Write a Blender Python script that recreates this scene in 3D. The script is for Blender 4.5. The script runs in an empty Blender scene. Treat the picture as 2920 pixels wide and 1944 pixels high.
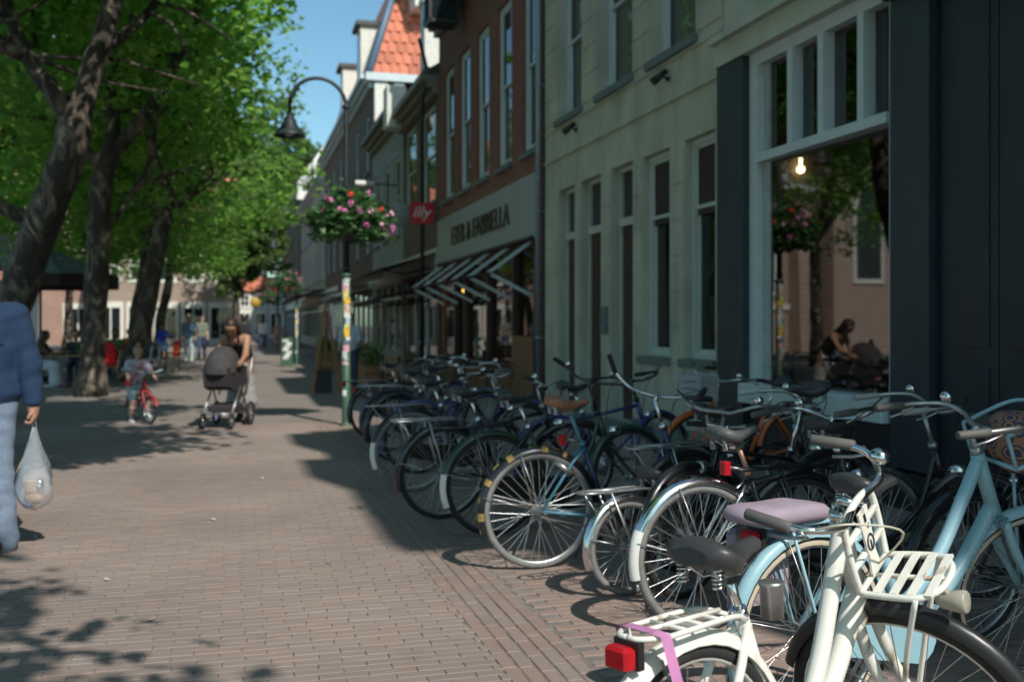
import bpy, math, random
import numpy as np
from mathutils import Vector, Matrix
random.seed(7)
rng = np.random.default_rng(11)
PI = math.pi
rad = math.radians
sc = bpy.context.scene
COL = sc.collection

# ---------------------------------------------------------------- camera
PSI = math.atan(277 / 1024)
cam_data = bpy.data.cameras.new('street_camera')
cam_data.sensor_width = 36.0
cam_data.lens = 36.0
cam_data.clip_start = 0.05
cam_data.clip_end = 2000
cam_data.shift_y = -16.5 / 1024
cam_data.dof.use_dof = True
cam_data.dof.focus_distance = 3.4
cam_data.dof.aperture_fstop = 2.8
cam = bpy.data.objects.new('street_camera', cam_data)
cam.location = (0, 0, 1.46)
cam.rotation_euler = (rad(90), 0, -PSI)
COL.objects.link(cam)
sc.camera = cam

# ---------------------------------------------------------------- sky and sun
SUN = Vector((0.30, -0.95, 1.0)).normalized()          # towards the sun
SUN_EL = math.asin(SUN.z)
SUN_AZ = math.atan2(SUN.x, SUN.y)
world = bpy.data.worlds.new('World')
sc.world = world
world.use_nodes = True
wn = world.node_tree.nodes
wl = world.node_tree.links
bg = wn['Background']
sky = wn.new('ShaderNodeTexSky')
sky.sky_type = 'NISHITA'
sky.sun_disc = False
sky.sun_elevation = SUN_EL
sky.sun_rotation = SUN_AZ
sky.altitude = 0
sky.air_density = 1.0
sky.dust_density = 0.8
sky.ozone_density = 1.0
tint = wn.new('ShaderNodeMixRGB'); tint.blend_type = 'MULTIPLY'; tint.inputs['Fac'].default_value = 1.0
tint.inputs['Color2'].default_value = (0.75, 1.0, 0.98, 1)
wl.new(sky.outputs['Color'], tint.inputs['Color1'])
wl.new(tint.outputs['Color'], bg.inputs['Color'])
bg.inputs['Strength'].default_value = 0.10

sun_data = bpy.data.lights.new('sun', 'SUN')
sun_data.energy = 3.1
sun_data.angle = rad(0.53)
sun_data.color = (1.0, 0.96, 0.89)
sun = bpy.data.objects.new('sun', sun_data)
sun.rotation_euler = (-SUN).to_track_quat('-Z', 'Y').to_euler()
sun.location = (20, -40, 50)
COL.objects.link(sun)

sc.view_settings.view_transform = 'Standard'
sc.view_settings.look = 'None'
sc.view_settings.exposure = 0.55
sc.view_settings.gamma = 1.0
sc.view_settings.use_curve_mapping = False
sc.render.engine = 'CYCLES'
sc.cycles.use_denoising = True
sc.cycles.max_bounces = 8
sc.cycles.transparent_max_bounces = 12
sc.cycles.use_adaptive_sampling = True

# ---------------------------------------------------------------- materials
_mats = {}
def mat(name, col, rough=0.6, metal=0.0, var=0.12, scale=9.0, bump=0.0, spec=0.5, detail=4.0, coat=0.0, objrand=0.0, dirt=None):
    if name in _mats:
        return _mats[name]
    m = bpy.data.materials.new(name)
    m.use_nodes = True
    N, L = m.node_tree.nodes, m.node_tree.links
    p = N['Principled BSDF']
    p.inputs['Roughness'].default_value = rough
    p.inputs['Metallic'].default_value = metal
    p.inputs['Specular IOR Level'].default_value = spec
    p.inputs['Coat Weight'].default_value = coat
    tc = N.new('ShaderNodeTexCoord')
    nz = N.new('ShaderNodeTexNoise')
    nz.inputs['Scale'].default_value = scale
    nz.inputs['Detail'].default_value = detail
    L.new(tc.outputs['Object'], nz.inputs['Vector'])
    rp = N.new('ShaderNodeValToRGB')
    lo = [max(0, c * (1 - var)) for c in col]
    hi = [min(1, c * (1 + var)) for c in col]
    rp.color_ramp.elements[0].position = 0.3
    rp.color_ramp.elements[1].position = 0.7
    rp.color_ramp.elements[0].color = (*lo, 1)
    rp.color_ramp.elements[1].color = (*hi, 1)
    L.new(nz.outputs['Fac'], rp.inputs['Fac'])
    out = rp.outputs['Color']
    if dirt:
        n2 = N.new('ShaderNodeTexNoise')
        n2.inputs['Scale'].default_value = dirt[1]
        n2.inputs['Detail'].default_value = 6
        mp2 = N.new('ShaderNodeMapping'); mp2.inputs['Scale'].default_value = (1, 1, 0.35)
        L.new(tc.outputs['Object'], mp2.inputs['Vector'])
        L.new(mp2.outputs[0], n2.inputs['Vector'])
        r2 = N.new('ShaderNodeValToRGB')
        r2.color_ramp.elements[0].position = dirt[2]
        r2.color_ramp.elements[1].position = dirt[2] + (0.08 if len(dirt) < 4 else dirt[3])
        L.new(n2.outputs['Fac'], r2.inputs['Fac'])
        mx = N.new('ShaderNodeMixRGB')
        mx.inputs['Color2'].default_value = (*dirt[0], 1)
        L.new(r2.outputs['Color'], mx.inputs['Fac'])
        L.new(out, mx.inputs['Color1'])
        out = mx.outputs['Color']
    if objrand:
        oi = N.new('ShaderNodeObjectInfo')
        hs = N.new('ShaderNodeHueSaturation')
        mr = N.new('ShaderNodeMapRange')
        mr.inputs['To Min'].default_value = 1 - objrand
        mr.inputs['To Max'].default_value = 1 + objrand
        L.new(oi.outputs['Random'], mr.inputs['Value'])
        L.new(mr.outputs['Result'], hs.inputs['Value'])
        L.new(out, hs.inputs['Color'])
        out = hs.outputs['Color']
    L.new(out, p.inputs['Base Color'])
    if bump:
        b = N.new('ShaderNodeBump')
        b.inputs['Strength'].default_value = bump
        b.inputs['Distance'].default_value = 0.01
        n3 = N.new('ShaderNodeTexNoise')
        n3.inputs['Scale'].default_value = scale * 4
        n3.inputs['Detail'].default_value = 5
        L.new(tc.outputs['Object'], n3.inputs['Vector'])
        L.new(n3.outputs['Fac'], b.inputs['Height'])
        L.new(b.outputs['Normal'], p.inputs['Normal'])
    _mats[name] = m
    return m

def chrome(name='chrome', col=(0.75, 0.75, 0.74), rough=0.16):
    return mat(name, col, rough, 1.0, 0.08, 20)

def glass_dark(name='window_glass', col=(0.015, 0.02, 0.022)):
    if name in _mats:
        return _mats[name]
    m = bpy.data.materials.new(name)
    m.use_nodes = True
    N, L = m.node_tree.nodes, m.node_tree.links
    p = N['Principled BSDF']
    p.inputs['Base Color'].default_value = (*col, 1)
    p.inputs['Roughness'].default_value = 0.02
    p.inputs['IOR'].default_value = 1.65
    b = N.new('ShaderNodeBump')
    b.inputs['Strength'].default_value = 0.06
    nz = N.new('ShaderNodeTexNoise')
    nz.inputs['Scale'].default_value = 1.3
    tc = N.new('ShaderNodeTexCoord')
    L.new(tc.outputs['Object'], nz.inputs['Vector'])
    L.new(nz.outputs['Fac'], b.inputs['Height'])
    L.new(b.outputs['Normal'], p.inputs['Normal'])
    _mats[name] = m
    return m

def glass_clear(name, tint=(0.9, 0.95, 0.95), ior=1.6, haze=0.0):
    if name in _mats:
        return _mats[name]
    m = bpy.data.materials.new(name)
    m.use_nodes = True
    N, L = m.node_tree.nodes, m.node_tree.links
    N.remove(N['Principled BSDF'])
    o = N['Material Output']
    t = N.new('ShaderNodeBsdfTransparent')
    t.inputs['Color'].default_value = (*tint, 1)
    g = N.new('ShaderNodeBsdfGlossy')
    g.inputs['Roughness'].default_value = 0.02
    f = N.new('ShaderNodeFresnel')
    f.inputs['IOR'].default_value = ior
    mx = N.new('ShaderNodeMixShader')
    L.new(f.outputs['Fac'], mx.inputs['Fac'])
    L.new(t.outputs['BSDF'], mx.inputs[1])
    L.new(g.outputs['BSDF'], mx.inputs[2])
    out = mx
    if haze:
        d = N.new('ShaderNodeBsdfDiffuse')
        d.inputs['Color'].default_value = (0.75, 0.8, 0.85, 1)
        nz = N.new('ShaderNodeTexNoise')
        nz.inputs['Scale'].default_value = 22
        mr = N.new('ShaderNodeMapRange')
        mr.inputs['To Min'].default_value = haze * 0.4
        mr.inputs['To Max'].default_value = haze * 1.6
        m2 = N.new('ShaderNodeMixShader')
        L.new(nz.outputs['Fac'], mr.inputs['Value'])
        L.new(mr.outputs['Result'], m2.inputs['Fac'])
        L.new(mx.outputs['Shader'], m2.inputs[1])
        L.new(d.outputs['BSDF'], m2.inputs[2])
        out = m2
    L.new(out.outputs['Shader'], o.inputs['Surface'])
    _mats[name] = m
    return m

def brick_mat(name, c1, c2, mortar, scale=1.0, bw=0.22, bh=0.065, axes='YZ', bump=0.4):
    """brick texture mapped on a wall running along Y (axes YZ) or X (axes XZ) or on the ground (XY)"""
    if name in _mats:
        return _mats[name]
    m = bpy.data.materials.new(name)
    m.use_nodes = True
    N, L = m.node_tree.nodes, m.node_tree.links
    p = N['Principled BSDF']
    p.inputs['Roughness'].default_value = 0.85
    tc = N.new('ShaderNodeTexCoord')
    sp = N.new('ShaderNodeSeparateXYZ')
    cb = N.new('ShaderNodeCombineXYZ')
    L.new(tc.outputs['Object'], sp.inputs[0])
    L.new(sp.outputs[axes[0]], cb.inputs[0])
    L.new(sp.outputs[axes[1]], cb.inputs[1])
    bt = N.new('ShaderNodeTexBrick')
    bt.inputs['Scale'].default_value = scale
    bt.inputs['Brick Width'].default_value = bw
    bt.inputs['Row Height'].default_value = bh
    bt.inputs['Mortar Size'].default_value = 0.006
    bt.inputs['Color1'].default_value = (*c1, 1)
    bt.inputs['Color2'].default_value = (*c2, 1)
    bt.inputs['Mortar'].default_value = (*mortar, 1)
    bt.inputs['Bias'].default_value = 0.0
    L.new(cb.outputs[0], bt.inputs['Vector'])
    nz = N.new('ShaderNodeTexNoise')
    nz.inputs['Scale'].default_value = 1.1
    nz.inputs['Detail'].default_value = 6
    L.new(tc.outputs['Object'], nz.inputs['Vector'])
    mr = N.new('ShaderNodeMapRange')
    mr.inputs['To Min'].default_value = 0.75
    mr.inputs['To Max'].default_value = 1.25
    L.new(nz.outputs['Fac'], mr.inputs['Value'])
    hs = N.new('ShaderNodeHueSaturation')
    L.new(mr.outputs['Result'], hs.inputs['Value'])
    L.new(bt.outputs['Color'], hs.inputs['Color'])
    L.new(hs.outputs['Color'], p.inputs['Base Color'])
    b = N.new('ShaderNodeBump')
    b.inputs['Strength'].default_value = bump
    b.inputs['Distance'].default_value = 0.006
    b.invert = True
    L.new(bt.outputs['Fac'], b.inputs['Height'])
    L.new(b.outputs['Normal'], p.inputs['Normal'])
    _mats[name] = m
    return m

def emit(name, col, strength):
    if name in _mats:
        return _mats[name]
    m = bpy.data.materials.new(name)
    m.use_nodes = True
    p = m.node_tree.nodes['Principled BSDF']
    p.inputs['Base Color'].default_value = (*col, 1)
    p.inputs['Emission Color'].default_value = (*col, 1)
    p.inputs['Emission Strength'].default_value = strength
    _mats[name] = m
    return m

# ---------------------------------------------------------------- mesh builder
def _v(a):
    return np.asarray(a, dtype=float)

class MB:
    def __init__(self):
        self.v, self.f, self.s, self.n = [], [], [], 0
    def add(self, verts, faces, smooth=False):
        b = self.n
        verts = np.asarray(verts, float).reshape(-1, 3)
        self.v.append(verts)
        self.n += len(verts)
        for f in faces:
            self.f.append(tuple(int(i) + b for i in f))
            self.s.append(smooth)
        return self
    def box(self, x0, x1, y0, y1, z0, z1):
        x0, x1 = min(x0, x1), max(x0, x1); y0, y1 = min(y0, y1), max(y0, y1); z0, z1 = min(z0, z1), max(z0, z1)
        v = [(x0,y0,z0),(x1,y0,z0),(x1,y1,z0),(x0,y1,z0),(x0,y0,z1),(x1,y0,z1),(x1,y1,z1),(x0,y1,z1)]
        return self.add(v, [(3,2,1,0),(4,5,6,7),(0,1,5,4),(1,2,6,5),(2,3,7,6),(3,0,4,7)])
    def obox(self, c, size, M=None):
        s = _v(size) / 2
        v = np.array([(-1,-1,-1),(1,-1,-1),(1,1,-1),(-1,1,-1),(-1,-1,1),(1,-1,1),(1,1,1),(-1,1,1)]) * s
        if M is not None:
            v = v @ np.array(M.to_3x3()).T
        return self.add(v + _v(c), [(3,2,1,0),(4,5,6,7),(0,1,5,4),(1,2,6,5),(2,3,7,6),(3,0,4,7)])
    def bbox(self, x0, x1, y0, y1, z0, z1, b=0.01):
        """box with chamfered vertical and top edges"""
        pts = [(x0+b,y0),(x1-b,y0),(x1,y0+b),(x1,y1-b),(x1-b,y1),(x0+b,y1),(x0,y1-b),(x0,y0+b)]
        cx, cy = (x0+x1)/2, (y0+y1)/2
        v = [(x,y,z0) for x,y in pts] + [(x,y,z1-b) for x,y in pts]
        v += [(cx+(x-cx)*(1-2*b/max(x1-x0,1e-6)), cy+(y-cy)*(1-2*b/max(y1-y0,1e-6)), z1) for x,y in pts]
        f = [tuple(reversed(range(8))), tuple(range(16,24))]
        for k in range(2):
            for i in range(8):
                j = (i+1) % 8
                f.append((k*8+i, k*8+j, k*8+8+j, k*8+8+i))
        return self.add(v, f)
    def quad(self, a, b, c, d):
        return self.add([a,b,c,d], [(0,1,2,3)])
    def tube(self, pts, r, n=8, closed=False, cap=True, flat=1.0):
        P = _v(pts); m = len(P)
        R = np.full(m, r, float) if np.isscalar(r) else _v(r)
        T = np.zeros_like(P)
        for i in range(m):
            a = P[(i-1) % m] if (closed or i > 0) else P[i]
            b = P[(i+1) % m] if (closed or i < m-1) else P[i]
            t = b - a
            T[i] = t / (np.linalg.norm(t) + 1e-12)
        u = np.cross(T[0], (0,0,1.0))
        if np.linalg.norm(u) < 1e-3:
            u = np.cross(T[0], (0,1.0,0))
        u /= np.linalg.norm(u)
        ang = np.arange(n) * 2 * PI / n
        V = []
        for i in range(m):
            u = u - T[i] * np.dot(u, T[i])
            u /= np.linalg.norm(u) + 1e-12
            w = np.cross(T[i], u)
            V.append(P[i] + R[i] * (np.cos(ang)[:,None]*u + flat*np.sin(ang)[:,None]*w))
        V = np.concatenate(V)
        F = []
        mm = m if closed else m-1
        for i in range(mm):
            a, b = i*n, ((i+1) % m)*n
            for k in range(n):
                l = (k+1) % n
                F.append((a+k, a+l, b+l, b+k))
        self.add(V, F, True)
        if cap and not closed:
            b0 = self.n - len(V)
            self.f.append(tuple(b0+k for k in reversed(range(n)))); self.s.append(False)
            e = b0 + (m-1)*n
            self.f.append(tuple(e+k for k in range(n))); self.s.append(False)
        return self
    def sweep(self, pts, prof, up=(0,1,0), closed=False, smooth=True, caps=False):
        """sweep a 2-D open/closed profile [(a,b)] along pts; a along 'up' (side), b along the normal"""
        P = _v(pts); m = len(P); up = _v(up); k = len(prof)
        V = []
        for i in range(m):
            a = P[(i-1) % m] if (closed or i > 0) else P[i]
            b = P[(i+1) % m] if (closed or i < m-1) else P[i]
            t = (b-a) / (np.linalg.norm(b-a) + 1e-12)
            nn = np.cross(t, up); nn /= np.linalg.norm(nn) + 1e-12
            for (x, y) in prof:
                V.append(P[i] + up*x + nn*y)
        F = []
        for i in range(m if closed else m-1):
            a, b = i*k, ((i+1) % m)*k
            for j in range(k-1):
                F.append((a+j, a+j+1, b+j+1, b+j))
        return self.add(V, F, smooth)
    def lathe(self, prof, c=(0,0,0), n=16, M=None, smooth=True):
        ang = np.arange(n)*2*PI/n
        V = []
        for (r, z) in prof:
            V.append(np.stack([r*np.cos(ang), r*np.sin(ang), np.full(n, z)], 1))
        V = np.concatenate(V)
        if M is not None:
            V = V @ np.array(M.to_3x3()).T
        V = V + _v(c)
        F = []
        for i in range(len(prof)-1):
            for k in range(n):
                l = (k+1) % n
                F.append((i*n+k, i*n+l, (i+1)*n+l, (i+1)*n+k))
        self.add(V, F, smooth)
        b0 = self.n - len(V)
        if prof[0][0] > 1e-4:
            self.f.append(tuple(b0+k for k in reversed(range(n)))); self.s.append(False)
        if prof[-1][0] > 1e-4:
            e = b0 + (len(prof)-1)*n
            self.f.append(tuple(e+k for k in range(n))); self.s.append(False)
        return self
    def sphere(self, c, r, nu=12, nv=8):
        r = (r, r, r) if np.isscalar(r) else r
        pr = [(math.sin(PI*i/nv), -math.cos(PI*i/nv)) for i in range(nv+1)]
        pr[0] = (1e-5, -1); pr[-1] = (1e-5, 1)
        b0 = self.n
        self.lathe(pr, (0,0,0), nu)
        self.v[-1] = self.v[-1]*_v(r) + _v(c)
        return self
    def bar(self, p0, p1, w, h, up=(0,0,1)):
        p0, p1, up = _v(p0), _v(p1), _v(up)
        t = p1-p0; t /= np.linalg.norm(t)
        s = np.cross(t, up); s /= np.linalg.norm(s)+1e-12
        u = np.cross(s, t)
        v = []
        for p in (p0, p1):
            for a, b in ((-1,-1),(1,-1),(1,1),(-1,1)):
                v.append(p + s*a*w/2 + u*b*h/2)
        return self.add(v, [(3,2,1,0),(4,5,6,7),(0,1,5,4),(1,2,6,5),(2,3,7,6),(3,0,4,7)])
    def prism(self, poly, axis, a0, a1):
        """extrude 2-D polygon along axis ('x','y','z')"""
        def mk(p, a):
            return {'x': (a, p[0], p[1]), 'y': (p[0], a, p[1]), 'z': (p[0], p[1], a)}[axis]
        n = len(poly)
        v = [mk(p, a0) for p in poly] + [mk(p, a1) for p in poly]
        f = [tuple(reversed(range(n))), tuple(range(n, 2*n))]
        for i in range(n):
            j = (i+1) % n
            f.append((i, j, n+j, n+i))
        return self.add(v, f)
    def xf(self, M):
        A = np.array(M)
        V = np.concatenate(self.v)
        V = V @ A[:3,:3].T + A[:3,3]
        self.v = [V]
        return self
    def verts(self):
        return np.concatenate(self.v) if self.v else np.zeros((0,3))
    def mesh(self, name, m, off=(0,0,0)):
        me = bpy.data.meshes.new(name)
        V = self.verts() - _v(off)
        me.from_pydata(V.tolist(), [], self.f)
        me.polygons.foreach_set('use_smooth', self.s)
        if m is not None:
            me.materials.append(m)
        me.update()
        return me

def props(o, label=None, cat=None, group=None, kind=None):
    if label: o['label'] = label
    if cat: o['category'] = cat
    if group: o['group'] = group
    if kind: o['kind'] = kind
    return o

def thing(name, label, cat, loc=(0,0,0), rot=(0,0,0), group=None, kind=None):
    o = bpy.data.objects.new(name, None)
    o.empty_display_size = 0.2
    o.location = loc
    o.rotation_euler = rot
    COL.objects.link(o)
    return props(o, label, cat, group, kind)

def root_of(o):
    while o.parent:
        o = o.parent
    return o

def part(name, mb, m, parent, label=None, kind=None, world=True, loc=None):
    """a mesh under parent; world=True: geometry given in world coordinates of an unrotated thing"""
    off = (0,0,0)
    if world:
        off = tuple(root_of(parent).location)
    me = mb.mesh(name, m, off) if isinstance(mb, MB) else mb
    o = bpy.data.objects.new(name, me)
    o.parent = parent
    if loc is not None:
        o.location = loc
    COL.objects.link(o)
    return props(o, label, None, None, kind)

def solo(name, mb, m, label=None, cat=None, group=None, kind=None):
    """a thing (or a piece of the setting) that is one mesh in world coordinates"""
    V = mb.verts()
    lo, hi = V.min(0), V.max(0)
    off = ((lo[0]+hi[0])/2, (lo[1]+hi[1])/2, lo[2])
    o = bpy.data.objects.new(name, mb.mesh(name, m, off))
    o.location = off
    COL.objects.link(o)
    return props(o, label, cat, group, kind)

def spline(pts, n=6):
    """Catmull-Rom through pts"""
    P = _v(pts)
    P = np.concatenate([[2*P[0]-P[1]], P, [2*P[-1]-P[-2]]])
    out = []
    for i in range(1, len(P)-2):
        for k in range(n):
            t = k/n
            a, b, c, d = P[i-1], P[i], P[i+1], P[i+2]
            out.append(0.5*((2*b)+(-a+c)*t+(2*a-5*b+4*c-d)*t*t+(-a+3*b-3*c+d)*t**3))
    out.append(P[-2])
    return np.array(out)
# ================================================================ SETTING: ground, pavement
def proj(X, Y, Z):
    s, c = math.sin(PSI), math.cos(PSI)
    d = X*s + Y*c
    return 512 + 1024*(X*c - Y*s)/d, 324 + 1024*(1.46-Z)/d, d

def paving_mat(nm='clinker', tint=(1,1,1)):
    m = bpy.data.materials.new(nm)
    m.use_nodes = True
    N, L = m.node_tree.nodes, m.node_tree.links
    p = N['Principled BSDF']
    p.inputs['Roughness'].default_value = 0.78
    at = N.new('ShaderNodeAttribute'); at.attribute_name = 'rnd'
    oi = N.new('ShaderNodeObjectInfo')
    ad = N.new('ShaderNodeMath'); ad.operation = 'ADD'
    fr = N.new('ShaderNodeMath'); fr.operation = 'FRACT'
    L.new(at.outputs['Fac'], ad.inputs[0]); L.new(oi.outputs['Random'], ad.inputs[1]); L.new(ad.outputs[0], fr.inputs[0])
    rp = N.new('ShaderNodeValToRGB')
    cols = [(0.0, (0.222,0.185,0.165)), (0.25, (0.243,0.196,0.172)), (0.45, (0.234,0.202,0.184)), (0.65, (0.255,0.202,0.176)), (0.82, (0.212,0.185,0.170)), (1.0, (0.243,0.212,0.190))]
    cols = [(po, tuple(a*b_ for a, b_ in zip(c, tint))) for po, c in cols]
    e = rp.color_ramp.elements
    e[0].position, e[0].color = cols[0][0], (*cols[0][1], 1)
    e[1].position, e[1].color = cols[-1][0], (*cols[-1][1], 1)
    for po, c in cols[1:-1]:
        k = e.new(po); k.color = (*c, 1)
    L.new(fr.outputs[0], rp.inputs['Fac'])
    ge = N.new('ShaderNodeNewGeometry')
    n1 = N.new('ShaderNodeTexNoise'); n1.inputs['Scale'].default_value = 0.55; n1.inputs['Detail'].default_value = 7
    L.new(ge.outputs['Position'], n1.inputs['Vector'])
    mr = N.new('ShaderNodeMapRange'); mr.inputs['From Min'].default_value = 0.3; mr.inputs['From Max'].default_value = 0.7
    mr.inputs['To Min'].default_value = 0.84; mr.inputs['To Max'].default_value = 1.22
    L.new(n1.outputs['Fac'], mr.inputs['Value'])
    hs = N.new('ShaderNodeHueSaturation'); L.new(mr.outputs[0], hs.inputs['Value']); L.new(rp.outputs['Color'], hs.inputs['Color'])
    n2 = N.new('ShaderNodeTexNoise'); n2.inputs['Scale'].default_value = 3.2; n2.inputs['Detail'].default_value = 8
    L.new(ge.outputs['Position'], n2.inputs['Vector'])
    r2 = N.new('ShaderNodeValToRGB'); r2.color_ramp.elements[0].position = 0.62; r2.color_ramp.elements[1].position = 0.72
    L.new(n2.outputs['Fac'], r2.inputs['Fac'])
    mx = N.new('ShaderNodeMixRGB'); mx.inputs['Color2'].default_value = (0.19,0.16,0.14,1)
    ml = N.new('ShaderNodeMath'); ml.operation = 'MULTIPLY'; ml.inputs[1].default_value = 0.55
    L.new(r2.outputs['Color'], ml.inputs[0]); L.new(ml.outputs[0], mx.inputs['Fac'])
    L.new(hs.outputs['Color'], mx.inputs['Color1']); L.new(mx.outputs['Color'], p.inputs['Base Color'])
    n3 = N.new('ShaderNodeTexNoise'); n3.inputs['Scale'].default_value = 90; n3.inputs['Detail'].default_value = 4
    L.new(ge.outputs['Position'], n3.inputs['Vector'])
    b = N.new('ShaderNodeBump'); b.inputs['Strength'].default_value = 0.35; b.inputs['Distance'].default_value = 0.004
    L.new(n3.outputs['Fac'], b.inputs['Height']); L.new(b.outputs['Normal'], p.inputs['Normal'])
    return m
M_CLINK = paving_mat('clinker', (1.07,1.0,.965))
M_CLINK2 = paving_mat('red_clinker', (1.14,.99,.93))
M_JOINT = mat('joint_sand', (0.195,0.170,0.153), 0.95, 0, 0.3, 12)
M_FARPAVE = brick_mat('far_paving', (0.245,0.202,0.178), (0.228,0.192,0.171), (0.19,0.166,0.148), 1.0, 0.21, 0.07, 'XY', 0.3)

g = MB(); g.quad((-420,-60,-0.06),(420,-60,-0.06),(420,900,-0.06),(-420,900,-0.06))
solo('ground', g, mat('far_ground', (0.16,0.13,0.11), 0.95, 0, 0.2, 0.3), kind='structure')
# far pavement: relief is below the eye's reach there, colour only
g = MB()
g.quad((-60,15.5,-0.004),(5.6,15.5,-0.004),(5.6,130,-0.004),(-60,130,-0.004))
g.quad((-60,-30,-0.004),(-4.0,-30,-0.004),(-4.0,15.5,-0.004),(-60,15.5,-0.004))
solo('far_pavement', g, M_FARPAVE, kind='structure')
g = MB(); g.quad((-4.0,-30,0.0008),(5.6,-30,0.0008),(5.6,15.5,0.0008),(-4.0,15.5,0.0008))
pavement = solo('pavement', g, M_JOINT, kind='structure')

def lay_bricks():
    out = []     # cx, cy, lx, ly
    y = 1.6
    k = 0
    while y < 15.45:                      # street field, bricks across
        off = (k % 2)*0.1035 + rng.uniform(-.012,.012)
        x = -3.95 + off
        while x < 1.07:
            l = 0.202
            if x + l > 1.085: l = max(0.05, 1.085 - x)
            out.append((x+l/2, y+0.0315, l, 0.0635)); x += 0.2046
        y += 0.0665; k += 1
    for i in range(5):                    # gutter, five stretcher rows along the street
        x = 1.125 + i*0.0745
        y = 1.6 + rng.uniform(0, .2)
        while y < 15.4:
            out.append((x, y+0.101, 0.062, 0.202)); y += 0.2075
    y = 1.6; k = 0
    while y < 15.45:                      # parking strip and footway on the right
        off = (k % 2)*0.1035 + rng.uniform(-.01,.01)
        x = 1.475 + off
        while x < 5.1:
            out.append((x+0.101, y+0.0315, 0.202, 0.0635)); x += 0.2046
        y += 0.0665; k += 1
    return out
BR = lay_bricks()
scored = []
for i, (cx, cy, lx, ly) in enumerate(BR):
    px, py, d = proj(cx, cy, 0)
    if 4 < px < 1020 and 0 < py < 678 and not (px > 610 and py < 640):
        scored.append((d, i))
scored.sort()
single = set(i for _, i in scored[:300])
proto = {}
def brick_mesh(lx, ly, red):
    key = (round(lx,3), round(ly,3), red)
    if key not in proto:
        b = MB(); b.bbox(-lx/2, lx/2, -ly/2, ly/2, -0.02, 0.0, 0.003)
        proto[key] = b.mesh('brick', M_CLINK2 if red else M_CLINK)
    return proto[key]
for i in sorted(single):
    cx, cy, lx, ly = BR[i]
    o = part('brick', brick_mesh(lx, ly, cx > 1.09), None, pavement, loc=(cx - pavement.location.x, cy - pavement.location.y, 0.0055 + rng.normal(0,.0009)))
    o.rotation_euler = (rng.normal(0,.010), rng.normal(0,.007), rng.normal(0,.008))
rest = np.array([BR[i] for i in range(len(BR)) if i not in single])
n = len(rest)
u = np.array([(-1,-1),(1,-1),(1,1),(-1,1)])
V = np.zeros((n, 12, 3))
tilt = rng.normal(0, .009, (n,2)); dz = rng.normal(0,.0009,n)
for ring, (shr, z) in enumerate(((0,-.02),(0,-.003),(.003,0.0))):
    for c in range(4):
        x = u[c,0]*(rest[:,2]/2-shr); y = u[c,1]*(rest[:,3]/2-shr)
        V[:, ring*4+c, 0] = rest[:,0]+x; V[:, ring*4+c, 1] = rest[:,1]+y
        V[:, ring*4+c, 2] = z + .0055 + dz + (x*tilt[:,0]+y*tilt[:,1])*(ring>0)
fl = []
for ring in (0,1):
    for c in range(4):
        d = (c+1) % 4
        fl.append((ring*4+c, ring*4+d, ring*4+4+d, ring*4+4+c))
fl.append((8,9,10,11))
F = (np.arange(n)[:,None,None]*12 + np.array(fl)[None]).reshape(-1,4)
me = bpy.data.meshes.new('brick_paving')
me.from_pydata((V.reshape(-1,3) - np.array(pavement.location)).tolist(), [], F.tolist())
me.materials.append(M_CLINK); me.materials.append(M_CLINK2)
me.polygons.foreach_set('material_index', np.repeat((rest[:,0] > 1.09).astype(np.int32), len(fl)))
a = me.attributes.new('rnd', 'FLOAT', 'FACE')
a.data.foreach_set('value', np.repeat(rng.random(n), len(fl)).astype(np.float32))
o = bpy.data.objects.new('brick_paving', me); o.parent = pavement; COL.objects.link(o); o['kind'] = 'stuff'
o.location = (0,0,0)
# ================================================================ houses on the right
FX = 5.2        # facade line
M_FRAME = mat('cream_frame_paint', (0.53,0.58,0.53), 0.45, 0, 0.06, 6)
M_WHITE = mat('white_frame_paint', (0.58,0.65,0.65), 0.4, 0, 0.05, 6)
M_GLASS = glass_dark()
M_CREAM = mat('cream_render', (0.49,0.495,0.395), 0.8, 0, 0.09, 2.0, 0.25, dirt=((0.33,0.335,0.27), 2.6, .46, .30))
M_CREAM2 = mat('pale_render', (0.50,0.54,0.45), 0.75, 0, 0.08, 2.0, 0.2, dirt=((0.37,0.40,0.34), 2.4, .50, .35))
M_REDBRICK = brick_mat('red_brick', (0.27,0.085,0.06), (0.21,0.07,0.05), (0.2,0.15,0.12))
M_BROWNBRICK = brick_mat('brown_brick', (0.19,0.12,0.08), (0.15,0.095,0.065), (0.2,0.17,0.14))
M_BROWNBRICK_X = brick_mat('brown_brick_side', (0.24,0.15,0.11), (0.2,0.125,0.09), (0.24,0.2,0.17), axes='XZ')
M_SLATE = mat('slate_blue_paint', (0.026,0.036,0.045), 0.5, 0, 0.15, 4)
M_DARKPANEL = mat('dark_painted_wood', (0.014,0.018,0.026), 0.5, 0, 0.25, 3, .1, dirt=((0.026,0.03,0.038), 5, .60, .2))
M_DARKDOOR = mat('maroon_door_paint', (0.05,0.02,0.017), 0.45, 0, 0.2, 5)
M_SILL = mat('blue_stone_sill', (0.13,0.17,0.16), 0.6, 0, 0.15, 10)
M_GREYFASCIA = mat('grey_fascia_paint', (0.33,0.36,0.35), 0.6, 0, 0.06, 3)
M_BLACK = mat('black_metal', (0.015,0.016,0.018), 0.45, 0, 0.2, 10)
M_ZINC = mat('zinc', (0.28,0.33,0.38), 0.45, 0.6, 0.1, 8)
M_DARKAWN = mat('dark_awning_cloth', (0.03,0.018,0.016), 0.9, 0, 0.2, 10)
M_WOOD = mat('brown_wood', (0.22,0.11,0.05), 0.65, 0, 0.3, 12)

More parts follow.
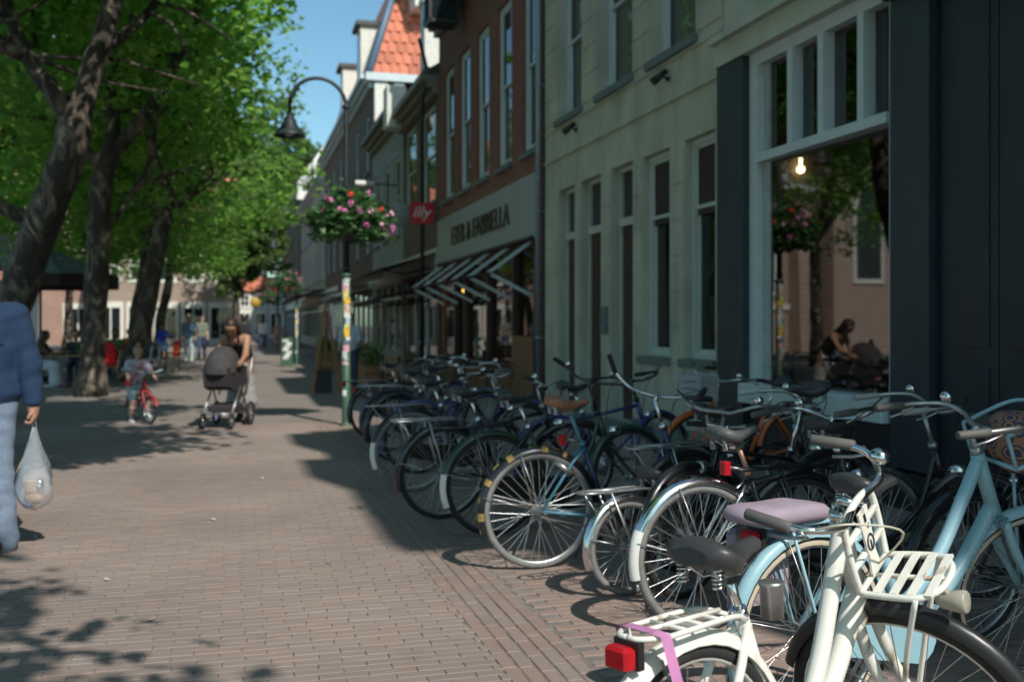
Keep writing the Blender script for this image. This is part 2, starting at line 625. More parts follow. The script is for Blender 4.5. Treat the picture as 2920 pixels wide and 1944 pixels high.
M_PANE = glass_clear('window_pane', (0.72,0.78,0.78), 1.75)
M_NET = mat('net_curtain', (0.50,0.53,0.54), .9, 0, .1, 20)
def wall(root, m, y0, y1, z0, z1, holes, x=FX, reveal=0.16, name='wall', revmat=None, thick=0.3):
    """street wall facing -X with openings and their reveals"""
    ys = sorted(set([y0, y1] + [h[0] for h in holes] + [h[1] for h in holes]))
    zs = sorted(set([z0, z1] + [h[2] for h in holes] + [h[3] for h in holes]))
    ys = [v for v in ys if y0-1e-6 <= v <= y1+1e-6]; zs = [v for v in zs if z0-1e-6 <= v <= z1+1e-6]
    b = MB()
    for i in range(len(ys)-1):
        for j in range(len(zs)-1):
            cy, cz = (ys[i]+ys[i+1])/2, (zs[j]+zs[j+1])/2
            if any(h[0] < cy < h[1] and h[2] < cz < h[3] for h in holes):
                continue
            b.quad((x,ys[i+1],zs[j]),(x,ys[i],zs[j]),(x,ys[i],zs[j+1]),(x,ys[i+1],zs[j+1]))
    r = MB() if revmat else b
    for (ya, yb, za, zb) in holes:
        X = x + reveal
        r.quad((x,ya,za),(X,ya,za),(X,ya,zb),(x,ya,zb))
        r.quad((X,yb,za),(x,yb,za),(x,yb,zb),(X,yb,zb))
        r.quad((x,ya,zb),(X,ya,zb),(X,yb,zb),(x,yb,zb))
        r.quad((X,ya,za),(x,ya,za),(x,yb,za),(X,yb,za))
    # ends and top so the wall is a body
    b.quad((x,y0,z0),(x+thick,y0,z0),(x+thick,y0,z1),(x,y0,z1))
    b.quad((x+thick,y1,z0),(x,y1,z0),(x,y1,z1),(x+thick,y1,z1))
    b.quad((x,y0,z1),(x+thick,y0,z1),(x+thick,y1,z1),(x,y1,z1))
    w = part(name, b, m, root)
    if revmat:
        part('reveal', r, revmat, w)
    return w

def window(root, ya, yb, za, zb, x=FX, set_in=0.12, m=None, fw=0.07, mid=0.5, sill=True, blind=False, sillm=None, mull=0):
    """sash window: frame (part) > sash, pane x2, sill"""
    m = m or M_FRAME
    X = x + set_in
    b = MB()
    b.box(X, X+.09, ya, ya+fw, za, zb); b.box(X, X+.09, yb-fw, yb, za, zb)
    b.box(X, X+.09, ya+fw, yb-fw, zb-fw, zb); b.box(X, X+.09, ya+fw, yb-fw, za, za+fw)
    w = part('window', b, m, root)
    zm = za + (zb-za)*mid
    s = MB()
    for (z0, z1, dx) in ((za+fw, zm+.02, .05), (zm-.02, zb-fw, .02)):
        xs = X+dx
        s.box(xs, xs+.025, ya+fw, ya+fw+.045, z0, z1); s.box(xs, xs+.025, yb-fw-.045, yb-fw, z0, z1)
        s.box(xs-.001, xs+.026, ya+fw+.045, yb-fw-.045, z0, z0+.045); s.box(xs-.001, xs+.026, ya+fw+.045, yb-fw-.045, z1-.045, z1)
        for q in range(mull):
            yy = ya+fw+(yb-ya-2*fw)*(q+1)/(mull+1)
            s.box(xs+.002, xs+.02, yy-.014, yy+.014, z0+.045, z1-.045)
    part('sash', s, m, w)
    for (z0, z1, dx) in ((za+fw, zm, .066), (zm, zb-fw, .036)):
        p = MB(); xs = X+dx
        p.quad((xs,yb-fw,z0),(xs,ya+fw,z0),(xs,ya+fw,z1),(xs,yb-fw,z1))
        part('pane', p, M_PANE, w)
    q = random.random()
    if not blind and q < .8:
        c = MB(); xs = X+.13; n_ = 15; ya_, yb_ = ya+fw+.01, yb-fw-.01
        def drape(y0, y1, z0, z1):
            V = [(xs+.02*math.sin(i*2.1), y0+(y1-y0)*i/(n_-1), z) for z in (z0, z1) for i in range(n_)]
            c.add(V, [(i, i+1, n_+i+1, n_+i) for i in range(n_-1)], True)
        if q < .45: drape(ya_, yb_, za+fw, za+(zb-za)*random.uniform(.45,.6))
        else:
            drape(ya_, ya_+(yb_-ya_)*.3, za+fw, zb-fw); drape(yb_-(yb_-ya_)*.28, yb_, za+fw, zb-fw)
        part('curtain', c, M_NET, w)
    if blind:
        p = MB(); p.box(X+.028, X+.034, ya+fw+.03, yb-fw-.03, zm-.1, zb-fw-.02)
        part('roller_blind', p, mat('dark_blind', (0.045,0.03,0.028), 0.8), w)
    if sill:
        p = MB(); p.box(x-.07, X, ya-.06, yb+.06, za-.10, za+.002)
        part('sill', p, sillm or M_SILL, w)
    return w

def door(root, ya, yb, za, zt, zb, x=FX, set_in=0.17, dm=None, fm=None):
    """panelled door with a glazed transom light over it"""
    dm = dm or M_DARKDOOR; fm = fm or M_FRAME
    X = x + set_in
    f = MB(); fw = .06
    f.box(X, X+.09, ya, ya+fw, za, zb); f.box(X, X+.09, yb-fw, yb, za, zb)
    f.box(X, X+.09, ya+fw, yb-fw, zb-fw, zb); f.box(X-.03, X+.09, ya+fw, yb-fw, zt-.05, zt+.06)
    d = part('door', f, fm, root)
    l = MB(); l.box(X+.035, X+.08, ya+fw, yb-fw, za, zt-.05)
    w = (yb-ya-2*fw)
    for (p0, p1) in ((.12,.42),(.48,.62),(.68,.94)):
        for (q0, q1) in ((.12,.46),(.54,.88)):
            l.bbox(X+.022, X+.036, ya+fw+w*q0, ya+fw+w*q1, za+(zt-za)*p0, za+(zt-za)*p1, .008)
    part('door_leaf', l, dm, d)
    k = MB(); k.sphere((X+.005, ya+fw+.1, za+1.05), .03, 10, 6); k.box(X-.002, X+.03, ya+fw+.09, ya+fw+.11, za+.98, za+1.12)
    part('door_handle', k, chrome(), d)
    p = MB(); p.quad((X+.05,yb-fw,zt+.06),(X+.05,ya+fw,zt+.06),(X+.05,ya+fw,zb-fw),(X+.05,yb-fw,zb-fw))
    part('transom_pane', p, M_GLASS, d)
    return d

def backing(root, y0, y1, z1, depth=9.0, m=None, side=None):
    """rear volume of a house: side walls, back wall"""
    b = MB(); x0, x1 = FX+.34, FX+depth
    b.quad((x1,y0,0),(x1,y1,0),(x1,y1,z1),(x1,y0,z1))
    b.quad((x0,y0,0),(x1,y0,0),(x1,y0,z1),(x0,y0,z1))
    b.quad((x1,y1,0),(x0,y1,0),(x0,y1,z1),(x1,y1,z1))
    return part('side_wall', b, m or M_BROWNBRICK_X, root)

def gable_roof(root, y0, y1, z0, rise, m, x0=FX-.15, x1=FX+9.2, over=.05):
    """ridge along the street"""
    xm = (x0+x1)/2
    b = MB()
    b.prism([(x0,z0),(x0+.01,z0+.12),(xm,z0+rise),(x1-.01,z0+.12),(x1,z0)], 'y', y0-over*0, y1)
    return part('roof', b, m, root)

def cornice(root, y0, y1, z, h=.45, out=.4, m=None, x=FX, steps=3, drop=0.0):
    b = MB()
    for k in range(steps):
        a = (k+1)/steps
        b.box(x-out*a, x+.1, y0, y1, z+h*k/steps, z+h*(k+1)/steps-.001)
    return part('cornice', b, m or M_FRAME, root)

M_REDTILE = mat('red_roof_tile', (0.52,0.17,0.10), 0.75, 0, 0.18, 2.5, objrand=.22)
M_DARKTILE = mat('dark_roof_tile', (0.10,0.09,0.085), 0.7, 0, 0.2, 4)

# ---- the tall near house behind the photographer's right shoulder (mostly out of frame; casts the shade)
h = thing('corner_house', 'tall corner house at the near end of the row', 'house', (FX, -5.3, 0))
AX = 6.0
hol = [(-4.4+i*1.5, -3.5+i*1.5, z, z+2.0) for i in range(4) for z in (4.9, 8.2)]
wall(h, M_BROWNBRICK, -5.5, 1.78, 0, 12.7, hol, x=AX)
for q in hol: window(h, *q, x=AX)
backing(h, -5.49, 1.77, 12.7)
b = MB(); b.box(4.88, FX+9, -5.6, 1.78, 12.701, 13.05); part('shade_eaves', b, M_FRAME, h)  # unseen deep overhang, shaped to throw the shade edge across the street
b = MB(); b.prism([(FX,13.051),(FX+2.5,15.2),(FX+9,15.2),(FX+9,13.051)], 'y', -5.5, 1.76); part('roof', b, M_DARKTILE, h)
for y in (-3.4, -.7):
    b = MB(); b.box(4.9, 7.0, y, y+1.25, 13.051, 14.1); part('dormer', b, M_FRAME, h)  # unseen roof boxes, added for the steps in the street shade

# ---- dark panelled shop beside the photographer
h = thing('dark_shop', 'dark slate painted shop front of tall vertical panels at the right edge', 'shop', (FX, 1.8, 0))
b = MB(); b.box(FX+.04, FX+.4, 1.8, 7.17, 0, 7.3); part('wall', b, M_DARKPANEL, h)
edges = [7.19, 6.70, 6.52, 6.02, 5.5, 4.98, 4.46, 3.94, 3.42, 2.9, 2.38, 1.82]
for i in range(len(edges)-1):
    y1, y0 = edges[i]-.006, edges[i+1]+.006
    pr = .10 if i == 0 else (.015 if i == 1 else .05)
    b = MB(); b.bbox(FX-pr, FX+.038, y0, y1, 0.32, 4.05, .006)
    if i > 1:
        b.bbox(FX-pr-.014, FX-pr+.001, y0+.08, y1-.08, .5, 1.15, .006); b.bbox(FX-pr-.014, FX-pr+.001, y0+.08, y1-.08, 1.3, 3.85, .006)
    part('panel', b, M_DARKPANEL if i != 0 else M_SLATE, h)
b = MB(); b.box(FX-.13, FX+.035, 1.82, 7.19, 0, .30); part('plinth', b, M_BLACK, h)
b = MB(); b.box(FX-.17, FX+.035, 1.82, 7.19, 4.06, 4.5); b.box(FX-.27, FX+.035, 1.82, 7.19, 4.501, 4.6); part('fascia', b, M_DARKPANEL, h)
hol = [(2.5+i*1.55, 3.6+i*1.55, 5.0, 6.9) for i in range(3)]
for q in hol:
    b = MB(); b.box(FX+.02, FX+.039, q[0]-.1, q[1]+.1, q[2]-.1, q[3]+.1)
    w = part('window', b, M_FRAME, h)
    b = MB(); b.box(FX+.005, FX+.019, q[0], q[1], q[2], q[3]); part('pane', b, M_GLASS, w)
backing(h, 1.81, 7.16, 7.3)
b = MB(); b.box(FX-.2, FX+9, 1.8, 7.17, 7.301, 7.6); part('roof', b, M_ZINC, h)

# ---- shop with the big display window
h = thing('corner_shop', 'pale shop front with one big white framed display window', 'shop', (FX, 7.2, 0))
wall(h, M_CREAM2, 7.2, 10.28, 4.58, 11.9, [(9.55-1.3, 9.55-.1, 4.95, 7.2)], reveal=.15)
window(h, 8.25, 9.45, 4.95, 7.2)
for (y0, y1) in ((9.67, 10.26),):
    b = MB(); b.bbox(FX-.10, FX+.3, y0, y1, .25, 4.26, .008); b.box(FX-.13, FX+.3, y0-.015, y1+.015, 0, .249)
    part('pilaster', b, M_SLATE, h)
b = MB(); b.box(FX-.12, FX+.3, 7.2, 10.28, 4.262, 4.50); b.box(FX-.20, FX+.3, 7.2, 10.28, 4.501, 4.578)
part('fascia', b, M_CREAM2, h)
f = MB()        # outer frame of the display window
f.box(FX-.02, FX+.16, 9.50, 9.665, .86, 4.26); f.box(FX-.02, FX+.16, 7.21, 7.30, .86, 4.26)
f.box(FX-.015, FX+.15, 7.30, 9.50, 4.13, 4.26)
f.box(FX-.05, FX+.17, 7.30, 9.50, 3.115, 3.205)
dw = part('display_window', f, M_WHITE, h)
for y in (8.85, 8.31, 7.69):
    b = MB(); b.box(FX-.03, FX+.13, y-.045, y+.045, 3.205, 4.13); part('mullion', b, M_WHITE, dw)
f = MB(); f.box(FX+.04, FX+.12, 9.355, 9.50, .86, 3.115); f.box(FX+.06, FX+.12, 9.40, 9.50, 3.205, 4.13); part('inner_frame', f, mat('grey_frame_paint', (0.4,0.42,0.41), .5), dw)
M_SHOPGLASS = glass_clear('shop_glass', (0.5,0.56,0.54), 2.5)
b = MB(); b.quad((FX+.06,9.36,.86),(FX+.12,7.30,.86),(FX+.12,7.30,3.115),(FX+.06,9.36,3.115)); part('big_pane', b, M_SHOPGLASS, dw)
yy = [9.40, 8.895, 8.805, 8.355, 8.265, 7.735, 7.645, 7.30]
for k in range(0, 8, 2):
    b = MB(); b.quad((FX+.09,yy[k],3.205),(FX+.09,yy[k+1],3.205),(FX+.09,yy[k+1],4.13),(FX+.09,yy[k],4.13)); part('transom_pane', b, M_SHOPGLASS, dw)
b = MB(); b.bbox(FX-.16, FX+.2, 7.21, 9.66, .66, .858, .01); part('window_sill', b, M_WHITE, dw)
b = MB(); b.box(FX-.02, FX+.25, 7.21, 9.66, 0, .658); part('plinth', b, M_DARKPANEL, h)
# the room behind
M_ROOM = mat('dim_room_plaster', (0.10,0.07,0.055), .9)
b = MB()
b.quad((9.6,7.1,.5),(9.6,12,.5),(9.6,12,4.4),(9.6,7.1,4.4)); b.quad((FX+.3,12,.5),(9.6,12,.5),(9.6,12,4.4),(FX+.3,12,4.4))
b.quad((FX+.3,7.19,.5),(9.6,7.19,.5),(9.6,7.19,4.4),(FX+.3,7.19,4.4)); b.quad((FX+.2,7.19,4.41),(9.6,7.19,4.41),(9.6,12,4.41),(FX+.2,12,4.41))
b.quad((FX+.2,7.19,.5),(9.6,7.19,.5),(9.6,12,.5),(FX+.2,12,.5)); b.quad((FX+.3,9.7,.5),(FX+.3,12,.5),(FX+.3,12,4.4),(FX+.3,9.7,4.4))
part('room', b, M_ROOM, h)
backing(h, 7.22, 10.26, 11.9)
b = MB(); b.prism([(FX-.2,11.9),(FX+3,14.4),(FX+9,14.4),(FX+9,11.9)], 'y', 7.2, 10.28); part('roof', b, M_DARKTILE, h)

b = MB(); b.sphere((6.1,10.2,3.19), .048, 12, 8); b.lathe([(.018,0),(.022,.07)], (6.1,10.2,3.245), 8)
lamp = thing('pendant_bulb', 'glowing bare bulb hanging behind the big display window', 'lamp', (6.1,10.2,3.1))
part('bulb', b, emit('warm_bulb', (1.0,.78,.42), 5), lamp)
b = MB(); b.tube([(6.1,10.2,3.3),(6.1,10.2,4.4)], .006, 5); part('cord', b, M_BLACK, lamp)
# things on show inside
t = thing('shop_counter', 'low wooden counter standing inside the display window', 'counter', (6.4,9.2,.5))
b = MB(); b.bbox(6.0,6.6,7.6,10.4,.5,1.0,.01); part('body', b, M_WOOD, t)
b = MB(); b.bbox(5.95,6.65,7.55,10.45,1.0,1.04,.008); part('top', b, M_WOOD, t)
for k, (y, z) in enumerate(((8.0,1.04),(8.6,1.04),(9.4,1.04))):
    b = MB(); b.lathe([(.05,0),(.09,.12),(.10,.2),(.06,.3),(.05,.32)], (6.2,y,z), 14)
    solo('jar', b, mat('jar_glaze', (0.35,0.2,0.12), .3), ['round brown jar at the near end of the shop counter','round brown jar in the middle of the shop counter','round brown jar at the far end of the shop counter'][k], 'jar', 'jars on the shop counter')
# ---- cream house with three doors
h = thing('cream_house', 'cream rendered house with three dark doors and two windows at street level', 'house', (FX, 10.3, 0))
doors = [(15.41,16.24),(14.21,15.13),(12.96,13.79)]
wins = [(11.74,12.61),(10.49,11.30)]
up = [(15.08,16.28),(12.98,14.3),(11.0,12.34)]
hol = [(a,b_,.12,3.68) for a,b_ in doors] + [(a,b_,1.05,3.66) for a,b_ in wins] + [(a,b_,4.84,7.4) for a,b_ in up] + [(a,b_,8.3,10.3) for a,b_ in up]
wall(h, M_CREAM, 10.30, 17.0, 0, 12.0, hol, reveal=.24)
for a, b_ in doors: door(h, a, b_, .12, 2.9, 3.68, set_in=.13)
for a, b_ in wins: window(h, a, b_, 1.05, 3.66, set_in=.10, mid=.69, blind=True)
for a, b_ in up:
    window(h, a, b_, 4.84, 7.4, set_in=.16, m=M_WHITE); window(h, a, b_, 8.3, 10.3, set_in=.16, m=M_WHITE)
b = MB(); b.box(FX-.035, FX, 10.30, 17.0, 4.20, 4.235); b.box(FX-.02, FX, 10.30, 17.0, 4.70, 4.735); part('string_course', b, M_CREAM, h)
# block courses of the piers
piers = [(16.27,16.97),(15.16,15.38),(13.82,14.18),(12.64,12.93),(11.33,11.71),(10.32,10.46)]
blk = {}
for (a, b_) in piers:
    z0 = .12; k = 0
    while z0 < 3.6:
        z1 = min(z0+.435, 3.68)
        b = MB(); b.bbox(FX-.014, FX-.001, a, b_, z0+.006, z1-.006, .004)
        part('stone_block', b, M_CREAM, h); z0 = z1; k += 1
for (a, b_) in ((16.31,16.98),(14.33,15.05),(12.37,12.95),(10.32,10.97)):
    z0 = 4.86
    while z0 < 7.3:
        z1 = z0+.41
        b = MB(); b.bbox(FX-.012, FX-.001, a, b_, z0+.006, z1-.006, .004); part('stone_block', b, M_CREAM, h); z0 = z1
b = MB(); b.box(FX-.03, FX, 10.31, 12.93, 0, .21); part('plinth', b, M_SILL, h)
b = MB(); b.bbox(FX-.06, FX-.001, 13.86, 14.1, 1.32, 1.72, .01); b.box(FX-.065, FX-.06, 13.9, 14.06, 1.55, 1.58); part('letter_box', b, M_SILL, h)
for (y, zb, ztop) in ((15.55,.12,.0),):
    b = MB(); b.box(FX-.25, FX+.2, 15.35, 16.3, 0, .118); b.box(FX-.25, FX+.2, 14.15, 15.2, 0, .118); b.box(FX-.25, FX+.2, 12.9, 13.85, 0, .118); part('door_step', b, M_SILL, h)
backing(h, 10.31, 16.98, 12.0)
cornice(h, 10.30, 17.0, 12.0, .5, .4)
b = MB(); b.prism([(FX,12.5),(FX+3,15),(FX+9,15),(FX+9,12.5)], 'y', 10.3, 17.0); part('roof', b, M_DARKTILE, h)
def wall_light(y, z, lab):
    t = thing('wall_spotlight', lab, 'light', (FX, y, z), group='black spotlights on the cream band')
    b = MB(); b.lathe([(.035,0),(.035,.02)], (FX-.015,y,z), 12, Matrix.Rotation(-PI/2,3,'Y')); b.tube([(FX-.02,y,z),(FX-.10,y,z+.03)], .012, 6); part('bracket', b, M_BLACK, t)
    M = Matrix.Rotation(rad(-60),3,'Y')
    b = MB(); b.tube([(FX-.04,y,z+.10),(FX-.22,y,z-.05)], [.035,.055], 12); part('lamp_head', b, M_BLACK, t)
p1, p2 = (15.75,4.53), (11.55,4.55)
wall_light(15.3, 4.52, 'black spotlight on the cream band nearer the drainpipe')
wall_light(11.75, 4.50, 'black spotlight on the cream band nearer the display window')

b = MB(); b.tube([(FX-.1,17.1,.05),(FX-.1,17.1,12)], .055, 10)
for z in (1.2,3.4,5.6,7.8,10): b.tube([(FX-.1,17.1,z),(FX-.1,17.1,z+.05)], .068, 10); b.box(FX-.1, FX+.02, 17.08, 17.12, z+.01, z+.04)
solo('drainpipe', b, M_ZINC, 'pale blue grey drainpipe between the cream house and the brick house', 'drainpipe')

# ---- red brick house with five tall windows over the grey shop front
h = thing('red_brick_house', 'red brick house with five tall windows over a grey shop fascia', 'house', (FX, 17.2, 0))
up = [(24.64-.05,25.9),(22.95,24.1),(21.08,22.25),(19.4-.15,20.4),(17.42,18.42)]
up = [(24.72,25.88),(22.9,24.05),(21.08,22.22),(19.25,20.36),(17.42,18.45)]
hol = [(a,b_,4.62,7.88) for a,b_ in up] + [(17.75,26.0,.7,2.85)]
wall(h, M_REDBRICK, 17.2, 26.6, 0, 9.0, hol, reveal=.16)
for a, b_ in up: window(h, a, b_, 4.62, 7.88, set_in=.06, m=M_WHITE, fw=.11, mull=0)
backing(h, 17.21, 26.58, 9.0)
cornice(h, 17.2, 26.6, 9.0, .45, .45, mat('blue_grey_gutter', (0.25,0.3,0.33), .5))
b = MB(); b.prism([(FX-.05,9.45),(FX+4.5,12.8),(FX+9,9.45)], 'y', 17.21, 26.59); part('roof', b, M_DARKTILE, h)
b = MB(); b.bbox(FX-.08, FX-.001, 17.3, 26.45, 2.98, 4.16, .01); fas = part('fascia', b, M_GREYFASCIA, h)
# raised letters on the fascia
def text_mesh(body, size, ext, m):
    cu = bpy.data.curves.new('lettering', 'FONT')
    cu.body = body; cu.size = size; cu.extrude = ext; cu.align_x = 'CENTER'; cu.align_y = 'CENTER'
    to = bpy.data.objects.new('lettering', cu); COL.objects.link(to)
    dg = bpy.context.evaluated_depsgraph_get()
    me = bpy.data.meshes.new_from_object(to.evaluated_get(dg))
    bpy.data.objects.remove(to)
    me.materials.clear(); me.materials.append(m)
    return me
def text_on(parent, body, size, loc, R, m, ext=.01, stretch=1.0, width=None):
    me = text_mesh(body, size, ext, m)
    V = np.zeros(len(me.vertices)*3); me.vertices.foreach_get('co', V); V = V.reshape(-1,3)
    V[:,0] *= stretch
    V = V @ np.array(R.to_3x3()).T
    me.vertices.foreach_set('co', V.ravel()); me.update()
    if stretch != 1.0: V = V*1
    fs = [tuple(p.vertices) for p in me.polygons]
    up = list(range(len(V)))                     # one object per letter
    def find(i):
        while up[i] != i:
            up[i] = up[up[i]]; i = up[i]
        return i
    for f in fs:
        for q in f[1:]: up[find(q)] = find(f[0])
    if width: 
        ax_ = int(np.argmax(np.abs(np.array(R.to_3x3()) @ np.array((1,0,0))))); V[:,ax_] *= width/(V[:,ax_].max()-V[:,ax_].min())
    gr = {}
    for f in fs: gr.setdefault(find(f[0]), []).append(f)
    for g0 in gr.values():
        ids_ = sorted(set(i for f in g0 for i in f)); mp_ = {i: k for k, i in enumerate(ids_)}
        b = MB(); b.add(V[ids_]+_v(loc), [tuple(mp_[i] for i in f) for f in g0]); part('letter', b, m, parent)
R_FACADE = Matrix(((0,0,-1),(-1,0,0),(0,1,0)))      # text reading along -Y, up Z, facing -X
M_LETTER = mat('dark_bronze_letters', (0.05,0.035,0.02), .5)
text_on(h, 'ETER & FABRIELLA', .62, (FX-.095, 21.8, 3.57), R_FACADE, M_LETTER, .02, 1.0, 5.4)
# shop front below
b = MB()
for y in (17.32,18.9,21.0,23.2,24.3,26.3): b.box(FX-.06, FX+.1, y, y+.12, 0, 2.98)
b.box(FX-.05, FX+.09, 17.44, 26.3, .55, .7); b.box(FX-.05, FX+.09, 17.44, 26.3, 2.86, 2.975)
part('shopfront_frame', b, M_DARKDOOR, h)
b = MB(); b.box(FX-.04, FX+.08, 17.46, 26.28, .02, .549); part('stall_riser', b, M_WOOD, h)
b = MB(); b.quad((FX+.05,26.3,.7),(FX+.05,17.44,.7),(FX+.05,17.44,2.86),(FX+.05,26.3,2.86)); part('shop_pane', b, glass_clear('dim_shop_glass', (0.5,0.5,0.45), 1.5), h)
b = MB(); b.quad((6.6,17.3,0),(6.6,26.5,0),(6.6,26.5,2.95),(6.6,17.3,2.95)); b.quad((FX+.1,17.3,.5),(6.6,17.3,.5),(6.6,26.5,.5),(FX+.1,26.5,.5)); part('room', b, mat('dim_amber_room', (0.22,0.12,0.05), .9), h)
b = MB(); b.box(FX-.1, FX-.065, 17.45, 18.9, .05, 1.25); part('wood_panel', b, M_WOOD, h)

# plants on show behind the shop glass
def leaf_cloud(mb, c, r, n, size, seed=0, squash=1.0):
    g_ = np.random.default_rng(seed)
    d = g_.normal(size=(n,3)); d /= np.linalg.norm(d,axis=1)[:,None]
    P = _v(c) + d*(_v(r) if not np.isscalar(r) else r)*(g_.random((n,1))**.45)
    add_leaves(mb, P, size, g_)
def add_leaves(mb, P, size, g_, updir=None):
    n = len(P)
    a = g_.normal(size=(n,3)); a /= np.linalg.norm(a,axis=1)[:,None]
    b_ = g_.normal(size=(n,3)); b_ -= a*(a*b_).sum(1)[:,None]; b_ /= np.linalg.norm(b_,axis=1)[:,None]
    c = np.cross(a,b_)
    s = size*(0.65+.7*g_.random((n,1)))
    V = np.stack([P-a*s*.5, P+b_*s*.38+c*s*.12, P+a*s*.55, P-b_*s*.38+c*s*.12], 1).reshape(-1,3)
    b0 = mb.n
    mb.v.append(V); mb.n += len(V)
    for i in range(n):
        k = b0+i*4
        mb.f.append((k,k+1,k+2)); mb.f.append((k,k+2,k+3)); mb.s += [False,False]
M_LEAFDARK = mat('shop_plant_leaf', (0.09,0.14,0.03), .55, 0, .4, 6)
M_ORANGEFL = mat('orange_flower', (0.5,0.18,0.03), .6, 0, .4, 9)
for k, (y, z, r, lab) in enumerate(((19.6,1.7,.55,'tall leafy plant behind the shop glass nearest the drainpipe'),(21.6,1.75,.6,'bushy plant in the middle of the shop window'),(24.6,1.6,.5,'leafy plant at the far end of the shop window'))):
    t = thing('window_plant', lab, 'plant', (5.75,y,.5), group='plants in the shop window')
    b = MB(); leaf_cloud(b, (5.85,y,z), (.35,r,.75), 420, .16, 40+k); part('foliage', b, M_LEAFDARK, t)
    b = MB(); leaf_cloud(b, (5.7,y+.2,z-.35), (.25,r*.7,.3), 120, .13, 60+k); part('blossom', b, M_ORANGEFL, t)
    b = MB(); b.lathe([(.16,0),(.22,.35),(.23,.37)], (5.85,y,.505), 14); part('pot', b, mat('clay_pot', (0.35,0.16,0.09), .8), t)
for k,(y,z) in enumerate(((25.3,2.42),(24.9,2.30),(25.6,2.29))):
    t = thing('hanging_bulb', ['topmost of three small amber bulbs in the far shop window','nearer low amber bulb in the far shop window','farther low amber bulb in the far shop window'][k], 'lamp', (5.5,y,z), group='amber bulbs in the far shop window')
    b = MB(); b.sphere((5.5,y,z), .05, 10, 6); part('bulb', b, emit('amber_bulb', (1,.6,.12), 6), t)
    b = MB(); b.tube([(5.5,y,z+.05),(5.5,y,2.9)], .005, 4); part('cord', b, M_BLACK, t)

# awning stays: broad pale arms leaning out from the fascia, with thin stays back to the wall
M_ARM = mat('pale_blue_arm_paint', (0.50,0.56,0.56), .5)
aw = thing('awning_frame', 'bare awning frame of pale slanting arms under the grey fascia', 'awning', (FX,17.5,2.9))
for i in range(6):
    y = 17.7 + i*1.62
    b = MB(); b.bar((FX-.06,y,2.95),(FX-.84,y+.02,2.38), .17, .045, (0,0,1)); part('arm', b, M_ARM, aw)
    b = MB(); b.bar((FX-.80,y+.03,2.36),(FX-.02,y+.03,1.97), .06, .06); part('stay', b, M_ARM, aw)
b = MB(); b.tube([(FX-.86,17.6,2.36),(FX-.86,25.95,2.36)], .028, 8); part('front_bar', b, M_DARKAWN, aw)
b = MB(); b.tube([(FX-.13,17.4,2.99),(FX-.13,26.1,2.99)], .045, 8); part('roller', b, M_DARKDOOR, aw)

# projecting red sign
M_SIGNRED = mat('sign_red', (0.55,0.012,0.02), .4, 0, .04, 3)
t = thing('shop_sign', 'square red projecting sign with white slanted lettering', 'sign', (4.75, 26.62, 4.38))
b = MB(); b.bbox(4.44, 5.06, 26.58, 26.66, 4.10, 4.66, .01); part('panel', b, M_SIGNRED, t)
R_CAM = Matrix(((1,0,0),(0,0,-1),(0,1,0)))
text_on(t, 'illy', .42, (4.75, 26.572, 4.40), R_CAM @ Matrix(((1,.28,0),(0,1,0),(0,0,1))), mat('sign_white', (0.72,0.73,0.74), .5), .006, 1.0)
b = MB(); b.box(5.06, 5.2, 26.6, 26.64, 4.5, 4.54); b.box(5.06, 5.2, 26.6, 26.64, 4.2, 4.24); part('bracket', b, M_BLACK, t)
t = thing('round_sign', 'round grey projecting sign beside the red square sign', 'sign', (4.2, 27.2, 4.35))
b = MB(); b.lathe([(.02,-.05),(.30,-.05),(.32,-.03),(.32,.03),(.30,.05),(.02,.05)], (4.3,27.2,4.4), 24, Matrix.Rotation(PI/2,3,'X')); part('disc', b, mat('grey_sign', (0.25,0.27,0.26), .5), t)
b = MB(); b.box(4.6, 5.2, 27.19, 27.21, 4.38, 4.42); part('bracket', b, M_BLACK, t)
# black framed hanging lantern high on the brick house
t = thing('hanging_lantern', 'black framed glass lantern hanging high on the brick house', 'lantern', (4.6,23.6,8.45))
b = MB()
for (x,y) in ((4.35,23.3),(5.0,23.3),(4.35,23.9),(5.0,23.9)): b.box(x-.03,x+.03,y-.03,y+.03,8.47,9.85)
for z in (8.45,9.8): b.box(4.33,5.02,23.27,23.93,z,z+.07)
b.box(5.0,5.3,23.58,23.62,9.2,9.25); part('frame', b, M_BLACK, t)
b = MB(); b.box(4.37,4.98,23.32,23.88,8.52,9.8); part('pane', b, M_GLASS, t)
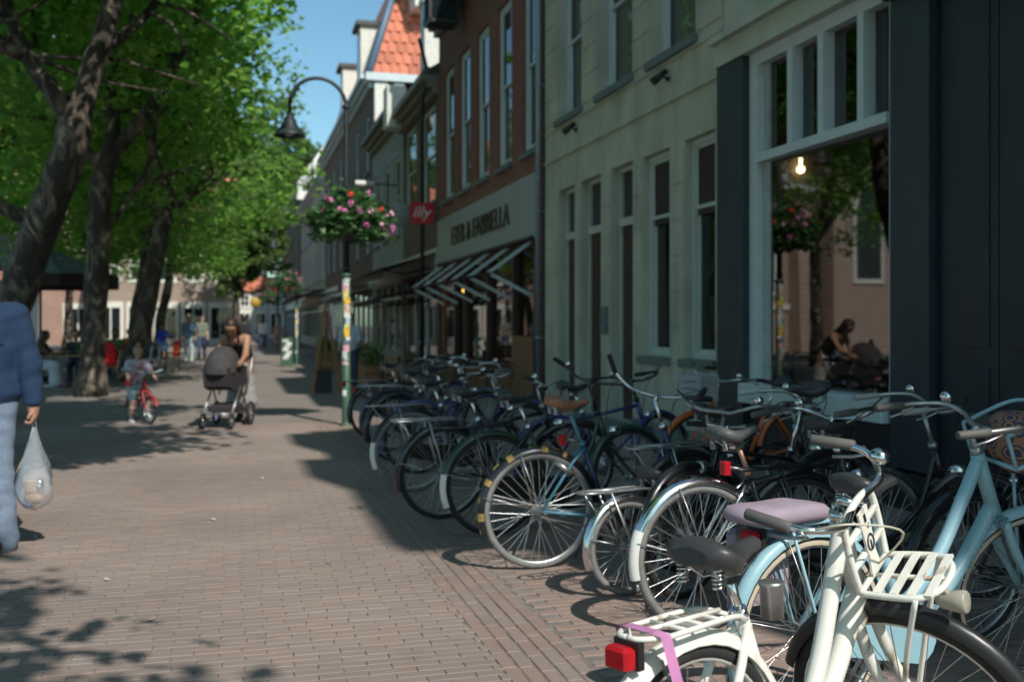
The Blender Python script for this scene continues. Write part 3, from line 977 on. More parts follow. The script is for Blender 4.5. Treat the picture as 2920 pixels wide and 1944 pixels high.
# ---- farther houses on the right
def far_house(name, label, y0, y1, H, wm, cols, floors, gf=3.3, fm=None, x=FX, corn=None, awn=None, ww=.9, wh=1.9, z1=4.2, step=3.2, cm=None):
    t = thing(name, label, 'house', (x, y0, 0))
    fm = fm or M_FRAME
    hol = []
    for k in range(floors):
        for i in range(cols):
            yc = y0 + (y1-y0)*(i+.5)/cols
            hol.append((yc-ww/2, yc+ww/2, z1+k*step, z1+k*step+wh))
    gap = (y0+.3, y1-.3, .6, 2.8)
    wall(t, wm, y0, y1, 0, H, hol+[gap], x=x, reveal=.12)
    for q in hol: window(t, *q, x=x, set_in=.05, m=fm, fw=.08)
    b = MB(); n = max(2, int((y1-y0)/1.8))
    for i in range(n+1):
        yy = y0+.3+(y1-y0-.6)*i/n
        b.box(x+.04, x+.12, yy-.05, yy+.05, .6, 2.8)
    b.box(x+.04, x+.119, y0+.35, y1-.35, 2.3, 2.38)
    part('shopfront_frame', b, fm, t)
    b = MB(); b.quad((x+.1,y1-.3,.6),(x+.1,y0+.3,.6),(x+.1,y0+.3,2.8),(x+.1,y1-.3,2.8)); part('shop_pane', b, M_GLASS, t)
    b = MB(); b.bbox(x-.05, x-.001, y0+.1, y1-.1, 2.9, 3.5, .01); part('fascia', b, fm, t)
    backing(t, y0+.01, y1-.01, H)
    cornice(t, y0, y1, H, .5, .5, cm or fm, x=x)
    return t
M_OLIVE = mat('olive_cornice_paint', (0.20,0.19,0.12), .6, 0, .1, 3)
M_BROWNGREY = mat('brown_grey_cornice', (0.24,0.21,0.18), .6, 0, .1, 3)
t = far_house('narrow_house', 'narrow brown brick house with a deep sloping cornice beside the red sign', 26.62, 32.6, 7.55, M_BROWNBRICK, 2, 1, z1=4.79, wh=2.65, ww=2.0, cm=M_BROWNGREY)
b = MB(); b.prism([(FX-.5,8.06),(FX+.2,8.5),(FX+4,11.4),(FX+9,8.06)], 'y', 26.63, 32.59); part('roof', b, M_DARKTILE, t)
b = MB(); b.bbox(5.35,5.95,29.6,30.3,9.0,12.2,.02); b.box(5.3,6.0,29.55,30.35,10.9,11.1); part('chimney', b, mat('white_dormer', (0.72,0.70,0.62), .6), t)
b = MB(); b.bbox(4.55,5.15,31.7,32.5,7.6,8.9,.02); part('cornice_end', b, mat('white_dormer', (0.72,0.70,0.62)), t)
b = MB(); b.tube([(FX-.42,26.75,.05),(FX-.42,26.75,7.4),(FX-.25,26.75,8.0),(FX-.5,26.75,9.0)], .055, 8); part('drainpipe', b, M_BLACK, t)
M_GREYREND = mat('grey_render', (0.36,0.38,0.36), .8, 0, .08, 2, .1, dirt=((0.26,0.27,0.25), 2, .5, .3))
t = far_house('grey_house', 'grey rendered house with an olive cornice beyond the narrow house', 32.62, 40, 8.0, M_GREYREND, 3, 1, z1=4.4, wh=2.6, ww=1.3, cm=M_OLIVE)
b = MB(); b.prism([(FX-.5,8.51),(FX+4.2,11.6),(FX+9,8.51)], 'y', 32.63, 39.99); part('roof', b, M_DARKTILE, t)

# tall house with the hipped red tile roof
t = far_house('red_roof_house', 'tall house with a steep hipped red tile roof facing down the street', 40.02, 62, 10.7, M_BROWNBRICK, 6, 2, z1=4.3, wh=2.3, step=3.3, ww=1.3, fm=M_WHITE)
zE, zR, hx, xr, yr = 11.22, 17.6, 5.25, 9.6, 43.4      # eave, ridge
b = MB()
A, B_, C_, D_ = (FX-.15,40.02,zE), (14.2,40.02,zE), (14.2,62,zE), (FX-.15,62,zE)
R1, R2 = (7.2,yr,zR), (7.2,62,zR)
R1b = (12.2,yr,zR)
b.add([A,B_,R1b,R1],[(0,1,2,3)]); b.add([D_,A,R1,R2],[(0,1,2,3)]); b.add([B_,C_,(12.2,62,zR),R1b],[(0,1,2,3)]); b.add([R1,R1b,(12.2,62,zR),R2],[(0,1,2,3)]); b.add([C_,D_,R2,(12.2,62,zR)],[(0,1,2,3)])
roof = part('roof', b, M_REDTILE, t)
# pan tiles on the hip that faces down the street
e1 = _v((1,0,0)); sl = _v(R1) - _v((R1[0],40.02,zE)); sl_len = np.linalg.norm(sl); e2 = sl/sl_len; e3 = np.cross(e1, e2)
if e3[1] > 0: e3 = -e3
tw, tl = .36, .56
pr = [(-.18,.0),(-.10,.055),(0,.075),(.08,.045),(.14,.0),(.18,.0)]
def tile_mesh():
    b = MB()
    V = []
    for (a, s_) in ((0,.035),(tl*1.06,.0)):
        for (x, z) in pr:
            V.append(e1*x*1.0 + e2*a + e3*(z+s_+.012))
    n_ = len(pr)
    F = [(i,i+1,n_+i+1,n_+i) for i in range(n_-1)]
    for (x, z) in pr:
        V.append(e1*x + e3*.002)
    F += [(i+2*n_, i+1+2*n_, i+1, i) for i in range(n_-1)]
    b.add(V, F, False)
    return b.mesh('tile', M_REDTILE)
tm = tile_mesh(); cnt = 0
cand = []
rows = int(sl_len/tl)
for r_ in range(rows):
    f = (r_*tl)/sl_len
    xl = A[0] + (R1[0]-A[0])*f + .28
    k = 0
    while xl + k*tw < 9.2:
        X = xl + k*tw; P = _v((X, 40.02, zE)) + e2*(r_*tl)
        px, py, d = proj(*P)
        cand.append((py < -6 or px > 470 , r_, X, P)); k += 1
vis = [c for c in cand if not c[0]]
for c in vis[:300]:
    o = part('tile', tm, None, roof, loc=tuple(c[3]-_v(root_of(roof).location)))
b = MB()
b.tube([_v(A)+_v((0,-.05,.1)), _v(R1)+_v((0,-.05,.12))], .16, 8); part('hip_flashing', b, mat('blue_lead', (0.10,0.16,0.22), .5), t)
b = MB(); b.box(FX-.3, 9.5, 39.75, 40.0, zE-.28, zE+.02); part('gutter', b, M_WHITE, t)
M_CREAMPAINT = mat('white_dormer', (0.72,0.70,0.62))
b = MB(); b.box(5.25,5.75,39.86,40.0,8.0,zE-.3); part('corner_pilaster', b, M_CREAMPAINT, t)
b = MB(); b.box(6.0,6.4,39.86,40.0,8.0,zE-.3); part('corner_pilaster', b, M_CREAMPAINT, t)
# dormers on the street slope and one on the hip
for (y, z, lab) in ((44.5,12.2,0),(52,12.2,1)):
    b = MB(); b.box(FX+.05,FX+1.3,y,y+1.4,z,z+2.2); w = part('dormer', b, M_CREAMPAINT, t)
    b = MB(); b.box(FX-.15,FX+1.35,y-.15,y+1.55,z+2.2,z+2.38); part('dormer_roof', b, M_DARKTILE, w)
    b = MB(); b.box(FX+.03,FX+.045,y+.25,y+1.15,z+.35,z+1.95); part('pane', b, M_GLASS, w)
b = MB(); b.box(6.9,8.2,40.2,42.2,14.1,16.3); w = part('dormer', b, M_CREAMPAINT, t)
b = MB(); b.box(6.75,8.35,40.0,42.3,16.3,16.5); part('dormer_roof', b, M_DARKTILE, w)
b = MB(); b.box(7.15,7.95,40.17,40.195,14.5,16.0); part('pane', b, M_GLASS, w)

t = far_house('pale_house', 'pale rendered house with many tall windows beyond the red roof', 62.02, 85, 9.9, M_CREAM2, 7, 2, z1=4.2, wh=2.1, step=3.0, ww=1.3, fm=M_WHITE)
b = MB(); b.prism([(FX-.4,10.41),(FX+4.2,12.9),(FX+9,10.41)], 'y', 62.03, 84.99); part('roof', b, M_DARKTILE, t)
b = MB(); b.bbox(6.9,7.5,70,70.8,11,15.2,.02); b.lathe([(.1,0),(.09,.4),(.22,.42),(.22,.5),(.02,.55)], (7.2,70.4,15.2), 8); part('chimney', b, M_BROWNBRICK_X, t)
# grey hipped roof with white verge
t = far_house('grey_roof_house', 'far house with a grey hipped roof edged in white', 85.02, 116, 12.2, M_BROWNBRICK, 8, 3, z1=4.2, wh=2.0, step=2.9, ww=1.2)
b = MB()
A = (FX-.2,85.02,12.75); R1 = (7.9,88.5,17.2)
b.add([A,(14,85.02,12.75),(12,88.5,17.2),R1],[(0,1,2,3)]); b.add([(FX-.2,116,12.75),A,R1,(7.9,116,17.2)],[(0,1,2,3)]); b.add([(14,85.02,12.75),(14,116,12.75),(12,116,17.2),(12,88.5,17.2)],[(0,1,2,3)]); b.add([R1,(12,88.5,17.2),(12,116,17.2),(7.9,116,17.2)],[(0,1,2,3)])
part('roof', b, mat('grey_slate', (0.20,0.20,0.21), .7, 0, .15, 2), t)
b = MB(); b.tube([_v(A)+_v((0,-.06,.08)),_v(R1)+_v((0,-.06,.1)),(12,88.44,17.3)], .2, 6); part('verge', b, M_CREAMPAINT, t)
b = MB(); b.box(FX-.35,9,84.7,85.0,11.6,12.3); part('gutter', b, M_CREAMPAINT, t)
b = MB(); b.box(6.2,7.4,85.3,86.6,13.2,14.9); w = part('dormer', b, M_CREAMPAINT, t)
b = MB(); b.box(6.45,7.15,85.27,85.295,13.5,14.6); part('pane', b, M_GLASS, w)

# ---- brick end blocks across the square, seen under the trees
def end_block(name, label, x0, x1, y, H, m, cols, rows, ww=1.3, wh=2.2, z1=4.6, step=3.6, gfm=None, rise=4):
    t = thing(name, label, 'building', ((x0+x1)/2, y, 0))
    b = MB(); b.box(x0, x1, y, y+8, 0, H); part('wall', b, m, t)
    for i in range(cols):
        for k in range(rows):
            xc = x0+(x1-x0)*(i+.5)/cols; z = z1+k*step
            f = MB(); f.box(xc-ww/2-.2, xc+ww/2+.2, y-.06, y-.001, z-.2, z+wh+.2); w = part('window', f, M_CREAMPAINT, t)
            p = MB()
            for q in (0,1):
                for r_ in (0,1):
                    p.box(xc-ww/2+q*ww/2+.04, xc-ww/2+(q+1)*ww/2-.04, y-.075, y-.0605, z+r_*wh/2+.04, z+(r_+1)*wh/2-.04)
            part('pane', p, M_GLASS, w)
    for i in range(cols):
        xc = x0+(x1-x0)*(i+.5)/cols
        f = MB(); f.box(xc-ww*.8, xc+ww*.8, y-.08, y-.001, 0, 3.0); w = part('shopfront_frame', f, gfm or M_CREAMPAINT, t)
        p = MB(); p.box(xc-ww*.6, xc-.05, y-.1, y-.081, .5, 2.6); p.box(xc+.05, xc+ww*.6, y-.1, y-.081, .5, 2.6); part('pane', p, M_GLASS, w)
    b = MB(); b.prism([(y-.4,H),(y+4,H+rise),(y+8.4,H)], 'x', x0-.2, x1+.2); part('roof', b, M_REDTILE, t)
    return t
M_PINKBRICK = brick_mat('pink_brown_brick', (0.36,0.22,0.17), (0.31,0.19,0.15), (0.36,0.29,0.24), axes='XZ', bw=.3, bh=.1)
M_PALEBRICK = brick_mat('pale_tan_brick', (0.36,0.27,0.21), (0.32,0.24,0.19), (0.4,0.34,0.28), axes='XZ', bw=.3, bh=.1)
end_block('pink_brick_block', 'pinkish brick block with tall cream windows far behind the tree trunks', -27, -9.2, 80, 13, M_PINKBRICK, 5, 2)
end_block('tan_brick_block', 'plain tan brick block closing the far end of the street', -9, -.1, 74, 8.2, M_PALEBRICK, 5, 1, z1=4.5, ww=1.0, wh=1.9)
end_block('pale_gabled_house', 'pale house with orange roof tiles at the far end of the street', 0.2, 5.0, 112, 5.0, mat('pale_house_render', (0.5,0.5,0.46), .8), 3, 1, ww=.8, wh=1.2, z1=3.4, rise=1.7)
end_block('left_brick_block', 'brick block with cream ground floor behind the terrace umbrella', -52, -27.5, 76, 13, M_PINKBRICK, 7, 2)
# grey clad pavilion at the far left
t = thing('grey_pavilion', 'blue grey pavilion with a sloping zinc roof behind the leftmost trunk', 'building', (-11,46,0))
b = MB(); b.prism([(-12.7,0),(-9.2,0),(-9.2,5.3),(-12.7,7.6)], 'y', 46, 54); part('wall', b, mat('pavilion_cladding', (0.22,0.28,0.34), .5, 0, .1, 2), t)
for i in range(2):
    x = -12.4+i*1.6
    b = MB(); b.box(x, x+1.2, 45.93, 45.999, .4, 4.6); f = part('window', b, M_FRAME, t)
    b = MB(); b.box(x+.08, x+1.12, 45.91, 45.929, .5, 4.5); part('pane', b, M_GLASS, f)
b = MB(); b.bar((-9.1,45.9,5.35),(-12.8,45.9,7.8), .2, .15); part('verge', b, M_ZINC, t)

# ---- brick church across the square (it shows as a reflection in the display window)
M_CHURCH = brick_mat('church_brick', (0.42,0.29,0.23), (0.37,0.26,0.21), (0.42,0.36,0.3), axes='XZ')
t = thing('brick_church', 'brown brick church with grey slate roof and arched windows across the square', 'church', (-24,45,0))
b = MB(); b.box(-36,-13,45,62,0,8.5); part('wall', b, M_CHURCH, t)
b = MB(); b.prism([(44.6,8.5),(53.5,16.5),(62.4,8.5)], 'x', -36.2, -12.8); part('roof', b, mat('blue_slate', (0.20,0.24,0.29), .6, 0, .15, 1.5), t)
b = MB(); b.box(-36.1,-12.9,44.55,44.999,8.1,8.49); part('gutter', b, M_WHITE, t)
b = MB(); b.box(-36,-13,44.9,44.999,2.2,2.5); part('string_course', b, M_CREAMPAINT, t)
for k in range(6):
    x = -35+k*3.9
    b = MB(); b.prism([(45,0),(43.9,0),(44.1,5),(44.6,7.0),(45,7.6)], 'x', x, x+.8); part('buttress', b, M_CHURCH, t)
    cx = x+2.3
    poly = [(cx-.75,2.9),(cx+.75,2.9),(cx+.75,5.9)]+[(cx+.75*math.cos(a),5.9+1.3*math.sin(a)) for a in np.linspace(.3,PI-.3,6)]+[(cx-.75,5.9)]
    b = MB(); b.prism(poly, 'y', 44.9, 45.02); f = part('window', b, M_CREAMPAINT, t)
    b = MB(); b.prism([(cx+(p-cx)*.8, 4.9+(q-4.9)*.9) for p, q in poly], 'y', 44.88, 44.9); part('pane', b, M_GLASS, f)
b = MB(); b.box(-24,-20,43.2,45,0,10); part('transept', b, M_CHURCH, t)
b = MB(); b.prism([(-24.3,10),(-22,13.4),(-19.7,10)], 'y', 43.0, 47); part('transept_roof', b, mat('blue_slate',(0.20,0.24,0.29)), t)
b = MB(); poly=[(-22.9,3.5),(-21.1,3.5),(-21.1,7)]+[(-22+.9*math.cos(a),7+1.5*math.sin(a)) for a in np.linspace(.3,PI-.3,6)]+[(-22.9,7)]; b.prism(poly,'y',43.1,43.22); f = part('window', b, M_CREAMPAINT, t)
b = MB(); b.prism([(-22+(p+22)*.8, 6+(q-6)*.9) for p,q in poly],'y',43.07,43.1); part('pane', b, M_GLASS, f)
# ================================================================ plane trees
def bark_mat():
    m = bpy.data.materials.new('plane_bark'); m.use_nodes = True
    N, L = m.node_tree.nodes, m.node_tree.links
    p = N['Principled BSDF']; p.inputs['Roughness'].default_value = .85
    tc = N.new('ShaderNodeTexCoord')
    mp = N.new('ShaderNodeMapping'); mp.inputs['Scale'].default_value = (3.2,3.2,1.5)
    L.new(tc.outputs['Object'], mp.inputs['Vector'])
    n0 = N.new('ShaderNodeTexNoise'); n0.inputs['Scale'].default_value = 1.2; n0.inputs['Detail'].default_value = 5; n0.inputs['Distortion'].default_value = 1.2
    L.new(mp.outputs[0], n0.inputs['Vector'])
    r = N.new('ShaderNodeValToRGB'); e = r.color_ramp.elements
    e[0].position, e[0].color = .40, (0.034,0.026,0.02,1); e[1].position, e[1].color = .72, (0.40,0.35,0.26,1)
    for po, c in ((.53,(0.06,0.046,0.035)),(.56,(0.17,0.14,0.10)),(.61,(0.085,0.068,0.05)),(.655,(0.27,0.235,0.17))):
        k = e.new(po); k.color = (*c,1)
    L.new(n0.outputs['Fac'], r.inputs['Fac']); L.new(r.outputs['Color'], p.inputs['Base Color'])
    b = N.new('ShaderNodeBump'); b.inputs['Strength'].default_value = .9; b.inputs['Distance'].default_value = .05
    L.new(n0.outputs['Fac'], b.inputs['Height']); L.new(b.outputs['Normal'], p.inputs['Normal'])
    return m
def leaf_mat(name, c1, c2, trans):
    m = bpy.data.materials.new(name); m.use_nodes = True
    N, L = m.node_tree.nodes, m.node_tree.links
    p = N['Principled BSDF']; p.inputs['Roughness'].default_value = .5; p.inputs['Specular IOR Level'].default_value = .4
    at = N.new('ShaderNodeAttribute'); at.attribute_name = 'rnd'
    r = N.new('ShaderNodeValToRGB'); r.color_ramp.elements[0].color = (*c1,1); r.color_ramp.elements[1].color = (*c2,1)
    L.new(at.outputs['Fac'], r.inputs['Fac']); L.new(r.outputs['Color'], p.inputs['Base Color'])
    t = N.new('ShaderNodeBsdfTranslucent')
    h = N.new('ShaderNodeHueSaturation'); h.inputs['Value'].default_value = 2.25; h.inputs['Saturation'].default_value = 1.1; h.inputs['Hue'].default_value = .50
    L.new(r.outputs['Color'], h.inputs['Color']); L.new(h.outputs['Color'], t.inputs['Color'])
    mx = N.new('ShaderNodeMixShader'); mx.inputs['Fac'].default_value = trans
    L.new(p.outputs['BSDF'], mx.inputs[1]); L.new(t.outputs['BSDF'], mx.inputs[2])
    L.new(mx.outputs[0], N['Material Output'].inputs['Surface'])
    return m
M_BARK = bark_mat()
M_LEAF = leaf_mat('plane_leaf', (0.085,0.180,0.038), (0.185,0.300,0.078), .66)
M_LEAF2 = leaf_mat('pale_leaf', (0.085,0.145,0.045), (0.15,0.22,0.075), .45)

def leaf_mesh(name, P, size, seed, m, droop=.6):
    """lobed leaves as folded five-point faces, numpy bulk build"""
    g_ = np.random.default_rng(seed); n = len(P)
    up = np.stack([g_.normal(0,.55,n), g_.normal(0,.55,n), np.ones(n)], 1); up /= np.linalg.norm(up,axis=1)[:,None]
    a = g_.normal(size=(n,3)); a -= up*(a*up).sum(1)[:,None]; a /= np.linalg.norm(a,axis=1)[:,None]
    a = a - up*droop*g_.random((n,1)); a /= np.linalg.norm(a,axis=1)[:,None]
    c = np.cross(up, a); c /= np.linalg.norm(c,axis=1)[:,None]
    s = size*(.6+.7*g_.random((n,1)))
    nn = np.cross(a, c)
    V = np.stack([P, P+a*s*.30+c*s*.50-nn*s*.10, P+a*s*.62+c*s*.26, P+a*s*1.0-nn*s*.12, P+a*s*.62-c*s*.26, P+a*s*.30-c*s*.50-nn*s*.10], 1).reshape(-1,3)
    k = np.arange(n)[:,None]*6
    F = np.concatenate([k+np.array([[0,1,2,3]]), k+np.array([[0,3,4,5]])], 1).reshape(-1,4)
    me = bpy.data.meshes.new(name)
    me.vertices.add(len(V)); me.vertices.foreach_set('co', V.ravel())
    me.loops.add(F.size); me.loops.foreach_set('vertex_index', F.ravel().astype(np.int32))
    me.polygons.add(len(F)); me.polygons.foreach_set('loop_start', (np.arange(len(F))*4).astype(np.int32))
    me.update(calc_edges=True)
    at = me.attributes.new('rnd','FLOAT','FACE'); at.data.foreach_set('value', np.repeat(g_.random(n),2).astype(np.float32))
    me.materials.append(m)
    return me

def crown_points(seed, branches, n_clump, per, spread, ell, zc, zmin=4.2):
    """leaf positions: clumps along branch ends and through an uneven ellipsoid (local coordinates)"""
    g_ = np.random.default_rng(seed)
    C = []
    while len(C) < n_clump:
        d = g_.normal(size=3); d /= np.linalg.norm(d)
        r_ = g_.random()**.42
        lump = .80 + .26*math.sin(d[0]*5+seed)*math.cos(d[1]*4.3+seed*2) + .14*math.sin(d[2]*9+seed)
        p = d*_v(ell)*r_*lump + _v((0,0,zc))
        if p[2] < zmin: continue
        C.append(p)
    C = np.array(C)
    P = np.repeat(C, per, 0)
    off = g_.normal(size=P.shape); off /= np.linalg.norm(off,axis=1)[:,None]
    rr = np.repeat(spread*(.55+.8*g_.random(len(C))), per)[:,None]
    P = P + off*rr*g_.random((len(P),1))**.5*_v((1,1,.62))
    return P, C

def limb(mb, pts, r0, r1, n=12, g_=None, sub=5):
    S = spline(pts, sub); m = len(S)
    r = np.linspace(r0, r1, m)**1.0
    r *= 1 + .07*np.sin(np.arange(m)*1.7+r0*50)
    mb.tube(S, r, n)

def tree(name, label, loc, trunk_pts, limbs, crown_me, crown_rot, crown_scale=1.0, group='plane trees along the street', twigs=10, seed=1, cloc=(0,0,0)):
    t = thing(name, label, 'tree', loc, group=group)
    b = MB()
    pts, r0, r1 = trunk_pts
    S = spline(pts, 7); m = len(S)
    rr = np.linspace(r0, r1, m); rr[:6] *= np.linspace(1.35,1.0,6)
    rr *= 1+.05*np.sin(np.arange(m)*1.3+seed)
    b.tube(S, rr, 16)
    tr = part('trunk', b, M_BARK, t, world=False)
    # twigs carrying the crown
    g_ = np.random.default_rng(seed)
    for (pts, a, c_) in limbs:
        b = MB(); limb(b, pts, a, c_, 10)
        e = _v(pts[-1]); d0 = _v(pts[-1])-_v(pts[-2])
        for k in range(twigs):
            q = spline(pts,4); s_ = q[int(len(q)*(.35+.6*g_.random()))%len(q)]
            d = d0/np.linalg.norm(d0)+g_.normal(0,.75,3); d[2] = d[2]*.7+.15; d /= np.linalg.norm(d)
            L_ = 1.2+1.8*g_.random()
            if loc[0] + s_[0] + d[0]*L_ > 0.2: continue
            b.tube([s_, s_+d*L_*.5+g_.normal(0,.12,3), s_+d*L_+g_.normal(0,.2,3)], [.05,.03,.012], 5)
        part('limb', b, M_BARK, t, world=False)
    c = bpy.data.objects.new('crown', crown_me); c.parent = t; c.location = cloc
    c.rotation_euler = (0,0,crown_rot); c.scale = (crown_scale,)*3
    COL.objects.link(c)
    return t

CROWNS = []
for k in range(4):
    P, C = crown_points(20+k, None, [380,380,400,520][k], [44,46,48,56][k], [.78,.74,.70,.62][k], (4.7,4.9,5.2), 9.6, [6.3,5.6,4.6,4.4][k])
    # a fringe of hanging sprays low on the outside
    g_ = np.random.default_rng(80+k)
    an = g_.random(60)*2*PI; R_ = 2.6+1.9*g_.random(60)
    F_ = np.stack([R_*np.cos(an), R_*np.sin(an), [9,5.4,4.2,4.2][k]+1.7*g_.random(60)],1)
    Q = np.repeat(F_, 40, 0) + g_.normal(0,.33,(2400,3))*_v((1,1,.55))
    P = np.concatenate([P, Q])
    CROWNS.append(leaf_mesh('crown', P, .185, 100+k, M_LEAF))
def std_limbs(g_, top, fork, n=4):
    L_ = []
    for k in range(n):
        an = 2*PI*k/n + g_.uniform(-.5,.5)
        o = _v((math.cos(an), math.sin(an), 0))
        L_.append(([_v(fork), _v(fork)+o*.7+_v((0,0,.9)), _v(fork)+o*1.7+_v((0,0,2.4)), _v(fork)+o*2.7+_v((0,0,4.6+g_.random()))], .17, .05))
    return L_
rows = []
# the three trunks one can see well
g1 = np.random.default_rng(3)
tree('plane_tree', 'thick mottled plane tree trunk behind the man in denim, forked into two limbs', (-3.30,17.4,0),
     ([(-.50,0,-.05),(-.34,0,.7),(-.12,0,1.5),(.38,-.05,3.0),(.78,-.1,4.1),(.92,-.12,4.9)], .315, .25),
     [([(.90,-.12,4.7),(1.12,-.15,5.4),(1.45,-.2,6.6),(1.75,-.1,8.6),(1.9,0,10.5)], .21, .07),
      ([(.85,-.12,4.6),(.55,-.2,5.1),(.20,-.2,5.6),(-.15,-.2,6.6),(-.6,0,8.6)], .18, .06),
      ([(.2,-.2,5.6),(-.6,-.4,5.9),(-1.5,-.6,6.8)], .12, .04),
      ([(.3,0,3.0),(-.6,-.2,3.5),(-1.6,-.5,3.9),(-2.6,-.8,4.6)], .13, .05),
      ([(1.2,-.15,5.7),(1.8,.3,6.4),(2.3,.6,7.2)], .11, .04)], CROWNS[0], .3, twigs=8, seed=5, cloc=(.4,0,.4))
tree('plane_tree', 'mottled plane tree with a pale right limb, second trunk from the denim man', (-2.85,22.5,0),
     ([(0,0,-.05),(.06,0,1.3),(.14,0,3.0),(.22,0,4.4),(.40,0,5.1)], .255, .20),
     [([(.38,0,5.0),(.42,0,5.6),(.35,0,6.6),(.2,.1,8.5)], .19, .06),
      ([(.38,0,4.95),(.85,-.1,5.5),(1.4,-.3,6.3),(2.1,-.5,7.8),(2.5,-.5,9.3)], .17, .05),
      ([(.1,0,3.2),(.6,.2,3.9),(1.1,.4,4.9),(1.3,.5,6.2)], .07, .03),
      ([(.3,0,4.6),(-.5,.2,5.6),(-1.3,.4,7.4)], .12, .04)], CROWNS[1], 1.9, twigs=8, seed=6)
tree('plane_tree', 'slimmer dark plane tree leaning right, third trunk from the denim man', (-2.75,28.2,0),
     ([(0,0,-.05),(.35,0,1.0),(.75,0,3.1),(1.0,0,4.5),(1.1,0,5.2)], .27, .17),
     [([(1.08,0,5.0),(1.3,0,5.8),(1.7,.1,7.0),(2.0,.2,8.8)], .15, .05),
      ([(1.05,0,4.9),(.6,0,5.9),(.2,0,7.4),(0,0,9.0)], .15, .05),
      ([(.95,0,4.3),(1.6,-.2,4.8),(2.4,-.4,5.6)], .09, .03)], CROWNS[2], 4.0, twigs=9, seed=7, cloc=(.5,0,0))
P, C = crown_points(71, None, 430, 60, .6, (3.9,3.9,1.9), 6.9, 5.4)
LOW = leaf_mesh('crown', P, .19, 771, M_LEAF)
spots = [(-3.3,-3.6,.82),(-3.1,6.9,1.0),(-3.1,11.0,1.0),(-3.0,34.2,.92),(-3.3,40.5,.86),(-3.1,47,.84)]
labs = ['plane tree beside the photographer, out of the picture but shading the paving', 'plane tree just outside the left edge of the picture, shading the walkers',  'plane tree outside the left edge nearest the denim man',
        'slim plane tree trunk behind the child in blue', 'slim plane tree standing behind the man in jeans and cap', 'distant plane tree in the row, before the tan brick block']
for i, (x, y, s_) in enumerate(spots):
    g_ = np.random.default_rng(200+i)
    far = y > 30
    fork = (.1+g_.uniform(-.2,.4), 0, 4.6 if not far else 4.3)
    tree('plane_tree', labs[i], (x,y,0), ([(0,0,-.05),(g_.uniform(-.1,.15),0,1.5),(fork[0]*.6,0,3.0),fork], .30 if not far else .24, .2 if not far else .16),
         [([_v(fork), _v(fork)+_v((sx*1.2,sy,1.2)), _v(fork)+_v((sx*2.3,sy*2,2.3))], .15, .05) for sx, sy in ((1,.6),(-1,.7),(.3,-1))] if 0 < y < 30 else std_limbs(g_, 9, fork), LOW if 0 < y < 30 else CROWNS[3], g_.uniform(0,6.28), s_, twigs=0 if 0 < y < 30 else 7, seed=30+i, cloc=((1.15,0,.1 if y < 9 else .9) if 0 < y < 30 else ((1.3,1.5,0) if y < 0 else (-.3,0,0))))
# second row, deeper in the square
for i, (x, y) in enumerate(((-10.5,31),(-9.6,40),(-8.8,60))):
    g_ = np.random.default_rng(300+i)
    fork = (g_.uniform(-.2,.3),0,4.4)
    tree('plane_tree', ['back row plane tree behind the terrace tables','back row plane tree beside the grey pavilion','back row plane tree before the pink brick block'][i],
         (x,y,0), ([(0,0,-.05),(.05,0,1.5),(.1,0,3),fork], .25, .17), std_limbs(g_,9,fork), CROWNS[2+i%2], g_.uniform(0,6.28), 1.0, twigs=6, seed=60+i)
# lighter trees closing the street
P, C = crown_points(55, None, 420, 50, .8, (5.2,5.2,6.4), 9.5)
PALE = leaf_mesh('crown', P, .34, 500, M_LEAF2)
for i, (x, y, s_) in enumerate(((.1,66,.74),(-3.4,87,1.1),(1.2,124,1.5),(5.0,122,1.75),(-7.5,90,1.15),(-2.2,121,1.5))):
    g_ = np.random.default_rng(400+i); fork = (0,0,4.2)
    tree('lime_tree', ['pale green tree standing in the street beyond the walkers, nearest of all lighter trees','pale green tree behind the tan brick block, left of the sky gap','pale green tree rising before the sky gap','tallest pale green tree rising beside the grey hipped roof','pale green tree far left behind the tan brick block','pale green tree behind the others at the far end'][i], (x,y,0),
         ([(0,0,-.05),(0,0,2),fork], .24, .16), std_limbs(g_,9,fork), PALE, g_.uniform(0,6.28), s_, group='pale trees at the end of the street', twigs=4, seed=90+i)
# ================================================================ street lamps with flower baskets
M_GREENPOLE = mat('green_pole_paint', (0.045,0.10,0.06), .5, 0, .15, 6, dirt=((0.10,0.11,0.09), 6, .66))
M_DARKPOLE = mat('dark_pole_paint', (0.02,0.026,0.03), .45, 0, .15, 6)
STICK = [(0.75,0.75,0.72),(0.72,0.46,0.06),(0.62,0.62,0.6),(0.70,0.66,0.2),(0.7,0.35,0.40),(0.45,0.55,0.6),(0.75,0.74,0.70),(0.12,0.16,0.22),(0.66,0.5,0.42),(0.35,0.38,0.4)]
def sticker(parent, x, y, z, h, w, a0, r, k):
    b = MB(); n = 7
    V = []
    for zz in (z, z+h):
        for i in range(n):
            a = a0 + w*(i/(n-1)-.5)
            V.append((x+(r+.002)*math.cos(a), y+(r+.002)*math.sin(a), zz))
    b.add(V, [(i,i+1,n+i+1,n+i) for i in range(n-1)], True)
    c = STICK[k % len(STICK)]
    m = bpy.data.materials.get('sticker_%d' % (k % len(STICK)))
    m = mat('sticker_%d' % (k % len(STICK)), c, .5, 0, .3, 28, dirt=(tuple(.25*q for q in c), 30, .60))
    part('sticker', b, m, parent)
M_BASKLEAF = leaf_mat('geranium_leaf', (0.045,0.11,0.035), (0.10,0.20,0.075), .25)
FLOW = [mat('pink_petal', (0.72,0.22,0.48), .6, 0, .2, 30), mat('red_petal', (0.72,0.04,0.035), .6, 0, .2, 30), mat('pale_pink_petal', (0.78,0.42,0.55), .6, 0, .2, 30)]
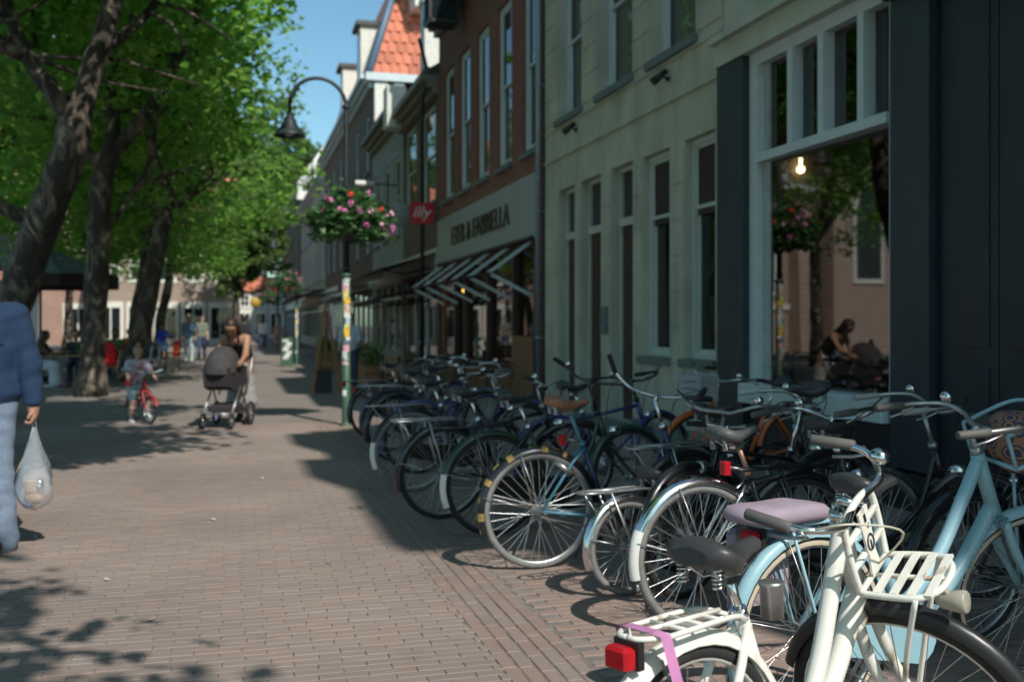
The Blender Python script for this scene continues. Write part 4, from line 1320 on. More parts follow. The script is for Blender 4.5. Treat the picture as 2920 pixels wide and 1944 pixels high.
def flower_basket(x, y, z, R, seed, label, nleaf=2600, nfl=44, squash=.62):
    t = thing('flower_basket', label, 'flower basket', (x,y,z-.3), group='flower baskets on the lamp posts')
    b = MB(); b.lathe([(.06,-.30),(.20,-.25),(.30,-.12),(.34,.02),(.32,.02),(.05,-.2)], (x,y,z-.05), 20); part('basket', b, M_BLACK, t)
    g_ = np.random.default_rng(seed)
    d = g_.normal(size=(nleaf,3)); d /= np.linalg.norm(d,axis=1)[:,None]
    lump = 1+.13*np.sin(d[:,0]*7+seed)*np.cos(d[:,1]*6)+.10*np.sin(d[:,2]*8)
    P = d*_v((R,R,R*squash))*(g_.random(nleaf)**.38*lump)[:,None]
    P[:,2] += .06 - .12*np.abs(np.hypot(P[:,0],P[:,1])/R)**2
    me = leaf_mesh('foliage', P+_v((0,0,.3)), .095, seed, M_BASKLEAF, .3)
    o = part('foliage', me, None, t); o['kind'] = 'stuff'
    for k in range(nfl):
        d = g_.normal(size=3); d /= np.linalg.norm(d)
        if d[2] < -.55: d[2] *= -.5
        p = d*_v((R,R,R*squash))*(1.0+.12*g_.random()) + _v((x,y,z+.03-.1*(1-abs(d[2]))))
        b = MB()
        for q in range(9):                      # an umbel of small florets, five petals each
            e = g_.normal(size=3); e /= np.linalg.norm(e)
            c = p + e*.032
            u = np.cross(e,(.3,.2,.9)); u /= np.linalg.norm(u); w = np.cross(e,u)
            for j in range(5):
                a = 2*PI*j/5
                dr = u*math.cos(a)+w*math.sin(a); sd = -u*math.sin(a)+w*math.cos(a)
                b.add([c, c+dr*.014+sd*.009+e*.004, c+dr*.026+e*.007, c+dr*.014-sd*.009+e*.004],[(0,1,2,3)])
        part('blossom', b, FLOW[1] if k % 7 == 3 else (FLOW[2] if k % 3 == 0 else FLOW[0]), t)
    return t
def lamp_post(x, y, label, top=4.93, arm_dir=-1, R=.40, nst=17, rp=.062, seed=1):
    t = thing('street_lamp', label, 'street lamp', (x,y,0), group='gooseneck lamp posts along the bikes')
    b = MB(); b.lathe([(rp+.035,0),(rp+.035,.02),(rp+.004,.03),(rp,.06),(rp,2.18)], (x,y,0), 18); b.lathe([(rp+.012,0),(rp+.012,.05),(rp,.055)], (x,y,2.14), 18)
    part('pole', b, M_GREENPOLE, t)
    S = [(x,y,2.18),(x,y,3.2),(x,y,top-.35)]
    arc = [(x + arm_dir*R*(1-math.cos(a)), y, top-.35+.0 + 1.02*R*1.0*math.sin(a)+.35*math.sin(a)*0) for a in np.linspace(0,PI*.98,16)]
    b = MB(); b.tube(S+arc[1:], [.045,.042,.036]+[.028]*15, 10)
    for zz in (2.25, 2.62, 3.35, top-.36): b.lathe([(.05,0),(.058,.02),(.05,.05)], (x,y,zz), 12)
    part('gooseneck', b, M_DARKPOLE, t)
    ex, ez = arc[-1][0], arc[-1][2]
    b = MB(); b.tube([(ex,y,ez),(ex,y,ez-.16)], .026, 8)
    b.lathe([(.035,0),(.05,-.07),(.075,-.09),(.10,-.17),(.20,-.31),(.235,-.345),(.225,-.35),(.18,-.30),(.05,-.17)], (ex,y,ez-.12), 24)
    part('lamp_shade', b, M_DARKPOLE, t)
    b = MB(); b.sphere((ex,y,ez-.40), (.085,.085,.07), 12, 8); part('globe', b, mat('lamp_globe', (0.55,0.55,0.5), .3), t)
    g_ = np.random.default_rng(seed); z = .88; k = int(g_.integers(10))
    for i in range(nst):
        hh = g_.choice([.05,.07,.09,.11,.13]); a0 = -PI/2 + g_.uniform(-.75,.55)
        sticker(t, x, y, z, hh, g_.uniform(1.0,1.9), a0, rp, k); z += hh*g_.uniform(.72,1.15); k += 1+int(g_.integers(3))
        if z > 2.1: break
    sticker(t, x, y, .43, .09, 1.0, -PI/2-.55, rp, 0)
    return t
lamp_post(1.55, 14.9, 'nearest green lamp post covered in stickers, gooseneck lamp and flower basket', seed=3, nst=22)
flower_basket(1.60, 14.9, 2.98, .60, 9, 'big hanging basket of pink and red geraniums on the nearest lamp post', 3000, 52)
lamp_post(2.15, 37.7, 'second green lamp post beside the easel sign, small with distance', top=5.0, R=.42, seed=8, nst=16)
flower_basket(1.75, 37.6, 2.95, .62, 10, 'flower basket on the second lamp post, pink and white with distance', 1100, 26)
lamp_post(2.3, 59, 'third lamp post far down the street', top=5.0, seed=12, nst=12)
flower_basket(1.9, 58.9, 2.95, .62, 12, 'flower basket on the farthest lamp post, tiny with distance', 700, 18)

# ---- terrace of the cafe on the right: awnings, easel, benches, planters
def awning(label, y0, y1, zw, xf, zf, m, val=.22, group=None):
    t = thing('shop_awning', label, 'awning', (FX, y0, zf), group='dark awnings over the far shops')
    b = MB(); b.prism([(FX-.02,zw),(FX-.02,zw+.03),(xf,zf+.03),(xf,zf)], 'y', y0, y1); part('canopy', b, m, t)
    b = MB(); n = int((y1-y0)/.25)
    for i in range(n):
        a = y0+(y1-y0)*i/n; c = y0+(y1-y0)*(i+1)/n
        b.add([(xf-.004,a,zf),(xf-.004,c,zf),(xf-.004,c-.02,zf-val),(xf-.004,(a+c)/2,zf-val-.03),(xf-.004,a+.02,zf-val)],[(0,1,2,3,4)])
    part('valance', b, m, t)
    b = MB(); b.tube([(xf,y0,zf+.015),(xf,y1,zf+.015)], .035, 8); part('front_bar', b, M_BLACK, t)
    for y in (y0+.3, y1-.3):
        b = MB(); b.tube([(FX-.02,y,zw-.35),((FX+xf)/2-.1,y+.15,(zw+zf)/2-.32),(xf+.03,y,zf-.02)], .025, 6); part('folding_arm', b, M_BLACK, t)
    return t
awning('long dark awning under the red sign', 26.8, 39.0, 3.35, 3.75, 2.92, M_DARKAWN)
awning('lower dark awning beside the easel sign', 19.0+8.5, 33.5, 2.5, 3.7, 2.12, M_DARKAWN, .12)
awning('faded brown awning beyond the easel sign', 41, 52, 3.1, 3.2, 2.6, mat('faded_brown_awning', (0.22,0.15,0.10), .9), .3)
awning('far dark awning in front of the plain brick house', 63, 80, 3.6, 3.4, 3.1, M_DARKAWN)
# wooden easel sign
t = thing('easel_sign', 'tall wooden easel sign standing on the pavement by the terrace', 'easel', (1.85,22.0,0))
M_EASEL = mat('easel_pine', (0.26,0.13,0.06), .6, 0, .25, 10)
for (p, q) in (((1.56,21.75,0),(1.86,22.0,2.0)),((2.16,21.85,0),(1.90,22.02,1.7)),((1.9,22.75,0),(1.88,22.04,1.75))):
    b = MB(); b.bar(p, q, .055, .04, (0,1,0)); part('leg', b, M_EASEL, t)
b = MB(); b.bar((1.62,21.78,.62),(2.12,21.84,.62), .05, .05); part('ledge', b, M_EASEL, t)
b = MB(); b.add([(1.62,21.83,.02),(1.98,21.86,.02),(1.98,21.95,.50),(1.62,21.92,.50),(1.62,21.87,.02),(1.98,21.90,.02),(1.98,21.99,.50),(1.62,21.96,.50)],[(0,1,2,3),(7,6,5,4),(0,4,5,1),(1,5,6,2),(2,6,7,3),(3,7,4,0)])
part('board', b, M_BLACK, t)
def bench(x, y, rot, label, m=M_WOOD):
    t = thing('terrace_bench', label, 'bench', (x,y,0), (0,0,rot), group='wooden benches on the cafe terrace')
    for k in range(4):
        b = MB(); b.bbox(-.75,.75,-.2+k*.105,-.2+k*.105+.09,.42,.45,.006); part('slat', b, m, t, world=False)
    for k in range(3):
        b = MB(); b.bbox(-.75,.75,.22,.245,.52+k*.12,.61+k*.12,.006); part('back_slat', b, m, t, world=False)
    for sx in (-.65,.65):
        b = MB(); b.box(sx-.03,sx+.03,-.2,-.15,0,.419); b.box(sx-.03,sx+.03,.25,.29,0,.88); b.box(sx-.03,sx+.03,-.15,.25,.34,.40); part('leg', b, M_BLACK, t, world=False)
bench(3.1, 19.3, PI/2+.1, 'nearest wooden bench under the bare awning frame')
bench(3.3, 23.2, PI/2, 'wooden bench behind the easel sign')
bench(3.2, 28.8, PI/2-.1, 'farthest wooden bench beneath the low dark awning')
for k, (x, y) in enumerate(((2.7,20.9),(2.75,25.4),(2.6,31.5))):
    t = thing('planter_box', ['brown planter box nearest the stickered lamp post','brown planter box between the two far benches','brown planter box under the long dark awning'][k], 'planter', (x,y,0), group='planter boxes along the terrace')
    for j in range(4):
        b = MB(); b.bbox(x-.22,x+.22,y-.6,y+.6,.04+j*.15,.18+j*.15,.008); part('plank', b, M_WOOD, t)
    b = MB(); leaf_cloud(b, (x,y,.82), (.25,.6,.3), 320, .1, 70+k); o = part('foliage', b, M_LEAFDARK, t); o['kind']='stuff'
# bollards and a white sticker covered cabinet by the second post
t = thing('utility_box', 'narrow cabinet plastered in white stickers beside the second lamp post', 'cabinet', (1.75,36.6,0))
b = MB(); b.bbox(1.55,1.95,36.45,36.75,0,1.0,.015); part('body', b, M_GREENPOLE, t)
for k in range(7):
    b = MB(); z = .25+.1*k; xx = 1.60+.06*(k%3); b.box(xx,xx+.2,36.443,36.449,z,z+.09); part('sticker', b, bpy.data.materials['sticker_%d' % (0 if k%2 else 2)] if bpy.data.materials.get('sticker_0') else M_WHITE, t)
for k, (x, y) in enumerate(((2.35,47),(2.4,52),(2.5,68))):
    t = thing('bollard', ['iron bollard beyond the second lamp post','iron bollard before the faded brown awning','farthest iron bollard down the street'][k], 'bollard', (x,y,0), group='iron bollards along the kerb')
    b = MB(); b.lathe([(.09,0),(.09,.08),(.06,.12),(.055,.75),(.075,.8),(.075,.86),(.03,.95)], (x,y,0), 14); part('post', b, M_BLACK, t)
    b = MB(); b.lathe([(.062,0),(.062,.07)], (x,y,.6), 14); part('band', b, M_WHITE, t)
t = thing('hanging_shop_sign', 'yellow shop sign hanging out over the far end of the street', 'sign', (1.3,62,3.0))
b = MB(); b.lathe([(.02,-.05),(.30,-.05),(.30,.05),(.02,.05)], (1.15,62,2.75), 20, Matrix.Rotation(PI/2,3,'X')); part('panel', b, mat('sign_yellow', (0.42,0.26,0.03), .5), t)
b = MB(); b.tube([(1.15,62,3.05),(1.15,62,3.5),(5.2,62,3.5)], .04, 6); part('bracket', b, M_BLACK, t)
# wall lamp with its white head out on a rod
t = thing('bracket_lamp', 'small white lamp on a thin rod out from the grey brown house', 'lamp', (4.3,33,5.9))
b = MB(); b.tube([(5.2,33.3,6.0),(4.2,33.3,6.02)], .025, 6); part('rod', b, M_BLACK, t)
b = MB(); b.lathe([(.09,-.3),(.10,-.28),(.10,.3),(.08,.32)], (4.05,33.3,6.02), 12, Matrix.Rotation(PI/2,3,'Y')); part('lamp_head', b, M_CREAMPAINT, t)

# ---- terrace on the left
M_TABLE = mat('terrace_table_top', (0.30,0.20,0.10), .5, 0, .2, 8)
M_ALU = mat('brushed_aluminium', (0.55,0.56,0.57), .35, .9, .06, 20)
def table(x, y, label, w=.7, l=1.2, rot=0):
    t = thing('terrace_table', label, 'table', (x,y,0), (0,0,rot), group='terrace tables under the trees')
    b = MB(); b.bbox(-l/2,l/2,-w/2,w/2,.71,.74,.006); part('table_top', b, M_TABLE, t, world=False)
    for sx in (-l/2+.25, l/2-.25):
        b = MB(); b.tube([(sx,0,.04),(sx,0,.709)], .035, 10); part('column', b, M_ALU, t, world=False)
        b = MB(); b.bar((sx-.28,0,.03),(sx+.28,0,.03),.06,.03); b.bar((sx,-.28,.03),(sx,.28,.03),.058,.028); part('foot', b, M_ALU, t, world=False)
def chair(x, y, rot, label, m, fm):
    t = thing('terrace_chair', label, 'chair', (x,y,0), (0,0,rot), group='terrace chairs under the trees')
    b = MB(); b.bbox(-.21,.21,-.21,.21,.43,.455,.008); part('seat', b, m, t, world=False)
    b = MB(); V=[]
    b.add([(-.2,-.2,.6),(.2,-.2,.6),(.2,-.25,.86),(-.2,-.25,.86),(-.2,-.22,.6),(.2,-.22,.6),(.2,-.27,.86),(-.2,-.27,.86)],[(3,2,1,0),(4,5,6,7),(0,1,5,4),(1,2,6,5),(2,3,7,6),(3,0,4,7)]); part('backrest', b, m, t, world=False)
    for sx in (-.19,.19):
        b = MB(); b.tube([(sx,.19,0),(sx*.95,.18,.43)], .013, 6); part('leg', b, fm, t, world=False)
        b = MB(); b.tube([(sx,-.22,0),(sx*.97,-.19,.45),(sx,-.26,.86)], .013, 6); part('leg', b, fm, t, world=False)
table(-3.75, 26.0, 'terrace table with the woman in the white skirt seated at it', rot=.05)
table(-3.3, 30.2, 'terrace table behind the red jacket chair', rot=.1)
table(-2.6, 33.6, 'terrace table between the third trunk and the slim trunks')
table(-4.6, 34.5, 'terrace table behind the second trunk')
table(-5.6, 29.0, 'terrace table farthest left under the dark umbrella')
M_TEAK = mat('chair_teak', (0.34,0.20,0.07), .55, 0, .2, 9)
chair(-4.55, 26.0, -PI/2, 'yellowish wooden chair of the woman in the white skirt', M_TEAK, M_BLACK)
chair(-2.95, 26.35, PI/2+.2, 'chair with a bright red jacket over its back', M_TEAK, M_ALU)
chair(-3.75, 27.0, PI, 'chair behind the terrace table, its sitter facing the street', M_TEAK, M_BLACK)
chair(-2.5, 30.4, PI/2, 'empty metal chair at the second terrace table', M_ALU, M_ALU)
chair(-5.5, 30.0, PI, 'chair under the dark umbrella', M_TEAK, M_BLACK)
chair(-5.2, 27.6, -PI/3-PI/2, 'wooden chair of the person in the pink top', M_TEAK, M_BLACK)
chair(-6.3, 29.2, -PI/2, 'wooden chair of the person in the red top', M_TEAK, M_BLACK)
chair(-2.4, 32.2, PI/2, 'metal chair of the person in the blue shirt', M_ALU, M_ALU)
chair(-1.9, 33.6, PI/2, 'wooden chair at the table between the trunks', M_TEAK, M_BLACK)
chair(-3.2, 34.2, PI, 'wooden chair of the person in the orange top', M_TEAK, M_BLACK)
chair(-4.6, 35.4, PI, 'wooden chair of the person in the white top', M_TEAK, M_BLACK)
chair(-3.3, 31.1, PI, 'chair of the person in green at the second table', M_ALU, M_ALU)
b = MB()
b.sphere((-2.92,26.37,.78), (.17,.25,.27), 14, 10); b.sphere((-2.98,26.3,.55), (.24,.28,.12), 14, 8); b.tube([(-2.9,26.6,.9),(-2.84,26.66,.7),(-2.95,26.62,.5)], [.06,.07,.05], 8)
solo('red_jacket', b, mat('bright_red_cloth', (0.75,0.015,0.03), .7, 0, .2, 9), 'bright red jacket hung over a terrace chair', 'jacket')
b = MB(); b.lathe([(.10,0),(.13,.02),(.15,.3),(.17,.36),(.165,.36),(.14,.05)], (-3.25,25.95,.741), 14)
solo('paper_bag', b, mat('cream_paper', (0.6,0.55,0.42), .8, 0, .12, 8), 'cream paper bag standing on the terrace table', 'bag')
b = MB(); leaf_cloud(b, (-3.55,26.05,.95), (.1,.1,.12), 120, .06, 5); b.lathe([(.05,0),(.06,.12)], (-3.55,26.05,.741), 10)
solo('table_plant', b, M_LEAFDARK, 'small green plant on the terrace table', 'plant')
for k,(x,y) in enumerate(((-3.95,25.9),(-4.05,26.15))):
    b = MB(); b.lathe([(.028,0),(.04,.09),(.037,.09),(.03,.01)], (x,y,.741), 12)
    solo('cup', b, M_WHITE, ['white cup on the terrace table nearer the street','white cup on the terrace table by the seated woman'][k], 'cup')
t = thing('terrace_umbrella', 'dark terrace umbrella with a grey green canopy left of the second trunk', 'umbrella', (-4.9,29.0,0))
b = MB(); b.tube([(-4.9,29,0),(-4.9,29,3.5)], .035, 8); part('pole', b, M_BLACK, t)
M_UMB = mat('grey_green_canopy', (0.12,0.15,0.14), .8, 0, .3, 5, dirt=((0.3,0.34,0.32), 4, .6))
n = 8; hub = (-4.9,29,3.55)
ring = [(-4.9+2.0*math.cos(2*PI*k/n+PI/8), 29+2.0*math.sin(2*PI*k/n+PI/8), 2.72) for k in range(n)]
for k in range(n):
    a, c = _v(ring[k]), _v(ring[(k+1)%n])
    b = MB(); mid = (a+c)/2*.62+_v(hub)*.38-_v((0,0,.06))
    b.add([hub, a*.62+_v(hub)*.38, mid, c*.62+_v(hub)*.38, a, (a+c)/2-_v((0,0,-.03)), c], [(0,1,2),(0,2,3),(1,4,5,2),(2,5,6,3)], True); part('canopy_panel', b, M_UMB, t)
    b = MB(); lo = _v((0,0,.32)); b.add([a,c,c-lo,a-lo],[(0,1,2,3)]); part('valance', b, M_DARKAWN, t)
    b = MB(); b.tube([_v(hub)-_v((0,0,.06)), a-_v((0,0,.03))], .014, 5); part('rib', b, M_BLACK, t)
b = MB(); b.lathe([(.35,0),(.35,.08),(.05,.12)], (-4.9,29,0), 16); part('base', b, M_BLACK, t)
# old lamp at the far left edge
t = thing('wall_lantern', 'old dark lantern hanging at the far left edge before the grey pavilion', 'lantern', (-9.2,42,3.5))
b = MB(); b.tube([(-9.2,42,5.6),(-9.2,42,5.1)], .03, 6); b.lathe([(.04,0),(.08,-.05),(.30,-.30),(.27,-.31),(.05,-.1)], (-9.2,42,5.1), 14); b.tube([(-9.2,42,5.6),(-9.2,46,5.6)], .04, 6); part('lamp_shade', b, M_DARKPOLE, t)
b = MB(); b.tube([(-9.2,42,4.85),(-9.2,42,4.6)], [.1,.04], 8); part('globe', b, mat('lamp_globe', (0.55,0.55,0.5)), t)
# small fallen leaves and scraps on the paving
M_SCRAP = mat('pale_scrap', (0.55,0.5,0.38), .8); M_FALLEN = mat('yellow_green_leaf', (0.22,0.30,0.05), .7)
FL = [(1.9,5.7,1),(.25,9.9,0),(-.15,7.9,0),(1.62,4.55,1),(.55,6.3,0),(-.4,5.3,0),(.9,11.6,0),(-.7,6.2,0)]
FLL = ['small green leaf lying on the paving by the grey tyred teal bicycle','pale dry leaf on the paving towards the pram','pale dry leaf on the paving near the clear plastic bag','small green leaf on the dark gutter bricks, nearest the photographer','pale dry leaf alone in the middle of the sunny paving','pale dry leaf nearest the photographer on the left paving','pale dry leaf on the paving before the stickered lamp post','pale dry leaf on the paving below the denim man']
for k, (x, y, gm) in enumerate(FL):
    b = MB(); s = .016+.006*(k%3); a = k*1.3; ca, sa = math.cos(a)*s, math.sin(a)*s
    b.add([(x-ca,y-sa,.018),(x+sa*.6,y-ca*.6,.021),(x+ca,y+sa,.03),(x-sa*.6,y+ca*.6,.020)],[(0,1,2),(0,2,3)])
    solo('fallen_leaf', b, M_FALLEN if gm else M_SCRAP, FLL[k], 'leaf', 'green leaves fallen by the bicycles' if gm else 'pale fallen leaves on the paving')
# ================================================================ bicycles
M_CHROME = chrome()
M_STEEL = mat('dull_steel', (0.42,0.42,0.42), .38, .85, .15, 25)
M_RUBBER = mat('black_rubber', (0.022,0.021,0.021), .8, 0, .25, 30)
M_GREYRUB = mat('dusty_grey_tyre', (0.19,0.19,0.185), .85, 0, .18, 18)
M_BLACKPAINT = mat('black_bike_paint', (0.012,0.012,0.015), .3, 0, .2, 10, coat=.4)
M_NAVY = mat('navy_bike_paint', (0.03,0.035,0.10), .35, 0, .2, 9, coat=.3)
M_TEAL = mat('teal_bike_paint', (0.08,0.22,0.30), .4, 0, .15, 9, coat=.2)
M_LIGHTBLUE = mat('light_blue_bike_paint', (0.28,0.47,0.54), .42, 0, .06, 7, coat=.2, dirt=((0.17,0.24,0.27), 14, .61))
M_WHITEBIKE = mat('white_bike_paint', (0.76,0.74,0.67), .42, 0, .06, 9, coat=.2, dirt=((0.36,0.30,0.22), 16, .62))
M_ORANGE = mat('orange_bike_paint', (0.55,0.13,0.03), .4, 0, .1, 9, coat=.3)
M_COBALT = mat('cobalt_bike_paint', (0.035,0.045,0.16), .4, 0, .1, 9, coat=.3)
M_GREENB = mat('dark_green_bike_paint', (0.02,0.05,0.03), .4, 0, .1, 9, coat=.3)
M_BROWNSEAT = mat('brown_leather', (0.33,0.15,0.09), .45, 0, .2, 14)
M_BLACKSEAT = mat('worn_black_saddle', (0.045,0.045,0.047), .42, 0, .25, 10)
M_GREYSEAT = mat('grey_worn_saddle', (0.10,0.10,0.105), .5, 0, .25, 10)
M_REDLENS = mat('red_lens', (0.45,0.012,0.018), .2, 0, .1, 40)
M_GRIP = mat('grey_rubber_grip', (0.10,0.095,0.09), .65, 0, .2, 20)
M_CREAMTYRE = mat('cream_tyre_wall', (0.52,0.44,0.33), .8, 0, .12, 12)
M_WHITEFEND = mat('white_mudguard_tip', (0.72,0.72,0.68), .4, 0, .06, 8)
M_SPOKE = mat('spoke_steel', (0.55,0.55,0.54), .3, .9, .1, 20)
M_CASE = mat('black_chaincase', (0.02,0.02,0.022), .35, 0, .2, 8)

_wheel_cache = {}
def wheel_meshes(R, tyre_m, rim_m, nsp, spoke_r, tyre_r, wall_m):
    key = (R, tyre_m.name, rim_m.name, nsp, spoke_r, tyre_r, wall_m.name if wall_m else '')
    if key in _wheel_cache: return _wheel_cache[key]
    def ring(r, n=52): return [(r*math.cos(2*PI*i/n), 0, r*math.sin(2*PI*i/n)) for i in range(n)]
    b = MB(); b.sweep(ring(R-tyre_r*1.75), [(-.013,-.008),(-.014,.006),(.014,.006),(.013,-.008),(-.013,-.008)], (0,1,0), True)
    rim = b.mesh('wheel', rim_m)
    b = MB(); b.tube(ring(R-tyre_r), tyre_r, 9, True); ty = b.mesh('tyre', tyre_m)
    ww = None
    if wall_m:
        b = MB()
        for s in (-1,1):
            b.sweep(ring(R-tyre_r*1.25), [(s*tyre_r*.93,-tyre_r*.45),(s*tyre_r*1.03,0),(s*tyre_r*.93,tyre_r*.35)], (0,1,0), True)
        ww = b.mesh('tyre_wall', wall_m)
    b = MB(); rr = R-tyre_r*1.8
    for k in range(nsp):
        a = 2*PI*k/nsp; s = 1 if k % 2 else -1; tw = .42 if (k//2) % 2 else -.42
        h = .028
        p0 = (h*math.cos(a+tw*2.2), s*.030, h*math.sin(a+tw*2.2)); p1 = (rr*math.cos(a), s*.003, rr*math.sin(a))
        b.tube([p0, p1], spoke_r, 4, cap=False)
    sp = b.mesh('spokes', M_SPOKE)
    b = MB(); My = Matrix.Rotation(PI/2,3,'X')
    b.lathe([(.012,-.065),(.012,-.045),(.030,-.036),(.032,-.03),(.020,-.024),(.020,.024),(.032,.03),(.030,.036),(.012,.045),(.012,.065)], (0,0,0), 14, My)
    hb = b.mesh('hub', M_STEEL)
    _wheel_cache[key] = (rim, ty, ww, sp, hb)
    return _wheel_cache[key]

def add_wheel(root, c, rotz, R, tyre_m, rim_m, nsp=36, spoke_r=.0016, tyre_r=.021, wall_m=None, axis=None):
    rim, ty, ww, sp, hb = wheel_meshes(R, tyre_m, rim_m, nsp, spoke_r, tyre_r, wall_m)
    w = part('wheel', rim, None, root, world=False, loc=tuple(c))
    if axis is not None: w.rotation_euler = axis.to_euler()
    for nm, me in (('tyre',ty),('tyre_wall',ww),('spokes',sp),('hub',hb)):
        if me: part(nm, me, None, w, world=False)
    return w

def fender_mb(c, R, a0, a1, S=None, w=.029, n=22):
    b = MB(); pts = [(c[0]+R*math.cos(a), c[1], c[2]+R*math.sin(a)) for a in np.linspace(a0, a1, n)]
    pr = [(-w,-.018),(-w*.85,.002),(-w*.4,.013),(0,.016),(w*.4,.013),(w*.85,.002),(w,-.018)]
    pr = pr + [(x*.93, y-.003) for x, y in reversed(pr)] + [pr[0]]
    b.sweep(pts, [(x,-y) for x, y in pr], (0,1,0)); return b

def saddle(root, p, m, tilt=0.0, L=.27, W=.105, springs=True):
    xs = [-.5,-.44,-.32,-.18,-.02,.14,.3,.42,.5]
    ws = [.50,.86,1.0,.92,.62,.36,.25,.21,.10]
    zs = [.030,.046,.040,.022,.008,.008,.018,.024,.016]
    th = [.03,.055,.06,.055,.045,.035,.03,.03,.02]
    b = MB(); V = []; n = 12
    for x, w, z, t in zip(xs, ws, zs, th):
        for k in range(n):
            a = 2*PI*k/n
            ca, sa = math.cos(a), math.sin(a)
            yy = w*W*np.sign(ca)*abs(ca)**.75
            zz = z + (t*.32*abs(sa)**.7 if sa > 0 else -t*abs(sa)**.9) - .10*abs(yy)*1.6
            V.append((x*L, yy, zz))
    F = []
    for i in range(len(xs)-1):
        for k in range(n):
            l = (k+1) % n
            F.append((i*n+k, (i+1)*n+k, (i+1)*n+l, i*n+l))
    b.add(V, F, True); e = (len(xs)-1)*n
    b.f += [tuple(range(n)), tuple(e+k for k in reversed(range(n)))]; b.s += [False, False]
    M = Matrix.Translation(p) @ Matrix.Rotation(-tilt, 4, 'Y')
    b.xf(M); s = part('saddle', b, m, root, world=False)
    b = MB()
    for y in (-.022,.022): b.tube([(L*.42,y*.4,-.01),(L*.12,y,-.045),(-L*.22,y,-.045),(-L*.40,y*2.2,-.005)], .004, 5)
    if springs:
        for y in (-.055,.055):
            b.tube([(-L*.36+.013*math.cos(t), y+.013*math.sin(t), -.06+.05*t/31) for t in np.linspace(0,31,50)], .003, 4)
    b.obox((0,0,-.05),(.05,.05,.03)); b.xf(M); part('seat_springs', b, M_CHROME, s, world=False)
    return s

